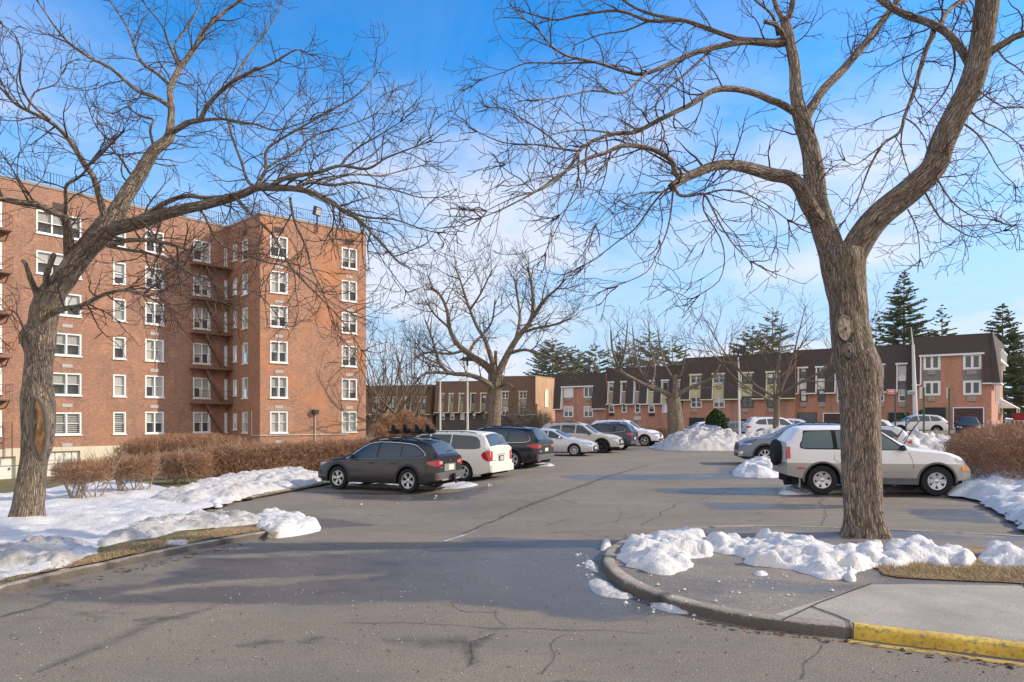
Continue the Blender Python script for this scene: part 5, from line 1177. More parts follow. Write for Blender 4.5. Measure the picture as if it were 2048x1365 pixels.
def btree(name,label,px,Z,base_py,hpx,trunk_w,seed,spread=.55,forks=5,clear=.3,red=False,traceL=None,group=None,dens=1.0,mat=None,lenk=1.0,leanx=0):
    """procedural bare tree; hpx top pixel y"""
    r=random.Random(seed); b=at(px,HY,Z); z0=terrain(b.x,b.y); top=at(px,hpx,Z).z; Ht=top-z0
    R=empty(name,(b.x,b.y,z0)); tag(R,label,'tree',group); rt_=trunk_w/F*Z/2
    tb=MB(); tw=MB(); 
    hc=Ht*clear; tp=walk(r,Vector((0,0,-.1)),Vector((leanx,0,1)).normalized(),hc,6,.05,Vector((0,0,.03)))
    tb.tube(tp,[rt_*(1.25 if i==0 else 1-.25*i/6) for i in range(7)],10)
    sc=Ht/12.0
    pr=mkpr(maxlv=4 if dens>.6 else 3,limbs=True,dens=[1.0/sc*dens,1.7/sc*dens,2.4/sc*dens,2.6/sc*dens],len=[3.4*sc*lenk,2.0*sc*lenk,1.1*sc*lenk,.6*sc],rad=[.055*sc,.03*sc,.018*sc,.012*sc],seg=[6,4,3,2],wob=.17,trop=Vector((0,0,.05)),tip=.008*sc*1.1,ang=(25,55))
    for k in range(forks):
        az=2*math.pi*(k+r.random()*.5)/forks; el=r.uniform(.35,.9) if k else 1.35
        d=Vector((math.cos(az)*spread*math.cos(el)*1.8,math.sin(az)*spread*math.cos(el)*1.8,math.sin(el))).normalized()
        ln=(Ht-hc)*r.uniform(.75,1.0)*(1.0 if el>.6 else 1.05); s,_=interp(tp,r.uniform(.75,1)); 
        q=walk(r,s,d,ln,9,.13,Vector((0,0,.07))); rr=rt_*r.uniform(.4,.6)
        tb.tube(q,[rr+(.02*sc-rr)*(i/9)**.7 for i in range(10)],7); grow((tb,tw),q,rr,.02*sc,0,pr,r,.15)
    tb.build('trunk',MT['bark_limb'],R,smooth=True); tw.build('crown',MT[mat or ('twig_red' if red else 'twig')],R,smooth=True)
    return R
def centre_tree():
    T=[(987,858,30),(988,840,28),(989,800,26),(991,770,26),(993,750,30)]
    L=[('a','T',[(990,756),(972,732),(937,708),(913,685),(899,656),(894,621),(880,590),(862,575)],17,4,1.5),('a2','a',[(937,708),(950,685),(970,665),(985,640),(990,600)],7,3,2.5),('a3','a',[(930,700),(900,708),(860,705),(830,715)],7,3,0),
     ('b','T',[(992,752),(972,685),(954,653),(937,612),(925,575),(915,545)],12,3,-1),('c','T',[(994,752),(1016,708),(1033,679),(1060,644),(1066,612),(1063,568),(1055,535)],17,4,0.5),
     ('c2','c',[(1030,685),(1040,640),(1036,600),(1030,560)],8,3,3),('c3','c',[(1060,644),(1086,603),(1115,577),(1130,560)],8,3,-2),('c4','c',[(1022,706),(1051,700),(1086,711),(1110,720)],8,3,-1.5),
     ('c5','c',[(1045,665),(1080,655),(1110,650),(1135,640)],6,3,-3),('f','T',[(988,800),(984,776),(966,761),(937,750),(902,747),(881,729),(872,703),(861,668),(850,640)],14,3,-2.5),
     ('f2','f',[(902,747),(870,745),(845,750),(825,775)],8,4,-2.5),('g','b',[(940,620),(960,590),(975,560),(985,540)],5,2,-3),('h','a',[(899,656),(870,630),(850,600)],6,2,-1),('!s','T',[(992,745),(991,715),(992,702)],8,6,0),('i','f',[(881,729),(850,715),(830,690)],5,2,-4),('j','T',[(998,775),(1015,768),(1028,778)],8,4,-1.5)]
    pr=mkpr(maxlv=4,dens=[1.8,2.0,2.3,2.4],len=[2.1,1.3,.8,.45],rad=[.036,.022,.015,.011],seg=[5,4,3,2],tip=.009,wob=.2,trop=Vector((0,0,.06)),droop=0)
    traced('bare_tree','rounded bare tree in the centre behind the black SUV',38,T,L,pr,44,[])
centre_tree()
def far_trees():
    btree('bare_tree','slim dark bare tree in front of the cream panelled townhouse',1551,45,865,548,14,51,.75,6,.32,dens=.8)
    # pollarded stump-like tree
    T=[(1352,880,34),(1351,840,30),(1348,810,27),(1346,795,30)]
    L=[('a','T',[(1345,795),(1325,783),(1300,775),(1270,760),(1240,740),(1225,700),(1222,660)],12,3,-1),('b','T',[(1350,795),(1372,780),(1400,768),(1425,755),(1440,730)],11,3,0),('c','T',[(1347,795),(1300,768),(1280,740),(1270,700),(1265,655)],8,2,2),
      ('d','a',[(1240,740),(1250,700),(1255,650)],6,2,-2),('e','T',[(1350,795),(1352,770),(1350,750)],16,10,0),('f','e',[(1352,765),(1330,730),(1320,690),(1315,660)],5,2,1),('g','e',[(1352,765),(1365,740),(1372,700)],5,2,-1),('h','a',[(1300,775),(1310,740),(1300,690),(1298,650)],5,2,1)]
    pr=mkpr(maxlv=3,dens=[.8,1.2,1.6],len=[2.6,1.4,.8],rad=[.045,.028,.02],seg=[5,4,3],tip=.014,wob=.13,trop=Vector((0,0,.12)))
    traced('bare_tree','stout pollarded tree with thin upright shoots before the slit window townhouse',54,T,L,pr,45,[],twigm='twig_grey')
    # leaning bare tree above the roofs
    btree('bare_tree','pale bare tree leaning right above the townhouse roof',1424,112,800,612,9,52,.8,5,.45,dens=.6,mat='twig_grey',leanx=.35)
    for i,(px,Z,top,w,sd) in enumerate(((1225,118,650,9,61),(1262,122,635,9,62),(1312,116,640,9,63),(1345,124,655,8,64),(1385,120,690,7,65),(1160,130,690,7,66))):
        btree('bare_tree','%s of the thin bare trees over the roofs left of the white pole'%('second from left,third from left,fourth from left,fifth from left,rightmost,leftmost'.split(',')[i]),px,Z,800,top,w,sd,.5,5,.35,dens=.5,mat='twig_grey',group='thin bare trees beyond the townhouse roofs',lenk=1.1)
    for i,(px,Z,top,w,sd) in enumerate(((748,62,650,7,71),(768,64,635,9,72),(790,61,640,9,73),(812,66,632,7,74),(838,70,650,6,75))):
        btree('bare_tree','%s of the slender bare trees between brick building and central tree'%('leftmost,second from left,middle,second from right,rightmost'.split(',')[i]),px,Z,860,top,w,sd,.35,5,.3,dens=.55,group='slender bare trees beside the brick building')
    btree('ivy_tree','ivy wrapped leaning trunk behind the brown round bushes',808,58,860,730,10,76,.6,3,.4,dens=.5,leanx=.3)
    for i,(px,Z,top,w,sd) in enumerate(((1650,100,640,7,81),(1690,98,655,6,82),(1735,96,600,6,83))):
        btree('bare_tree','%s thin bare tree behind the big tree trunk'%('left middle right'.split()[i]),px,Z,800,top,w,sd,.5,4,.3,dens=.45,mat='twig_grey',group='thin bare trees behind the big trunk')
far_trees()
def conifer(label,px,Z,top,width,seed,mat='needle',bare=.0,shape=1.0,base=None,lev=34,sparse=1.0,droop=.25,group=None,conic=True):
    r=random.Random(seed); b=at(px,HY,Z); z0=terrain(b.x,b.y); Ht=at(px,top,Z).z-z0; Wd=width/F*Z/2
    R=empty('conifer',(b.x,b.y,z0)); tag(R,label,'tree',group); tb=MB(); lf=MB()
    tb.tube([Vector((0,0,-.2)),Vector((0,0,Ht*.5)),Vector((0,0,Ht*.98))],[Ht*.017,Ht*.01,.02],8)
    for i in range(lev):
        t=i/(lev-1); z=Ht*(bare+(1-bare)*t**.9); L0=Wd*((1-t)**shape*.97+.03) if conic else Wd*(math.sin(math.pi*min(1,.22+.78*t))**.7)
        n=int((7+5*(1-t))*sparse)
        for k in range(n):
            a=2*math.pi*(k+r.random())/n; L=L0*r.uniform(.6,1.12); d=Vector((math.cos(a),math.sin(a),r.uniform(.0,.3)-droop*(1-t)))
            p0=Vector((0,0,z+r.uniform(-.3,.3))); m=max(3,int(L/.42)); side=Vector((-math.sin(a),math.cos(a),0))
            tip=p0+d*L+Vector((0,0,L*.12)); tb.bar(p0,tip,.05,.05)
            for j in range(m):
                f=(j+.6)/m
                if f<.22: continue
                c=p0+d*L*f+Vector((0,0,L*.12*f*f)); w=(.25+.5*(1-f))*min(1.2,L*.35)+.15
                for s in (-1,1):
                    for q in range(2):
                        e=c+side*s*w*r.uniform(.5,1.1)+d.normalized()*w*r.uniform(.2,.8)+Vector((0,0,r.uniform(-.35,.12)*w)); h=r.uniform(.07,.15)*(Z/110)**.5
                        v=Vector((0,0,h))+d.normalized()*h*r.uniform(-1,1)*.7
                        lf.add([c-v*.8,e-v*.3,e+v*.4+d.normalized()*h,c+v],[(0,1,2,3)])
    tb.build('trunk',MT['bark_limb'],R); lf.build('crown',MT[mat],R)
conifer('tallest spruce standing behind the right townhouses',1808,118,545,205,1,shape=.8,lev=38)
conifer('smaller thin spruce right of the tallest spruce',1884,125,612,150,2,shape=.8,sparse=.6,lev=26)
conifer('spruce behind the end townhouse at the right edge',2005,105,612,190,3,shape=.8,lev=36)
conifer('dusky spruce partly hidden by the big trunk',1752,125,630,130,4,'needle_grey',shape=.7,sparse=.6,lev=24)
GC='loose pines beyond the townhouse roofs'
for i,(px,Z,top,w,m,sp) in enumerate(((1105,135,680,130,'needle_grey',.75),(1150,138,695,90,'needle_grey',.6),(1190,140,690,90,'needle_grey',.6),(1505,118,655,110,'needle_grey',.75),(1545,122,620,90,'needle_grey',.6),(1300,140,665,110,'needle_grey',.55),(1345,145,680,90,'needle_grey',.5),(1245,142,680,100,'needle_grey',.5))):
    conifer(['broad dark pine right of the central tree','second dark pine right of the central tree','grey green pine left of the thin bare trees','dark pine behind the head of the white light pole','greyish pine right of the white light pole','grey green pine among the bare trees over the slit window house','small grey green pine left of the leaning bare tree','thin grey green pine over the leftmost orange townhouse'][i],px,Z,top,w,100+i,m,.25,.6,sparse=sp,lev=20,droop=.05,group=GC,conic=False)
conifer('distant dark tree at the right edge of the photo',2060,120,700,120,9,'needle_grey',.1,.5,sparse=.7,lev=20,conic=False)
# ---------- hedges and bushes
def twigbush(name,label,cat,poly,ztop,zbot,n,seed,size=.22,mat='hedge_twig',stems=30,rad=.006,parts=True,round_=0,topn=None,stemb=None,dome=None):
    """poly plan polygon; twigs fill between zbot(x,y) and ztop"""
    r=random.Random(seed); xs=[p[0] for p in poly];ys=[p[1] for p in poly]
    N=n*4; X=np.array([r.uniform(min(xs),max(xs)) for _ in range(N)]);Y=np.array([r.uniform(min(ys),max(ys)) for _ in range(N)]); k=inside(X,Y,poly); X=X[k][:n];Y=Y[k][:n]; D=bdist(X,Y,poly)
    tw=MB(); e=empty(name,(0,0,0)); tag(e,label,cat)
    for x,y,d in zip(X,Y,D):
        g=terrain(x,y); zt=ztop(x,y,d)+g; zb=zbot(x,y,d)+g
        f=r.random()**(.55 if topn is None else topn); z=zb+(zt-zb)*f
        dv=Vector((r.gauss(0,.55),r.gauss(0,.55),abs(r.gauss(.7,.5))))
        if d<.25: dv.z*=.6
        dv.normalize(); L=size*r.uniform(.5,1.3); p=Vector((x,y,z-L*.8)); q=p+dv*L*.5+rvec(r)*L*.08; s=q+(dv+rvec(r)*.45).normalized()*L*.5
        u=dv.cross(rvec(r)); 
        if u.length<.1: continue
        u.normalize(); w=rad*r.uniform(.7,1.4); v=u.cross(dv)
        b=len(tw.v); tw.v.extend([tuple(p+u*w),tuple(p-u*w),tuple(p+v*w),tuple(q+u*w*.8),tuple(q-u*w*.8),tuple(q+v*w*.8),tuple(s)])
        for ff in ((0,1,4,3),(1,2,5,4),(2,0,3,5),(3,4,6),(4,5,6),(5,3,6)): tw.f.append(tuple(b+i for i in ff)); tw.m.append(0); tw.uv.append(None)
    st=MB()
    for (cx,cy,sp,ns) in (stemb or []):
        for _ in range(ns):
            a=r.uniform(0,6.28); g=terrain(cx,cy); p=Vector((cx+r.gauss(0,.1),cy+r.gauss(0,.1),g)); d=Vector((math.cos(a)*sp,math.sin(a)*sp,1)).normalized(); hh=(ztop(cx,cy,.5))*r.uniform(.62,.86)
            q=walk(r,p,d,hh*1.1,6,.13,Vector((0,0,.06))); rr=r.uniform(.014,.026); st.tube(q,[rr*(1-.65*i/6) for i in range(7)],6)
            for _ in range(5):
                c,dd=interp(q,r.uniform(.35,1)); q2=walk(r,c,(dd+rvec(r)*.7).normalized(),hh*r.uniform(.25,.5),4,.2,Vector((0,0,.1))); st.tube(q2,[rr*.5*(1-.5*i/4) for i in range(5)],4)
                for _ in range(3):
                    c2,d2=interp(q2,r.uniform(.3,1)); q3=walk(r,c2,(d2+rvec(r)*.6).normalized(),hh*r.uniform(.12,.25),3,.2,Vector((0,0,.1))); st.tube(q3,[.006,.005,.004,.004],3)
    if st.v: st.build('stems',MT['hedge_stem'],e,smooth=True)
    tw.build('twigs',MT[mat],e)
    return e
def hedges():
    def ell(c,rx,ry,n=24,rot=0): return [(c[0]+rx*math.cos(a)*math.cos(rot)-ry*math.sin(a)*math.sin(rot),c[1]+rx*math.cos(a)*math.sin(rot)+ry*math.sin(a)*math.cos(rot)) for a in [2*math.pi*i/n for i in range(n)]]
    hz=lambda Z,py: H+(HY-py)/F*Z
    b1=gnd(165,1008); b2=gnd(256,992); b3=gnd(360,972)
    for (b,rx,yt,lab,sd,n,ht) in ((b1,.72,915,'leftmost bare clipped bush with visible stems',1,2600,.42),(b2,.85,906,'second bare clipped bush between the leftmost bush and the long hedge',2,3200,.55),(b3,1.1,900,'third bare clipped bush joined to the long hedge',3,5200,.75)):
        zt=hz(b.y,yt)-b.z
        twigbush('bare_bush',lab,'bush',ell((b.x,b.y),rx,.62),lambda x,y,d,zt=zt:zt-.10*math.exp(-d/.12)+.05*noise.noise(Vector((x*3,y*3,0))),lambda x,y,d,zt=zt,ht=ht:zt-ht-.1,n,sd,.20,'hedge_twig',stemb=[(b.x-.2,b.y,.55,9),(b.x+.25,b.y+.1,.6,9)],topn=.6,rad=.0055)
    # long hedge
    c=[gnd(370,962),gnd(470,948),gnd(580,935)]; A=Vector((c[0].x,c[0].y+.4)); B=Vector((-5.6,29.5)); 
    d=(B-A).normalized(); nn=Vector((-d.y,d.x))*.75; poly=resample([tuple(A+nn),tuple(A-nn),tuple(B-nn),tuple(B+nn)],1.0)
    def zt(x,y,dd): px=CX+x/y*F; py=np.interp(px,[300,360,420,520,640,740],[895,893,888,884,877,872]); return hz(y,float(py))-terrain(x,y)-.12*math.exp(-dd/.15)+.07*noise.noise(Vector((x*2,y*2,0)))
    stb=[]
    L=(B-A).length; k=int(L/.8)
    for i in range(k): q=A+(B-A)*((i+.5)/k); stb.append((q.x,q.y,.6,12))
    twigbush('hedge','long clipped leafless hedge running behind the brown wagon','hedge',poly,zt,lambda x,y,dd:.22,30000,5,.24,'hedge_twig',stemb=stb,topn=.8,rad=.0065)
    # mound hedge in front of building
    Y=33; a=at(222,900,Y);b=at(515,900,Y-1.5); cx=(a.x+b.x)/2; rx=(b.x-a.x)/2
    pl=ell((cx,Y),rx,1.6,32)
    def zt2(x,y,dd): t=max(0,1-((x-cx)/rx)**2); return hz(y,862)-terrain(x,y)-(1-t**.22)*1.9-.25*math.exp(-dd/.3)+.06*noise.noise(Vector((x*2,y*2,0)))
    twigbush('hedge','rounded domed hedge in front of the brick wall','hedge',pl,zt2,lambda x,y,dd:.1,16000,6,.3,'hedge_twig',topn=.75,rad=.009)
    # right hedge
    c=at(1985,845,24); pl=smoothpoly([at(1884,860,23.5)[:2],at(1893,860,20.5)[:2],at(1960,860,18.2)[:2],at(2120,860,16.0)[:2],at(2400,860,16)[:2],at(2300,860,24)[:2],at(1990,860,27)[:2]],2); pl=[tuple(p) for p in pl]
    def zt3(x,y,dd): px=CX+x/y*F; py=np.interp(px,[1880,1905,1950,2048,2200],[868,852,846,842,840]); return hz(y,float(py))-.35*math.exp(-dd/.35)+.08*noise.noise(Vector((x*2,y*2,0)))
    twigbush('hedge','thick reddish brown hedge above the snow bank at the right','hedge',pl,zt3,lambda x,y,dd:.3,34000,7,.3,'hedge_twig',topn=.7,rad=.008)
    # round brown bushes
    for i,(px,rx,yt,Z) in enumerate(((775,26,822,42),(810,28,813,46),(845,26,828,41),(755,18,842,40))):
        c=at(px,850,Z); R_=rx/F*Z
        def zt4(x,y,dd,c=c,R_=R_,Z=Z,yt=yt): t=max(0,1-((x-c.x)**2+(y-c.y)**2)/(R_*R_)); return max(.3,(hz(Z,yt)-terrain(x,y))*(.45+.55*t**.5))+.1*noise.noise(Vector((x*3,y*3,0)))
        twigbush('round_bush','%s of the dull pinkish rounded bushes beside the brick building'%('second from left','tallest','rightmost','leftmost and smallest')[i],'bush',ell((c.x,c.y),R_,R_),zt4,lambda x,y,dd:.1,4200,10+i,.4,'twig_red' if 0 else 'hedge_twig',topn=.7,rad=.011)
    # low hedge behind far snow, scrub by centre tree
    c0=at(1262,860,56);c1=at(1345,860,56)
    twigbush('hedge','low tan hedge behind the white SUV before the orange townhouse','hedge',[(c0.x,56),(c1.x,56),(c1.x,58),(c0.x,58)],lambda x,y,d:hz(56,851)-.1*math.exp(-d/.2),lambda x,y,d:.1,5000,15,.35,'hedge_twig',rad=.011)
    for i,(px,rx,yt,Z) in enumerate(((1050,40,800,62),(1085,28,812,60),(1020,22,815,58))):
        c=at(px,850,Z); R_=rx/F*Z
        twigbush('scrub_bush','%s tangled leafless shrub beneath the central tree'%('largest','right hand','left hand')[i],'bush',ell((c.x,c.y),R_,R_*.8),lambda x,y,dd,c=c,R_=R_,Z=Z,yt=yt:max(.4,(hz(Z,yt))*(max(0,1-((x-c.x)**2+(y-c.y)**2)/(R_*R_)))**.5),lambda x,y,dd:.2,1500,20+i,.7,'twig_grey',rad=.012)
    # green shrubs (leafy)
    def leafy(name,label,px,Z,yt,yb,wpx,n,seed,mat='box_leaf',sq=1.0):
        r=random.Random(seed); c=at(px,yb,Z); zb=terrain(c.x,c.y); zt_=hz(Z,yt); w=wpx/F*Z/2; e=empty(name,(c.x,c.y,zb)); tag(e,label,'shrub'); mb=MB()
        for _ in range(n):
            d=rvec(r); rr=r.uniform(.72,1.03)**.6*(1+.13*noise.noise(d*2.3)); p=Vector((d.x*w*rr,d.y*w*rr,(zt_-zb)*(.5+.5*d.z*rr*sq))); L=.12; a=rvec(r)*L;b_=rvec(r)*L*.6
            mb.add([p-a,p+b_,p+a,p-b_],[(0,1,2,3)])
        mb.build('leaves',MT[mat],e); tb=MB(); tb.tube([Vector((0,0,-.1)),Vector((0,0,(zt_-zb)*.6))],[.08,.04],6); tb.build('stem',MT['bark_limb'],e)
    leafy('evergreen_shrub','rounded dark green shrub before the garage of the cream panelled townhouse',1433,56,821,868,42,6500,3)
    leafy('evergreen_shrub','clipped olive green shrub left of the tall white pole',1812,63,829,852,34,3000,4,'ivy')
    leafy('evergreen_shrub','taller olive green shrub right of the tall white pole',1842,64,822,852,26,2600,5,'ivy')
    r=random.Random(8)
    # small bare sapling and tan saplings near townhouses
    btree('bare_tree','small tan sapling beside the white light pole',1520,60,865,800,3,91,.9,5,.15,dens=.5,mat='twig_red')
    btree('bare_tree','small sapling in front of the leftmost orange townhouse',1200,70,860,770,3,92,.6,4,.2,dens=.4,mat='twig_red')
hedges()
# ---------- parametric cars ; x forward, y left, z up
GRP=['cars parked in the lot']
def car_section(sp,x):
    L=sp['L'];W=sp['W'];xr=-sp['ro'];xf=sp['wb']+sp['fo']
    def nd(d,l,k,p): return 1-k*max(0,(l-d)/l)**p
    hw=W/2*nd(x-xr,.55,sp.get('rt',.10),2.4)*nd(xf-x,.75,sp.get('ft',.17),2.2)
    T=float(np.interp(x,sp['tx'],sp['tz'])); B=min(float(np.interp(x,sp['bx'],sp['bz'])),T-.015)
    sill=sp.get('sill',.27); sill+=.10*max(0,(xr+.45-x)/.45)+.06*max(0,(x-xf+.35)/.35)
    zb=sill; Ra=sp['r']*sp.get('arch',1.19)
    for xw in (0,sp['wb']):
        d=abs(x-xw)
        if d<Ra: zb=max(zb,sp['r']+math.sqrt(Ra*Ra-d*d))
    pts=[]
    for z in sp['lv']:
        zz=min(max(z,zb),B); pts.append((zz,))
    pts.append((B,)); out=[]
    for (z,) in pts:
        q=(z-.2)/(max(B,.75)-.2); q=max(0,min(1,q)); out.append((hw*(.945+.055*math.sin(math.pi*min(1,q*.95+.08)))-.012*(1 if z<.35 else 0),z))
    yb=out[-1][0]; h=T-B; ins=min(.03+sp.get('tumble',.34)*h+.035*min(1,h/.2),yb*.55)
    cr=.05*min(1,h/.25)+.006; zr=T-cr-.035*min(1,h/.3); yr=yb-ins
    for k in range(1,6): t=k/6; out.append((yb+(yr-yb)*(t+.13*t*(1-t)*-1),B+(zr-B)*t))
    for a in (0,.5): out.append((yr+.0-(.05*a)*min(1,h/.3),zr+(.035*a)*min(1,h/.3)))
    yq=out[-1][0]; zq=out[-1][1]
    for k in range(1,7): t=k/6; out.append((yq*(1-t),zq+(T-zq)*(1-(1-t)**2)))
    return out,B,T,yr,zb
def build_car(name,label,cat,sp,pm,group=None):
    R=empty(name,(0,0,0)); tag(R,label,cat,group or GRP[0])
    xr=-sp['ro'];wb=sp['wb'];xf=wb+sp['fo']; r=sp['r']; Ra=r*sp.get('arch',1.19)
    for k in ('t','b'):
        P=sp[{'t':'top','b':'belt'}[k]]
        xs=np.arange(xr-.3,xf+.3,.02); zs=np.interp(xs,[p[0] for p in P],[p[1] for p in P]); ker=np.exp(-(np.arange(-5,6)/2.6)**2); ker/=ker.sum(); zz=np.convolve(np.pad(zs,5,'edge'),ker,'valid'); sp[k+'x']=xs; sp[k+'z']=zz
    sp['lv']=sp.get('lv',[.2,.3,.4,.48,.56,.64,.72,.8,.88])
    if sp.get('two'): sp['lv']=sorted(set(sp['lv']+[sp['two']]))
    st=set(np.round(np.arange(xr,xf,.06),3).tolist()+[xf,xr+.015,xr+.03,xf-.015,xf-.03])
    for xw in (0,wb):
        for a in np.linspace(0,math.pi,23): st.add(round(xw+Ra*math.cos(a),3))
        st.add(xw-Ra-.004); st.add(xw+Ra+.004)
    for d in np.arange(0,.5,.03): st.add(round(xr+d,3)); st.add(round(xf-d,3))
    st=sorted(x for x in st if xr<=x<=xf)
    secs=[car_section(sp,x)[0] for x in st]; m=len(secs[0]); mb=MB()
    for x,s in zip(st,secs):
        for y,z in s: mb.v.append((x,y,z))
        for y,z in s[::-1][1:]: mb.v.append((x,-y,z))
    n=2*m-1; two=sp.get('two')
    for i in range(len(st)-1):
        for j in range(n-1):
            a=i*n+j; f=(a,a+n,a+n+1,a+1)
            zc=sum(mb.v[q][2] for q in f)/4; mb.f.append(f); mb.m.append(1 if two and zc<two-.001 else 0); mb.uv.append(None)
    for i,sgn in ((0,1),(len(st)-1,-1)):
        for j in range(m-1):
            a=i*n+j;b=i*n+j+1;c=i*n+(n-2-j);d=i*n+(n-1-j)
            f=(a,b,c,d) if b!=c else (a,b,d); zc=(mb.v[a][2]+mb.v[b][2])/2
            mb.f.append(f if sgn>0 else f[::-1]); mb.m.append(1 if two and zc<two-.001 else 0); mb.uv.append(None)
    low=MT[sp.get('lowm','black_trim')] if not sp.get('lowpaint') else sp['lowpaint']
    body=mb.build('body',[pm,low],R,smooth=True,ang=32)
    mb=MB(); hw=sp['W']/2-.13; z1=min(.75,sp['belt'][0][1]-.15)
    mb.box(xr+.15,-hw,.24,xf-.2,hw,.5); mb.box(xr+.3,-hw+.12,.5,xf-.35,hw-.12,z1); mb.build('underbody',MT['under'],R)
    def ys(x,z,o=.004):
        s=car_section(sp,min(max(x,xr),xf))[0]; zz=[p[1] for p in s[:len(sp['lv'])+7]]; yy=[p[0] for p in s[:len(sp['lv'])+7]]
        return float(np.interp(z,zz,yy))+o
    def zs_(x,y,o=.006):
        s=car_section(sp,x)[0][len(sp['lv'])+6:]; return float(np.interp(abs(y),[p[0] for p in s][::-1],[p[1] for p in s][::-1]))+o
    def xe(y,z,end,o=.006):
        ym=ys((xr+.10) if end<0 else (xf-.14),z,0)-.004; y=min(abs(y),ym)
        lo,hi=(xr,xr+.8) if end<0 else (xf-.8,xf)
        f=lambda x: abs(y)<=ys(x,z,0) and z<=float(np.interp(x,sp['tx'],sp['tz']))-.012
        if end<0:
            if f(lo): return lo-o
            for _ in range(12):
                mid=(lo+hi)/2
                if f(mid): hi=mid
                else: lo=mid
            return hi-o
        if f(hi): return hi+o
        for _ in range(12):
            mid=(lo+hi)/2
            if f(mid): lo=mid
            else: hi=mid
        return lo+o
    def side(name,prof,mat,parent=R,rows=5,o=.004,sides=(1,-1),step=.08):
        """prof list (x,zlo,zhi)"""
        X=[]; 
        for a,b in zip(prof,prof[1:]):
            k=max(1,int(abs(b[0]-a[0])/step))
            for j in range(k): t=j/k; X.append([a[i]+(b[i]-a[i])*t for i in range(3)])
        X.append(list(prof[-1])); out=[]
        for s in sides:
            mb=MB(); 
            for x,zl,zh in X:
                for k in range(rows+1): z=zl+(zh-zl)*k/rows; mb.v.append((x,s*ys(x,z,o),z))
            for i in range(len(X)-1):
                for k in range(rows):
                    a=i*(rows+1)+k; f=(a,a+rows+1,a+rows+2,a+1); mb.f.append(f[::-1] if s>0 else f); mb.m.append(0); mb.uv.append(None)
            out.append(mb.build(name,mat,parent,smooth=True))
        return out
    def end(name,prof,mat,e,parent=R,o=.008,rows=4,mirror=False):
        """prof list (y,zlo,zhi)"""
        out=[]
        for s in ((1,-1) if mirror else (1,)):
            mb=MB(); X=[]
            for a,b in zip(prof,prof[1:]):
                k=max(1,int(abs(b[0]-a[0])/.06))
                for j in range(k): t=j/k; X.append([a[i]+(b[i]-a[i])*t for i in range(3)])
            X.append(list(prof[-1]))
            for y,zl,zh in X:
                for k in range(rows+1): z=zl+(zh-zl)*k/rows; yl=min(abs(y),ys((xr+.10) if e<0 else (xf-.14),z,0)+.004)*(1 if y>=0 else -1); mb.v.append((xe(yl,z,e,o),s*yl,z))
            for i in range(len(X)-1):
                for k in range(rows): a=i*(rows+1)+k; f=(a,a+1,a+rows+2,a+rows+1); mb.f.append(f if (s*e>0) else f[::-1]); mb.m.append(0); mb.uv.append(None)
            out.append(mb.build(name,mat,parent,smooth=True))
        return out
    def topp(name,xs,yf,mat,o=.007,parent=R):
        mb=MB(); k=8
        for x,w in xs:
            for j in range(k+1): y=-w+2*w*j/k; mb.v.append((x,y,zs_(x,y,o)))
        for i in range(len(xs)-1):
            for j in range(k): a=i*(k+1)+j; mb.f.append((a,a+k+1,a+k+2,a+1)); mb.m.append(0); mb.uv.append(None)
        return mb.build(name,mat,parent,smooth=True)
    G=MT[sp.get('glass','car_glass')]
    # windshield & rear glass
    def glassband(name,xa,xb,mat,mg=.07):
        xs=[]
        for i in range(13):
            x=xa+(xb-xa)*i/12; s=car_section(sp,x); xs.append((x,max(.1,s[3]-mg*1.0)))
        return topp(name,xs,None,mat,o=.012)
    glassband('windshield',*sp['ws'],MT['car_glass'] if sp.get('glass')!='car_glass_teal' else G)
    if sp.get('rwx'): 
        rg=glassband('rear_window',*sp['rwx'],MT['rear_glass'],sp.get('rwm',.08))
        w=MB(); x0,x1=sp['rwx']; xm=x0+.1*(1 if x1>x0 else -1); xa=min(x0,x1)+.03; w.tube([Vector((xa,.02,zs_(xa,.02,.03))),Vector((xa+.05,-.42,zs_(xa+.05,.42,.03)))],[.014,.008],5); w.build('wiper',MT['under'],rg)
    for wd in sp['win']:
        for o_ in side('side_window',wd,G,o=.007): pass
    if sp.get('winframe'):
        for o_ in side('window_trim',sp['winframe'],MT['under'],rows=5,o=.003): pass
    if sp.get('chrome_line'):
        for s in (1,-1):
            mb=MB(); pts=[Vector((x,s*ys(x,z,.010),z)) for x,z in crom2(sp['chrome_line'])]; mb.tube(pts,[.010]*len(pts),5); mb.build('chrome_strip',MT['chrome'],R)
    if sp.get('seams'):
        for s in (1,-1):
            mb=MB()
            for sm in sp['seams']:
                pts=[Vector((x,s*ys(x,z,.001),z)) for x,z in sm]; mb.tube(pts,[.005]*len(pts),4)
            mb.build('door_seams',MT['under'],R)
    for x,z in sp.get('handles',[]):
        for s in (1,-1):
            mb=MB(); y=ys(x,z,0); mb.box(x-.10,-.0,z-.02,x+.10,.028,z+.022,0,Matrix.Translation((0,s*y,0))@Matrix.Scale(s,4,(0,1,0))); mb.build('door_handle',pm if sp.get('hp',1) else MT['black_trim'],R)
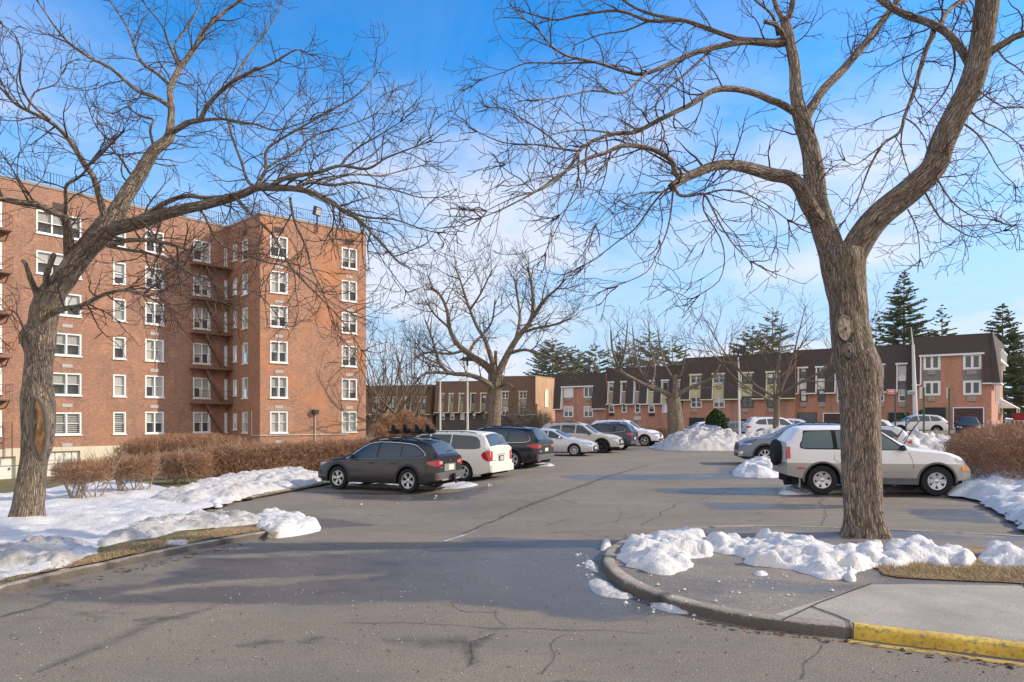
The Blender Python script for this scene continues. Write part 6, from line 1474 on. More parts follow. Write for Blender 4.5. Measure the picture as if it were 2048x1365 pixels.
    # cladding: arches + lower
    if sp.get('clad'):
        cm=MT[sp.get('cladm','black_trim')]
        for xw,nm in ((0,'wheel_arch'),(wb,'wheel_arch')):
            for s in (1,-1):
                mb=MB(); k=24; wd=sp.get('aw',.065)
                for i in range(k+1):
                    a=math.pi*i/k*1.06-.09
                    for rr,o in ((Ra-.012,-.03),(Ra-.008,.012),(Ra+wd,.014),(Ra+wd+.006,-.01)):
                        x=xw+rr*math.cos(a);z=max(.24,r+rr*math.sin(a)); x=min(max(x,xr),xf); mb.v.append((x,s*(ys(x,max(z,.3),o)),z))
                for i in range(k):
                    for j in range(3): a=i*4+j; f=(a,a+4,a+5,a+1); mb.f.append(f if s>0 else f[::-1]); mb.m.append(0); mb.uv.append(None)
                mb.build(nm,cm,R,smooth=True,ang=40)
        side('sill_cladding',[(Ra,.27,.42),(wb-Ra,.27,.42)],cm,o=.012)
    # wheels
    wh=[]
    for xw in (0,wb):
        for s in (1,-1):
            e=empty('wheel',(xw,s*(sp['W']/2-.115),r)); e.parent=R; e.rotation_euler=(0,sp.get('wrot',.3)*(1+xw),0)
            wt=.215; M=Matrix.Rotation(-math.pi/2*s,4,'X') # axis z -> outward y*s
            mb=MB(); rb=r*sp.get('rimf',.64)
            mb.lathe([(rb,-wt/2),(r*.93,-wt/2),(r*.985,-wt/2+.025),(r,-wt/2+.05),(r,wt/2-.05),(r*.985,wt/2-.022),(r*.93,wt/2),(rb+.015,wt/2-.004),(rb,wt/2-.02),(rb,-wt/2)],36,M)
            mb.build('tyre',MT['rubber'],e,smooth=True,ang=35)
            mb=MB(); z=wt/2-.02
            mb.lathe([(rb,-.05),(rb,z),(rb-.012,z+.008),(rb-.03,z),(rb-.035,-.02)],36,M)
            ns=sp.get('spokes',5); 
            sw=sp.get('sw',.07)
            for k in range(ns):
                A=2*math.pi*k/ns
                for da in ((-.16,.16) if sp.get('split') else (0,)):
                    Q=M@Matrix.Rotation(A+da,4,'Z'); w2=sw*(.55 if sp.get('split') else 1)
                    r0=.05; r1=rb-.02
                    vs=[Q@Vector(p) for p in ((r0,-w2*.5,z-.05),(r1,-w2*.62,z-.03),(r1,w2*.62,z-.03),(r0,w2*.5,z-.05),(r0,-w2*.36,z-.015),(r1,-w2*.45,z+.0),(r1,w2*.45,z+.0),(r0,w2*.36,z-.015))]
                    mb.add(vs,[(4,5,6,7),(0,1,5,4),(1,2,6,5),(2,3,7,6),(3,0,4,7)])
            mb.lathe([(.0,z-.002),(.035,z-.004),(.06,z-.018),(.07,z-.05)],18,M)
            mb.build('rim',MT[sp.get('rimm','alloy')],e,smooth=True,ang=30)
            mb=MB(); mb.lathe([(0,-.02),(rb-.03,-.02)],24,M); mb.build('brake_disc',MT['under'],e)
            wh.append(e)
    # lamps
    if sp.get('tl'): 
        for o in sp['tl']: 
            if o[0]=='end': end('taillight',o[1],MT[o[2]],-1,mirror=True,o=.016)
            else: side('taillight',o[1],MT[o[2]],o=.014,step=.04)
    if sp.get('hl'):
        for o in sp['hl']:
            if o[0]=='end': end('headlight',o[1],MT[o[2]],1,mirror=True,o=.012)
            else: side('headlight',o[1],MT[o[2]],o=.010,step=.04)
    for nm,prof,mt,e,o in sp.get('ends',[]): end(nm,prof,MT[mt] if isinstance(mt,str) else mt,e,o=o)
    for nm,prof,mt,o in sp.get('sides',[]): side(nm,prof,MT[mt] if isinstance(mt,str) else mt,o=o)
    # mirrors
    mx,mz=sp['mirror']
    for s in (1,-1):
        y=ys(mx,mz,0); mb=MB(); mb.lathe([(.0,-.10),(.055,-.09),(.075,-.03),(.075,.04),(.05,.09),(0,.10)],10,Matrix.Translation((mx,s*(y+.13),mz+.05))@Matrix.Rotation(math.pi/2,4,'X')@Matrix.Diagonal((.8,1,1,1))); mb.box(mx-.03,min(s*y,s*(y+.1)),mz+.0,mx+.03,max(s*y,s*(y+.1)),mz+.04)
        mb.build('side_mirror',MT['black_trim'] if sp.get('mblack') else pm,R,smooth=True,ang=50)
    # roof rails
    if sp.get('rails'):
        xa,xb,hh,mt=sp['rails']
        for s in (1,-1):
            mb=MB(); pts=[]
            for i in range(13):
                x=xa+(xb-xa)*i/12; yy=car_section(sp,x)[3]-.07; up=hh*min(1,min(i,12-i)/1.2)
                pts.append(Vector((x,s*yy,zs_(x,yy,0)+up)))
            mb.tube(pts,[.018]*13,6,cap=True)
            for i in (4,8): mb.bar(pts[i],pts[i]-Vector((0,0,hh+.02)),.05,.03)
            mb.build('roof_rail',MT[mt],R,smooth=True,ang=50)
    R['_'] = 0; del R['_']
    return R,ys,zs_,xe,end,side
def crom2(p,sub=4):
    q=crom([Vector((a,b,0)) for a,b in p],sub); return [(v.x,v.y) for v in q]
def place_near(R,sp,pxw,pyw,heading,scale,near,wheel='rear'):
    """near side wheel contact pixel -> transform. near=+1 left side faces camera"""
    c=gnd(pxw,pyw); h=math.radians(heading); lx=0 if wheel=='rear' else sp['wb']; ly=near*(sp['W']/2-.02)
    ox=(lx*math.cos(h)-ly*math.sin(h))*scale; oy=(lx*math.sin(h)+ly*math.cos(h))*scale
    R.location=(c.x-ox,c.y-oy,c.z+.004); R.rotation_euler=(0,0,h); R.scale=(scale,)*3
def suv_spec(**k):
    s=dict(L=4.8,W=1.86,wb=2.75,ro=.95,fo=.95,r=.355,
      top=[(-1.2,1.10),(-.95,1.12),(-.90,1.18),(-.64,1.58),(-.40,1.66),(.4,1.70),(1.3,1.69),(1.75,1.60),(2.45,1.12),(2.6,1.07),(3.2,1.02),(3.5,.93),(3.64,.80),(3.7,.66),(3.9,.6)],
      belt=[(-1.2,1.08),(-.9,1.08),(0,1.06),(2.4,1.00),(3.0,.95),(3.7,.62)],
      ws=(1.80,2.46),rwx=(-.885,-.60),win=[[(.02-.45,1.20,1.21),(-.15,1.12,1.46),(.35,1.11,1.53),(.38,1.11,1.53)],[(.46,1.11,1.53),(1.22,1.09,1.55),(1.24,1.09,1.55)],[(1.32,1.08,1.55),(1.62,1.07,1.50),(2.20,1.05,1.10),(2.24,1.05,1.06)]],
      seams=[[(.42,1.10),(.42,.8),(.60,.45),(.62,.3)],[(1.28,1.10),(1.28,.32)],[(2.28,1.04),(2.33,.8),(2.30,.35)]],handles=[(.62,.93),(1.48,.93)],mirror=(2.10,1.03),clad=True,rails=(-.3,1.5,.05,'black_trim'),
      tl=[('end',[(.55,.88,1.0),(.93,.84,1.04)],'tail_red'),('side',[(-.95,.86,1.03),(-.72,.93,.99)],'tail_red')],
      hl=[('end',[(.45,.72,.80),(.86,.70,.84)],'head_lamp'),('side',[(3.3,.80,.84),(3.62,.70,.82)],'head_lamp')],
      ends=[('grille',[(-.42,.55,.78),(.42,.55,.78)],'black_trim',1,.014),('lower_grille',[(-.6,.33,.46),(.6,.33,.46)],'black_trim',1,.012),('licence_plate',[(-.22,.70,.84),(.22,.70,.84)],'plate',-1,.02),('rear_bumper',[(-.88,.36,.56),(.88,.36,.56)],'black_trim',-1,.025)],two=.36)
    s.update(k); return s
def cars():
    out={}
    PB=paint('paint_brown_grey',(.024,.018,.017),.1,.25,.3)
    sp=suv_spec(W=1.87,wb=2.745,ro=1.02,fo=.93,r=.36,
      top=[(-1.3,1.03),(-1.02,1.06),(-.98,1.12),(-.70,1.45),(-.5,1.54),(.3,1.605),(1.0,1.61),(1.5,1.56),(1.8,1.47),(2.55,1.06),(2.7,1.0),(3.2,.94),(3.5,.84),(3.6,.76),(3.7,.62)],
      belt=[(-1.3,1.02),(-1.0,1.02),(0,1.0),(2.4,.93),(3.0,.88),(3.7,.6)],ws=(1.84,2.56),rwx=(-.97,-.66),
      win=[[(-.52,1.13,1.14),(-.35,1.08,1.26),(-.1,1.055,1.36),(.28,1.045,1.41)],[(.32,1.045,1.415),(1.14,1.015,1.44),(1.15,1.015,1.44)],[(1.24,1.01,1.44),(1.45,1.005,1.42),(1.75,1.0,1.33),(2.28,.985,1.03),(2.32,.985,.99)]],
      chrome_line=[(2.42,.96),(2.0,1.22),(1.75,1.36),(1.45,1.45),(1.0,1.475),(.3,1.45),(-.15,1.40),(-.42,1.27),(-.60,1.13),(-.45,1.04),(0,1.02),(1.2,.985),(2.42,.95)],
      seams=[[(.36,1.0),(.30,.8),(.50,.5),(.52,.3)],[(1.2,1.0),(1.2,.3)],[(2.3,.95),(2.36,.7),(2.32,.35)]],handles=[(.55,.86),(1.42,.85)],mirror=(2.1,.98),
      rails=None,spokes=5,split=True,sw=.085,rimf=.66,lowm='black_trim',cladm='black_trim',
      tl=[('end',[(.50,.84,.93),(.72,.80,.98),(.93,.78,.97)],'tail_red'),('side',[(-1.02,.79,.97),(-.70,.86,.93)],'tail_red'),('end',[(.48,.86,.93),(.70,.86,.95)],'tail_clear')],
      ends=[('rear_bumper',[(-.9,.40,.62),(.9,.40,.62)],'grey_trim',-1,.05),('skid_plate',[(-.6,.37,.42),(.6,.37,.42)],'alloy',-1,.065),('licence_plate',[(-.24,.66,.82),(.10,.66,.82)],'plate',-1,.022),('plate_recess',[(-.36,.63,.85),(.36,.63,.85)],'siding_grey',-1,.012),('hatch_trim',[(-.36,.86,.885),(.36,.86,.885)],'black_trim',-1,.03),('rear_emblem',[(-.05,.93,.965),(.05,.93,.965)],'chrome',-1,.02),('model_lettering',[(.45,.745,.76),(.62,.745,.76)],'alloy',-1,.014),('grille',[(-.4,.5,.74),(.4,.5,.74)],'black_trim',1,.014),('reflector',[(.74,.44,.56),(.80,.44,.56)],'tail_red',-1,.062)])
    R,ys,zs_,xe,end,side=build_car('wagon','dark brown grey wagon with roof mounted bike carriers and a tow hitch','car',sp,PB)
    # ladder type rails with crossbars and 4 mounts
    rb=empty('roof_rack',(0,0,0)); rb.parent=R
    for s in (1,-1):
        mb=MB()
        for i in range(16):
            x=-.35+2.0*i/15; x2=-.35+2.0*(i+1)/15
            if i==15: break
            f=lambda x,t:(x,s*(.60+.0),zs_(x,.60,0)+t)
            h=lambda x:.02+.075*min(1,min(x+.35,1.65-x)/.35)*(1 if (x<.35 or x>.95) else .55)
            a=Vector(f(x,h(x)));b=Vector(f(x2,h(x2))); mb.bar(a,b,.06,.045)
            if i in(1,6,9,13): mb.bar(a,a-Vector((0,0,.09)),.06,.1)
        mb.build('side_rail',MT['black_trim'],rb)
    zc=zs_(.2,0)+.12
    for x in (-.05,.85):
        mb=MB(); mb.bar((x,-.62,zc),(x,.62,zc),.07,.03)
        mb.build('crossbar',MT['under'],rb)
    for x,y in ((-.05,.34),(-.05,-.34),(.85,.34),(.85,-.34)):
        mb=MB(); mb.add([Vector(p) for p in ((x-.12,y-.04,zc),(x+.14,y-.04,zc),(x+.14,y+.04,zc),(x-.12,y+.04,zc),(x+.02,y-.03,zc+.27),(x+.10,y-.03,zc+.27),(x+.10,y+.03,zc+.27),(x+.02,y+.03,zc+.27))],[(0,3,2,1),(4,5,6,7),(0,1,5,4),(1,2,6,5),(2,3,7,6),(3,0,4,7)])
        mb.box(x-.25,y-.03,zc+.02,x+.25,y+.03,zc+.07); mb.box(x-.2,y-.06,zc+.05,x-.1,y+.06,zc+.14); mb.box(x+.02,y-.07,zc+.2,x+.09,y+.07,zc+.25)
        mb.build('bike_carrier',MT['under'],rb)
    mb=MB(); xr=-sp['ro']; mb.bar((xr+.1,0,.36),(xr-.14,0,.36),.07); mb.box(xr-.2,-.05,.34,xr-.1,.05,.56); mb.box(xr-.22,-.06,.44,xr-.12,.12,.50); mb.tube([Vector((xr-.2,0,.36)),Vector((xr-.24,0,.27))],[.03,.03],8,cap=True); mb.build('tow_hitch',MT['under'],R)
    a=gnd(675,979);b=gnd(814,987); v=a-b; hd=math.degrees(math.atan2(v.y,v.x)); SC=.92
    place_near(R,sp,815,987,180-24,.93,1); R.scale=(.93,.93,1.01)
    # ---- white minivan
    PW=paint('paint_cream_white',(.78,.73,.63),.0,.4,.4)
    sp=suv_spec(L=5.0,W=1.98,wb=3.0,ro=1.06,fo=.95,r=.335,
      top=[(-1.3,1.14),(-1.06,1.16),(-1.0,1.24),(-.78,1.62),(-.6,1.69),(.3,1.74),(1.6,1.73),(2.1,1.62),(3.05,1.12),(3.3,1.05),(3.7,.92),(3.9,.78),(3.98,.6)],
      belt=[(-1.3,1.13),(-1,1.12),(0,1.1),(2.8,1.02),(3.4,.9),(3.9,.6)],ws=(2.1,3.05),rwx=(-1.01,-.74),rwm=.04,tumble=.26,
      win=[[(-.68,1.18,1.19),(-.6,1.14,1.42),(-.45,1.12,1.53),(-.2,1.11,1.57),(.55,1.11,1.60)],[(.6,1.11,1.60),(1.45,1.09,1.61)],[(1.53,1.08,1.61),(1.95,1.07,1.57),(2.75,1.04,1.13)]],
      seams=[[(.58,1.1),(.58,.3)],[(1.49,1.1),(1.49,.3)],[(-.7,.62),(3.5,.58)]],handles=[(.75,.92),(1.75,.92)],mirror=(2.6,1.04),clad=False,rails=(-.4,1.5,.04,'grey_trim'),two=.0,glass='car_glass',lowm='grey_trim',
      tl=[('end',[(.72,.74,1.04),(.97,.70,1.08)],'tail_red'),('side',[(-1.06,.72,1.06),(-.95,.72,1.08),(-.80,.82,1.02),(-.74,.9,.94)],'tail_red'),],
      hl=[('end',[(.5,.62,.76),(.86,.62,.78)],'head_lamp')],
      ends=[('rear_bumper',[(-.95,.34,.58),(.95,.34,.58)],PW,-1,.09),('licence_plate',[(-.16,.72,.86),(.16,.72,.86)],'slab',-1,.03),('plate_recess',[(-.22,.70,.89),(.22,.70,.89)],'black_trim',-1,.018),('hatch_trim',[(-.35,.93,.95),(.35,.93,.95)],'alloy',-1,.03),('brake_lamp',[(-.12,1.63,1.65),(.12,1.63,1.65)],'tail_red',-1,-.2),('model_lettering',[(.45,.72,.735),(.75,.72,.735)],'grey_trim',-1,.014)],sill=.25,rt=.07)
    R,ys,zs_,xe,end,side=build_car('minivan','cream white minivan with a dented rear bumper beside the brown wagon','car',sp,PW)
    place_near(R,sp,926,964,180-25,.95,1); R.scale=(.95,.95,1.0)
    # ---- black three row SUV
    PK=paint('paint_black_blue',(.008,.010,.014),.0,.2,.12)
    sp=suv_spec(L=5.0,W=1.93,wb=2.89,ro=1.12,fo=.98,r=.375,
      top=[(-1.4,1.12),(-1.12,1.14),(-1.06,1.22),(-.80,1.62),(-.6,1.70),(.4,1.76),(1.4,1.75),(1.85,1.66),(2.7,1.16),(2.9,1.10),(3.4,1.04),(3.7,.92),(3.85,.75)],
      belt=[(-1.4,1.11),(-1,1.11),(0,1.10),(2.6,1.04),(3.2,.96),(3.8,.62)],ws=(1.9,2.7),rwx=(-1.07,-.76),
      win=[[(-.70,1.20,1.21),(-.55,1.15,1.40),(-.35,1.13,1.52),(.22,1.12,1.57)],[(.28,1.12,1.57),(1.2,1.1,1.59)],[(1.3,1.1,1.59),(1.7,1.09,1.54),(2.45,1.08,1.12)]],
      chrome_line=[(2.55,1.06),(.3,1.09),(-.5,1.11),(-.76,1.19),(-.6,1.42),(-.3,1.56),(.3,1.62),(1.4,1.63)],handles=[(.5,.95),(1.55,.95)],mirror=(2.35,1.05),spokes=5,split=True,sw=.09,rimf=.68,rails=(-.5,1.5,.07,'black_trim'),
      tl=[('end',[(.50,.90,.98),(.96,.84,1.06)],'tail_red'),('side',[(-1.12,.86,1.06),(-.95,.88,1.04),(-.66,.96,.99)],'tail_red'),('end',[(.52,.93,.97),(.8,.90,1.02)],'tail_clear')],
      ends=[('rear_bumper',[(-.93,.38,.62),(.93,.38,.62)],'grey_trim',-1,.05),('licence_plate',[(-.20,.72,.86),(.15,.72,.86)],'plate',-1,.02),('hatch_trim',[(-.5,.98,1.01),(.5,.98,1.01)],'grey_trim',-1,.03),('reflector',[(.7,.34,.38),(.88,.34,.38)],'tail_red',-1,.06),('model_lettering',[(.5,.72,.76),(.7,.72,.76)],'alloy',-1,.014)])
    R,*_=build_car('suv','glossy black three row SUV with roof rails parked nose in','car',sp,PK)
    place_near(R,sp,1024,939,180-25,.98,1)
    # ---- silver sedan nose out
    PS=paint('paint_silver_blue',(.58,.58,.60),.2,.3,.15)
    sp=suv_spec(L=4.63,W=1.78,wb=2.7,ro=1.0,fo=.93,r=.32,
      top=[(-1.2,.9),(-1.0,.98),(-.9,1.02),(-.55,1.08),(.15,1.36),(.6,1.42),(1.2,1.42),(1.55,1.36),(2.35,.98),(2.55,.92),(3.1,.84),(3.4,.74),(3.6,.60),(3.7,.5)],
      belt=[(-1.2,.88),(-.8,.96),(0,.93),(2.2,.86),(3.0,.76),(3.6,.5)],ws=(1.58,2.36),rwx=(-.5,.12),tumble=.42,
      win=[[(-.25,1.03,1.04),(.15,.98,1.22),(.5,.965,1.29),(.62,.96,1.30)],[(.66,.96,1.30),(1.18,.93,1.31)],[(1.26,.93,1.31),(1.45,.925,1.28),(2.05,.90,.96)]],
      handles=[(.4,.82),(1.38,.80)],mirror=(1.92,.92),clad=False,rails=None,two=.0,sill=.22,spokes=9,sw=.05,rimf=.68,arch=1.14,
      seams=[[(.35,.9),(.32,.7),(.5,.35)],[(1.22,.93),(1.22,.28)],[(2.1,.88),(2.2,.6),(2.1,.28)]],
      hl=[('end',[(.42,.60,.645),(.84,.60,.70)],'head_lamp'),('side',[(3.05,.70,.72),(3.4,.64,.72),(3.6,.60,.66)],'head_lamp')],
      ends=[('grille',[(-.5,.26,.50),(-.4,.24,.54),(.4,.24,.54),(.5,.26,.50)],'black_trim',1,.014),('licence_plate',[(-.2,.36,.48),(.2,.36,.48)],'plate',1,.03),('emblem',[(-.06,.56,.62),(.06,.56,.62)],'chrome',1,.02)],ft=.22)
    R,*_=build_car('sedan','pale silver sedan parked nose out beside the black SUV','car',sp,PS)
    place_near(R,sp,1148,913,-20,1.0,-1,'front')
    # ---- beige grey compact SUV nose out
    PG=paint('paint_pale_grey',(.52,.48,.42),.0,.35,.15)
    sp=suv_spec(L=4.7,W=1.84,wb=2.79,ro=.95,fo=.92,r=.36,rimm='alloy_dark',spokes=5,split=True,
      hl=[('end',[(.40,.80,.86),(.84,.76,.88)],'head_lamp'),('side',[(3.25,.82,.88),(3.6,.76,.87)],'head_lamp')],
      ends=[('grille',[(-.62,.58,.76),(.62,.58,.76)],'black_trim',1,.014),('lower_grille',[(-.8,.42,.54),(.8,.42,.54)],'black_trim',1,.014),('skid_plate',[(-.5,.28,.36),(.5,.28,.36)],'alloy',1,.02),('licence_plate',[(-.2,.56,.68),(.2,.56,.68)],'plate',1,.03)],mblack=True)
    R,*_=build_car('suv','pale grey compact SUV with black wheels parked nose out','car',sp,PG)
    place_near(R,sp,1203,907,-20,1.03,-1,'front')
    # ---- navy SUV
    PN=paint('paint_navy',(.03,.04,.06),.1,.25,.15)
    sp=suv_spec(tl=[('end',[(.45,.96,1.05),(.93,.90,1.10)],'tail_red'),('side',[(-.95,.92,1.10),(-.62,1.0,1.04)],'tail_red')],chrome_line=[(2.2,1.06),(.3,1.1),(-.35,1.16),(-.52,1.24),(-.3,1.42),(.3,1.58),(1.3,1.6)],
      ends=[('rear_bumper',[(-.88,.38,.6),(.88,.38,.6)],'grey_trim',-1,.04),('licence_plate',[(-.2,.66,.8),(.2,.66,.8)],'plate',-1,.02),('reflector',[(.6,.48,.54),(.86,.48,.54)],'tail_red',-1,.05),('grille',[(-.42,.55,.78),(.42,.55,.78)],'black_trim',1,.014)])
    R,*_=build_car('suv','dark navy SUV parked nose in beside the white SUV','car',sp,PN)
    place_near(R,sp,1232,901,180-25,1.0,1)
    # ---- white SUV nose out
    PX=paint('paint_white',(.80,.78,.76),.0,.35,.12)
    sp=suv_spec(wb=2.86,fo=.84,rt=.1,spokes=5,split=True,rimf=.68,hl=[('end',[(.42,.76,.86),(.86,.74,.88)],'head_lamp'),('side',[(3.3,.78,.84),(3.6,.76,.86)],'head_lamp')],
      ends=[('kidney_grille',[(-.34,.60,.84),(-.03,.58,.86)],'black_trim',1,.014),('kidney_grille',[(.03,.58,.86),(.34,.60,.84)],'black_trim',1,.014),('lower_grille',[(-.6,.36,.5),(.6,.36,.5)],'black_trim',1,.012),('licence_plate',[(-.2,.48,.6),(.2,.48,.6)],'plate',1,.03)],clad=False,sides=[('fender_vent',[(2.36,.62,.63),(2.44,.55,.72),(2.46,.56,.7)],'black_trim',.006)])
    R,*_=build_car('suv','white SUV with twin grille parked nose out beside the far snow ridge','car',sp,PX)
    place_near(R,sp,1289,893,-24,1.12,-1,'front')
    # ---- silver RAV style SUV foreground
    PR=paint('paint_silver_white',(.80,.765,.72),.0,.34,.15)
    LR=paint('paint_lower_beige_grey',(.36,.33,.29),.0,.4,.3)
    sp=dict(L=4.35,W=1.70,wb=2.58,ro=.80,fo=.80,r=.352,arch=1.2,
      top=[(-1.0,1.24),(-.80,1.26),(-.775,1.30),(-.55,1.59),(-.46,1.645),(-.2,1.67),(1.2,1.67),(1.38,1.63),(2.02,1.19),(2.15,1.14),(2.6,1.10),(2.95,1.04),(3.15,.96),(3.28,.85),(3.36,.72),(3.4,.62)],
      belt=[(-1,1.20),(-.8,1.19),(-.55,1.09),(0,1.08),(2.1,1.07),(2.8,1.0),(3.2,.84),(3.38,.62)],ws=(1.44,2.03),rwx=None,tumble=.30,
      win=[[(-.47,1.15,1.20),(-.42,1.12,1.40),(-.36,1.12,1.50),(-.30,1.12,1.52),(.22,1.12,1.54),(.26,1.13,1.53)],[(.36,1.115,1.54),(.72,1.11,1.545)],[(.77,1.11,1.545),(1.10,1.105,1.55)],[(1.20,1.105,1.55),(1.33,1.10,1.53),(1.80,1.095,1.16),(1.86,1.095,1.12)]],
      winframe=[(-.50,1.12,1.20),(-.38,1.095,1.55),(1.16,1.085,1.575),(1.36,1.08,1.55),(1.93,1.08,1.12)],
      seams=[[(.28,1.1),(.27,.85),(.42,.76),(.55,.55),(.62,.32)],[(1.15,1.04),(1.15,.32)],[(1.95,1.02),(2.02,.9),(2.05,.7),(2.03,.32)]],
      handles=[(.52,.97)],hp=0,mirror=(1.78,1.09),mblack=True,clad=True,cladm='grey_trim',aw=.03,rails=None,spokes=6,sw=.11,rimf=.60,rimm='alloy',glass='car_glass_teal',two=.76,lowpaint=LR,sill=.36,
      tl=[('side',[(-.80,.86,1.15),(-.755,.86,1.15)],'tail_red'),('end',[(.68,.86,1.15),(.80,.86,1.15)],'tail_red')],
      hl=[('end',[(.45,.76,.90),(.80,.76,.86)],'head_lamp'),('side',[(2.98,.88,.90),(3.08,.80,.91),(3.2,.78,.86),(3.3,.77,.80)],'head_lamp')],
      ends=[('grille',[(-.36,.72,.80),(.36,.72,.80)],'black_trim',1,.014),('lower_grille',[(-.5,.42,.52),(.5,.42,.52)],'black_trim',1,.012)],
      sides=[('side_marker',[(3.14,.60,.70),(3.29,.60,.70)],'amber',.012),('rear_marker',[(-.58,.62,.66),(-.40,.62,.66)],'tail_red',.010),('body_moulding',[(.62,.565,.585),(1.98,.565,.585)],LR,.02),('body_moulding',[(.62,.475,.49),(1.98,.475,.49)],LR,.02)],ft=.2)
    R,ys,zs_,xe,end,side=build_car('suv','older silver white SUV with spare wheel on its tail and raised wipers','car',sp,PR)
    # spare
    e=empty('spare_wheel',(-.80-.11,.0,.98)); e.parent=R
    mb=MB(); M=Matrix.Rotation(-math.pi/2,4,'Y'); mb.lathe([(.0,.07),(.2,.075),(.28,.07),(.325,.04),(.335,0),(.33,-.06),(.29,-.09),(.0,-.09)],32,M); mb.build('wheel_cover',MT['rubber'],e,smooth=True,ang=40)
    # wipers raised
    for y0,y1 in ((-.28,-.10),(.28,.42)):
        mb=MB(); x=2.05; z=zs_(x,abs(y0),.02); p=Vector((x,y0,z)); q=p+Vector((.30,(y1-y0)*.6,.46)); mb.tube([p,p.lerp(q,.5)+Vector((.01,0,.02)),q],[.012,.009,.007],6); s=q-Vector((.26,0,.36)); s2=q+Vector((.12,0,.13)); mb.tube([s,s2],[.010,.010],5); mb.build('raised_wiper',MT['under'],R)
    mb=MB(); mb.box(-.52,-.79,.16,-.50,-.60,.46); mb.box(-.52,.60,.16,-.50,.79,.46); mb.build('mud_flap',MT['slab'],R)
    mb=MB(); mb.tube([Vector((-.8,-.5,.28)),Vector((-.4,-.45,.30))],[.09,.09],10,cap=True); mb.build('exhaust',MT['under'],R)
    mb=MB(); lo=[Vector((3.30+.035*math.cos(a),-.62,.30+.035*math.sin(a))) for a in [i*math.pi/4 for i in range(9)]]; mb.tube(lo,[.010]*9,5); mb.build('tow_eye',MT['iron'],R)
    place_near(R,sp,1645,990,-8,1.06,-1,'rear')
    # ---- blue grey SUV nose left
    PP=paint('paint_slate_blue',(.15,.175,.215),.15,.3,.15)
    sp=suv_spec(L=5.09,W=1.99,wb=2.89,ro=1.15,fo=1.02,r=.385,top=[(-1.4,1.05),(-1.15,1.1),(-1.08,1.2),(-.82,1.62),(-.6,1.72),(.4,1.80),(1.3,1.79),(1.7,1.70),(2.5,1.24),(2.7,1.18),(3.3,1.12),(3.65,1.05),(3.86,.92),(3.93,.75)],
      belt=[(-1.4,1.08),(-1,1.1),(0,1.14),(2.4,1.12),(3.2,1.06),(3.9,.7)],ws=(1.75,2.5),win=[[(-.7,1.24,1.25),(-.5,1.19,1.46),(.25,1.18,1.6)],[(.32,1.18,1.6),(1.12,1.17,1.62)],[(1.2,1.17,1.62),(1.55,1.16,1.58),(2.25,1.15,1.2)]],mirror=(2.15,1.14),handles=[(.5,1.0),(1.5,1.0)],spokes=7,sw=.06,rimf=.68,
      hl=[('end',[(.45,.84,.92),(.94,.80,.94)],'head_lamp'),('side',[(3.45,.86,.92),(3.86,.80,.92)],'head_lamp')],ends=[('grille',[(-.45,.6,.88),(.45,.6,.88)],'black_trim',1,.014),('fog_lamp_trim',[(.55,.36,.56),(.9,.36,.56)],'chrome',1,.014),('lower_grille',[(-.6,.32,.46),(.6,.32,.46)],'black_trim',1,.012)])
    R,*_=build_car('suv','slate blue SUV parked facing left behind the silver SUV','car',sp,PP)
    place_near(R,sp,1531,931,180-10,1.0,1,'front')
    # ---- pale SUV further back, tail right of the trunk
    PQ=paint('paint_pale_silver',(.62,.60,.58),.1,.3,.1)
    sp=suv_spec()
    R,*_=build_car('suv','pale silver SUV glimpsed between the big trunk and raised wipers','car',sp,PQ); c=at(1778,838,31); R.location=(c.x-.2,c.y,0); R.rotation_euler=(0,0,math.radians(180-18)); R.scale=(.98,)*3
    GRP[0]='vehicles on the far street'
    def street(name,label,paint_,px,Y,head,sc=1.0,z=None,**k):
        s=suv_spec(**k); R,*_=build_car(name,label,'car',s,paint_); c=at(px,838,Y); R.location=(c.x,c.y,terrain(c.x,c.y) if z is None else z); R.rotation_euler=(0,0,math.radians(head)); R.scale=(sc,)*3; return R
    street('hatchback','silver hatchback on the street facing left before the end townhouse',PQ,1862,56,180-6,1.02,z=.62,rails=None,top=[(-1.2,.95),(-.95,1.02),(-.90,1.12),(-.55,1.50),(-.35,1.60),(.4,1.65),(1.2,1.64),(1.6,1.55),(2.5,1.06),(2.7,1.0),(3.2,.93),(3.5,.84),(3.7,.66)])
    street('suv','white three row SUV facing right behind the dark leafless tree',PX,1516,53,-4,1.06,rails=(-.3,1.4,.04,'grey_trim'),z=.33)
    street('minivan','blue grey minivan facing left behind the white light pole',PP,1494,57.5,184,1.0,z=.05,rails=None)
    street('suv','white hatchback roof showing behind the slate blue SUV',PX,1590,60,180,.95,rails=None,z=.35)
    street('sedan','blue grey sedan partly hidden behind the tall snow ridge',PP,1422,53,184,.9,z=-.05,rails=None)
    street('suv','white car with dark roof box behind the blue grey sedan',PX,1432,62,184,1.0,z=-.0,rails=None)
    PM=simple('paint_matt_black',(.012,.012,.013),.6,var=.1)
    street('pickup','black pickup with a grey tonneau above the right hedge',PM,1936,58,57+180,.95,z=.55,rails=None)
    street('suv','silver car mostly hidden left of the silver hatchback',PS,1752,52,184,.95,z=.35,rails=None)
cars()
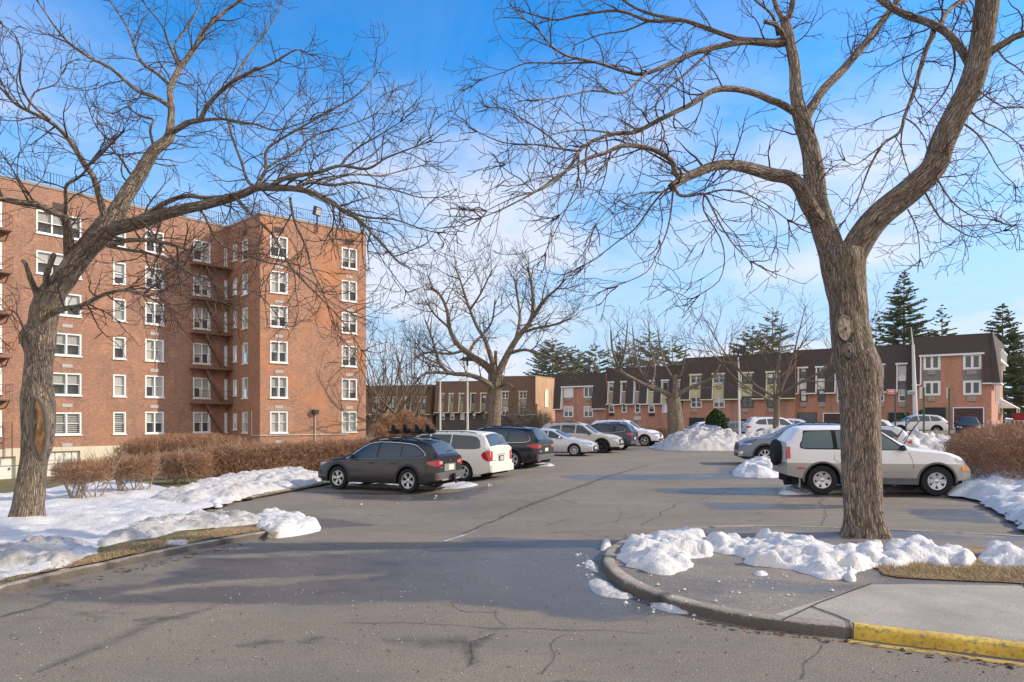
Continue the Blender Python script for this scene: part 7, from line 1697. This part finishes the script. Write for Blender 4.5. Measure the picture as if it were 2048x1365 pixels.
def world():
    w=bpy.data.worlds.new('World'); scene.world=w; w.use_nodes=True; nt=w.node_tree; nt.nodes.clear()
    N=lambda t,**k:(lambda x:[setattr(x,a,b) for a,b in k.items()] and x or x)(nt.nodes.new(t)); L=nt.links.new
    out=N('ShaderNodeOutputWorld'); bg=N('ShaderNodeBackground'); L(bg.outputs[0],out.inputs[0])
    sky=N('ShaderNodeTexSky',sky_type='NISHITA'); sky.sun_disc=False; sky.sun_elevation=SUN_EL; sky.sun_rotation=SUN_ROT
    sky.air_density=1.0; sky.dust_density=.4; sky.ozone_density=2.0
    hs=N('ShaderNodeHueSaturation'); hs.inputs['Saturation'].default_value=1.45; hs.inputs['Hue'].default_value=.503; hs.inputs['Value'].default_value=1.55; L(sky.outputs[0],hs.inputs['Color'])
    tc=N('ShaderNodeTexCoord'); sp=N('ShaderNodeSeparateXYZ'); L(tc.outputs['Generated'],sp.inputs[0])
    def m(op,a,b=0.,cl=False):
        x=N('ShaderNodeMath',operation=op); x.use_clamp=cl
        for v,i in ((a,0),(b,1)):
            if hasattr(v,'is_linked'): L(v,x.inputs[i])
            else: x.inputs[i].default_value=v
        return x.outputs[0]
    zz=m('ADD',m('MAXIMUM',sp.outputs['Z'],0.),.16)
    cb=N('ShaderNodeCombineXYZ'); L(m('DIVIDE',sp.outputs['X'],zz),cb.inputs[0]); L(m('DIVIDE',sp.outputs['Y'],zz),cb.inputs[1])
    def noise_(sc,det,ro,off,dist=0):
        mp=N('ShaderNodeMapping'); mp.inputs['Location'].default_value=off; L(cb.outputs[0],mp.inputs['Vector'])
        n=N('ShaderNodeTexNoise'); n.inputs['Scale'].default_value=sc; n.inputs['Detail'].default_value=det; n.inputs['Roughness'].default_value=ro; n.inputs['Distortion'].default_value=dist; L(mp.outputs[0],n.inputs['Vector']); return n.outputs['Fac']
    def ramp(f,st):
        x=N('ShaderNodeValToRGB'); e=x.color_ramp.elements
        while len(e)<len(st): e.new(.5)
        for i,(p,c) in enumerate(st): e[i].position=p; e[i].color=(c,c,c,1)
        L(f,x.inputs[0]); return x.outputs[0]
    big=noise_(.9,7,.58,(6.4,3.3,0),.3); wisp=noise_(2.2,6,.65,(8.3,2.2,0),.8)
    low=ramp(sp.outputs['Z'],[(.04,.9),(.34,.85),(.45,.2)])
    cm=m('MULTIPLY',ramp(big,[(.45,0),(.60,1)]),low); wm=m('MULTIPLY',ramp(wisp,[(.48,0),(.8,.5)]),low)
    back=m('MULTIPLY',ramp(m('MULTIPLY',sp.outputs['Y'],-1.),[(.12,0),(.45,1)]),ramp(noise_(1.3,5,.6,(1.1,5.5,0)),[(.3,.55),(.6,1)]))  # unseen white cloud added behind the camera as neutral fill for shaded sides
    f=m('MAXIMUM',cm,wm,True)
    haze=ramp(sp.outputs['Z'],[(0.0,.96),(.14,.8),(.32,.3),(.46,0)])
    def mix(f,a,b):
        x=N('ShaderNodeMix',data_type='RGBA')
        L(f,x.inputs[0]) if hasattr(f,'is_linked') else setattr(x.inputs[0],'default_value',f)
        for v,i in ((a,6),(b,7)):
            if hasattr(v,'is_linked'): L(v,x.inputs[i])
            else: x.inputs[i].default_value=(*v,1)
        return x.outputs[2]
    c=mix(haze,hs.outputs[0],SKY_HAZE)
    c=mix(m('MULTIPLY',f,.85),c,SKY_CLOUD); c=mix(back,c,SKY_BACK_FILL)
    L(c,bg.inputs[0]); bg.inputs[1].default_value=.13
SUN_EL=math.radians(29); SUN_AZ=(.9985,.055)   # direction towards the sun in plan
SUN_ROT=math.atan2(SUN_AZ[0],SUN_AZ[1])
SKY_HAZE=(2.75,3.75,5.1); SKY_CLOUD=(5.0,5.05,5.5); SKY_BACK_FILL=(7.2,6.6,6.3)
world()
sl=bpy.data.lights.new('sun','SUN'); sl.energy=3.3; sl.angle=math.radians(.6); sl.color=(1,.87,.70)
so=bpy.data.objects.new('sun',sl); link(so)
dv=Vector((SUN_AZ[0]*math.cos(SUN_EL),SUN_AZ[1]*math.cos(SUN_EL),math.sin(SUN_EL)))
so.rotation_euler=dv.to_track_quat('Z','Y').to_euler()
cam=bpy.data.cameras.new('camera'); cam.sensor_width=36; cam.lens=36*F/2048; cam.shift_y=(HY-682.5)/2048; cam.clip_end=3000; cam.clip_start=.1
co=bpy.data.objects.new('camera',cam); link(co); co.location=(0,0,H); co.rotation_euler=(math.pi/2,0,0)
scene.camera=co
scene.view_settings.view_transform='Standard'; scene.view_settings.look='None'; scene.view_settings.gamma=1; scene.view_settings.exposure=0.5
scene.render.resolution_x=1024; scene.render.resolution_y=682
scene.cycles.transparent_max_bounces=12; scene.cycles.max_bounces=6
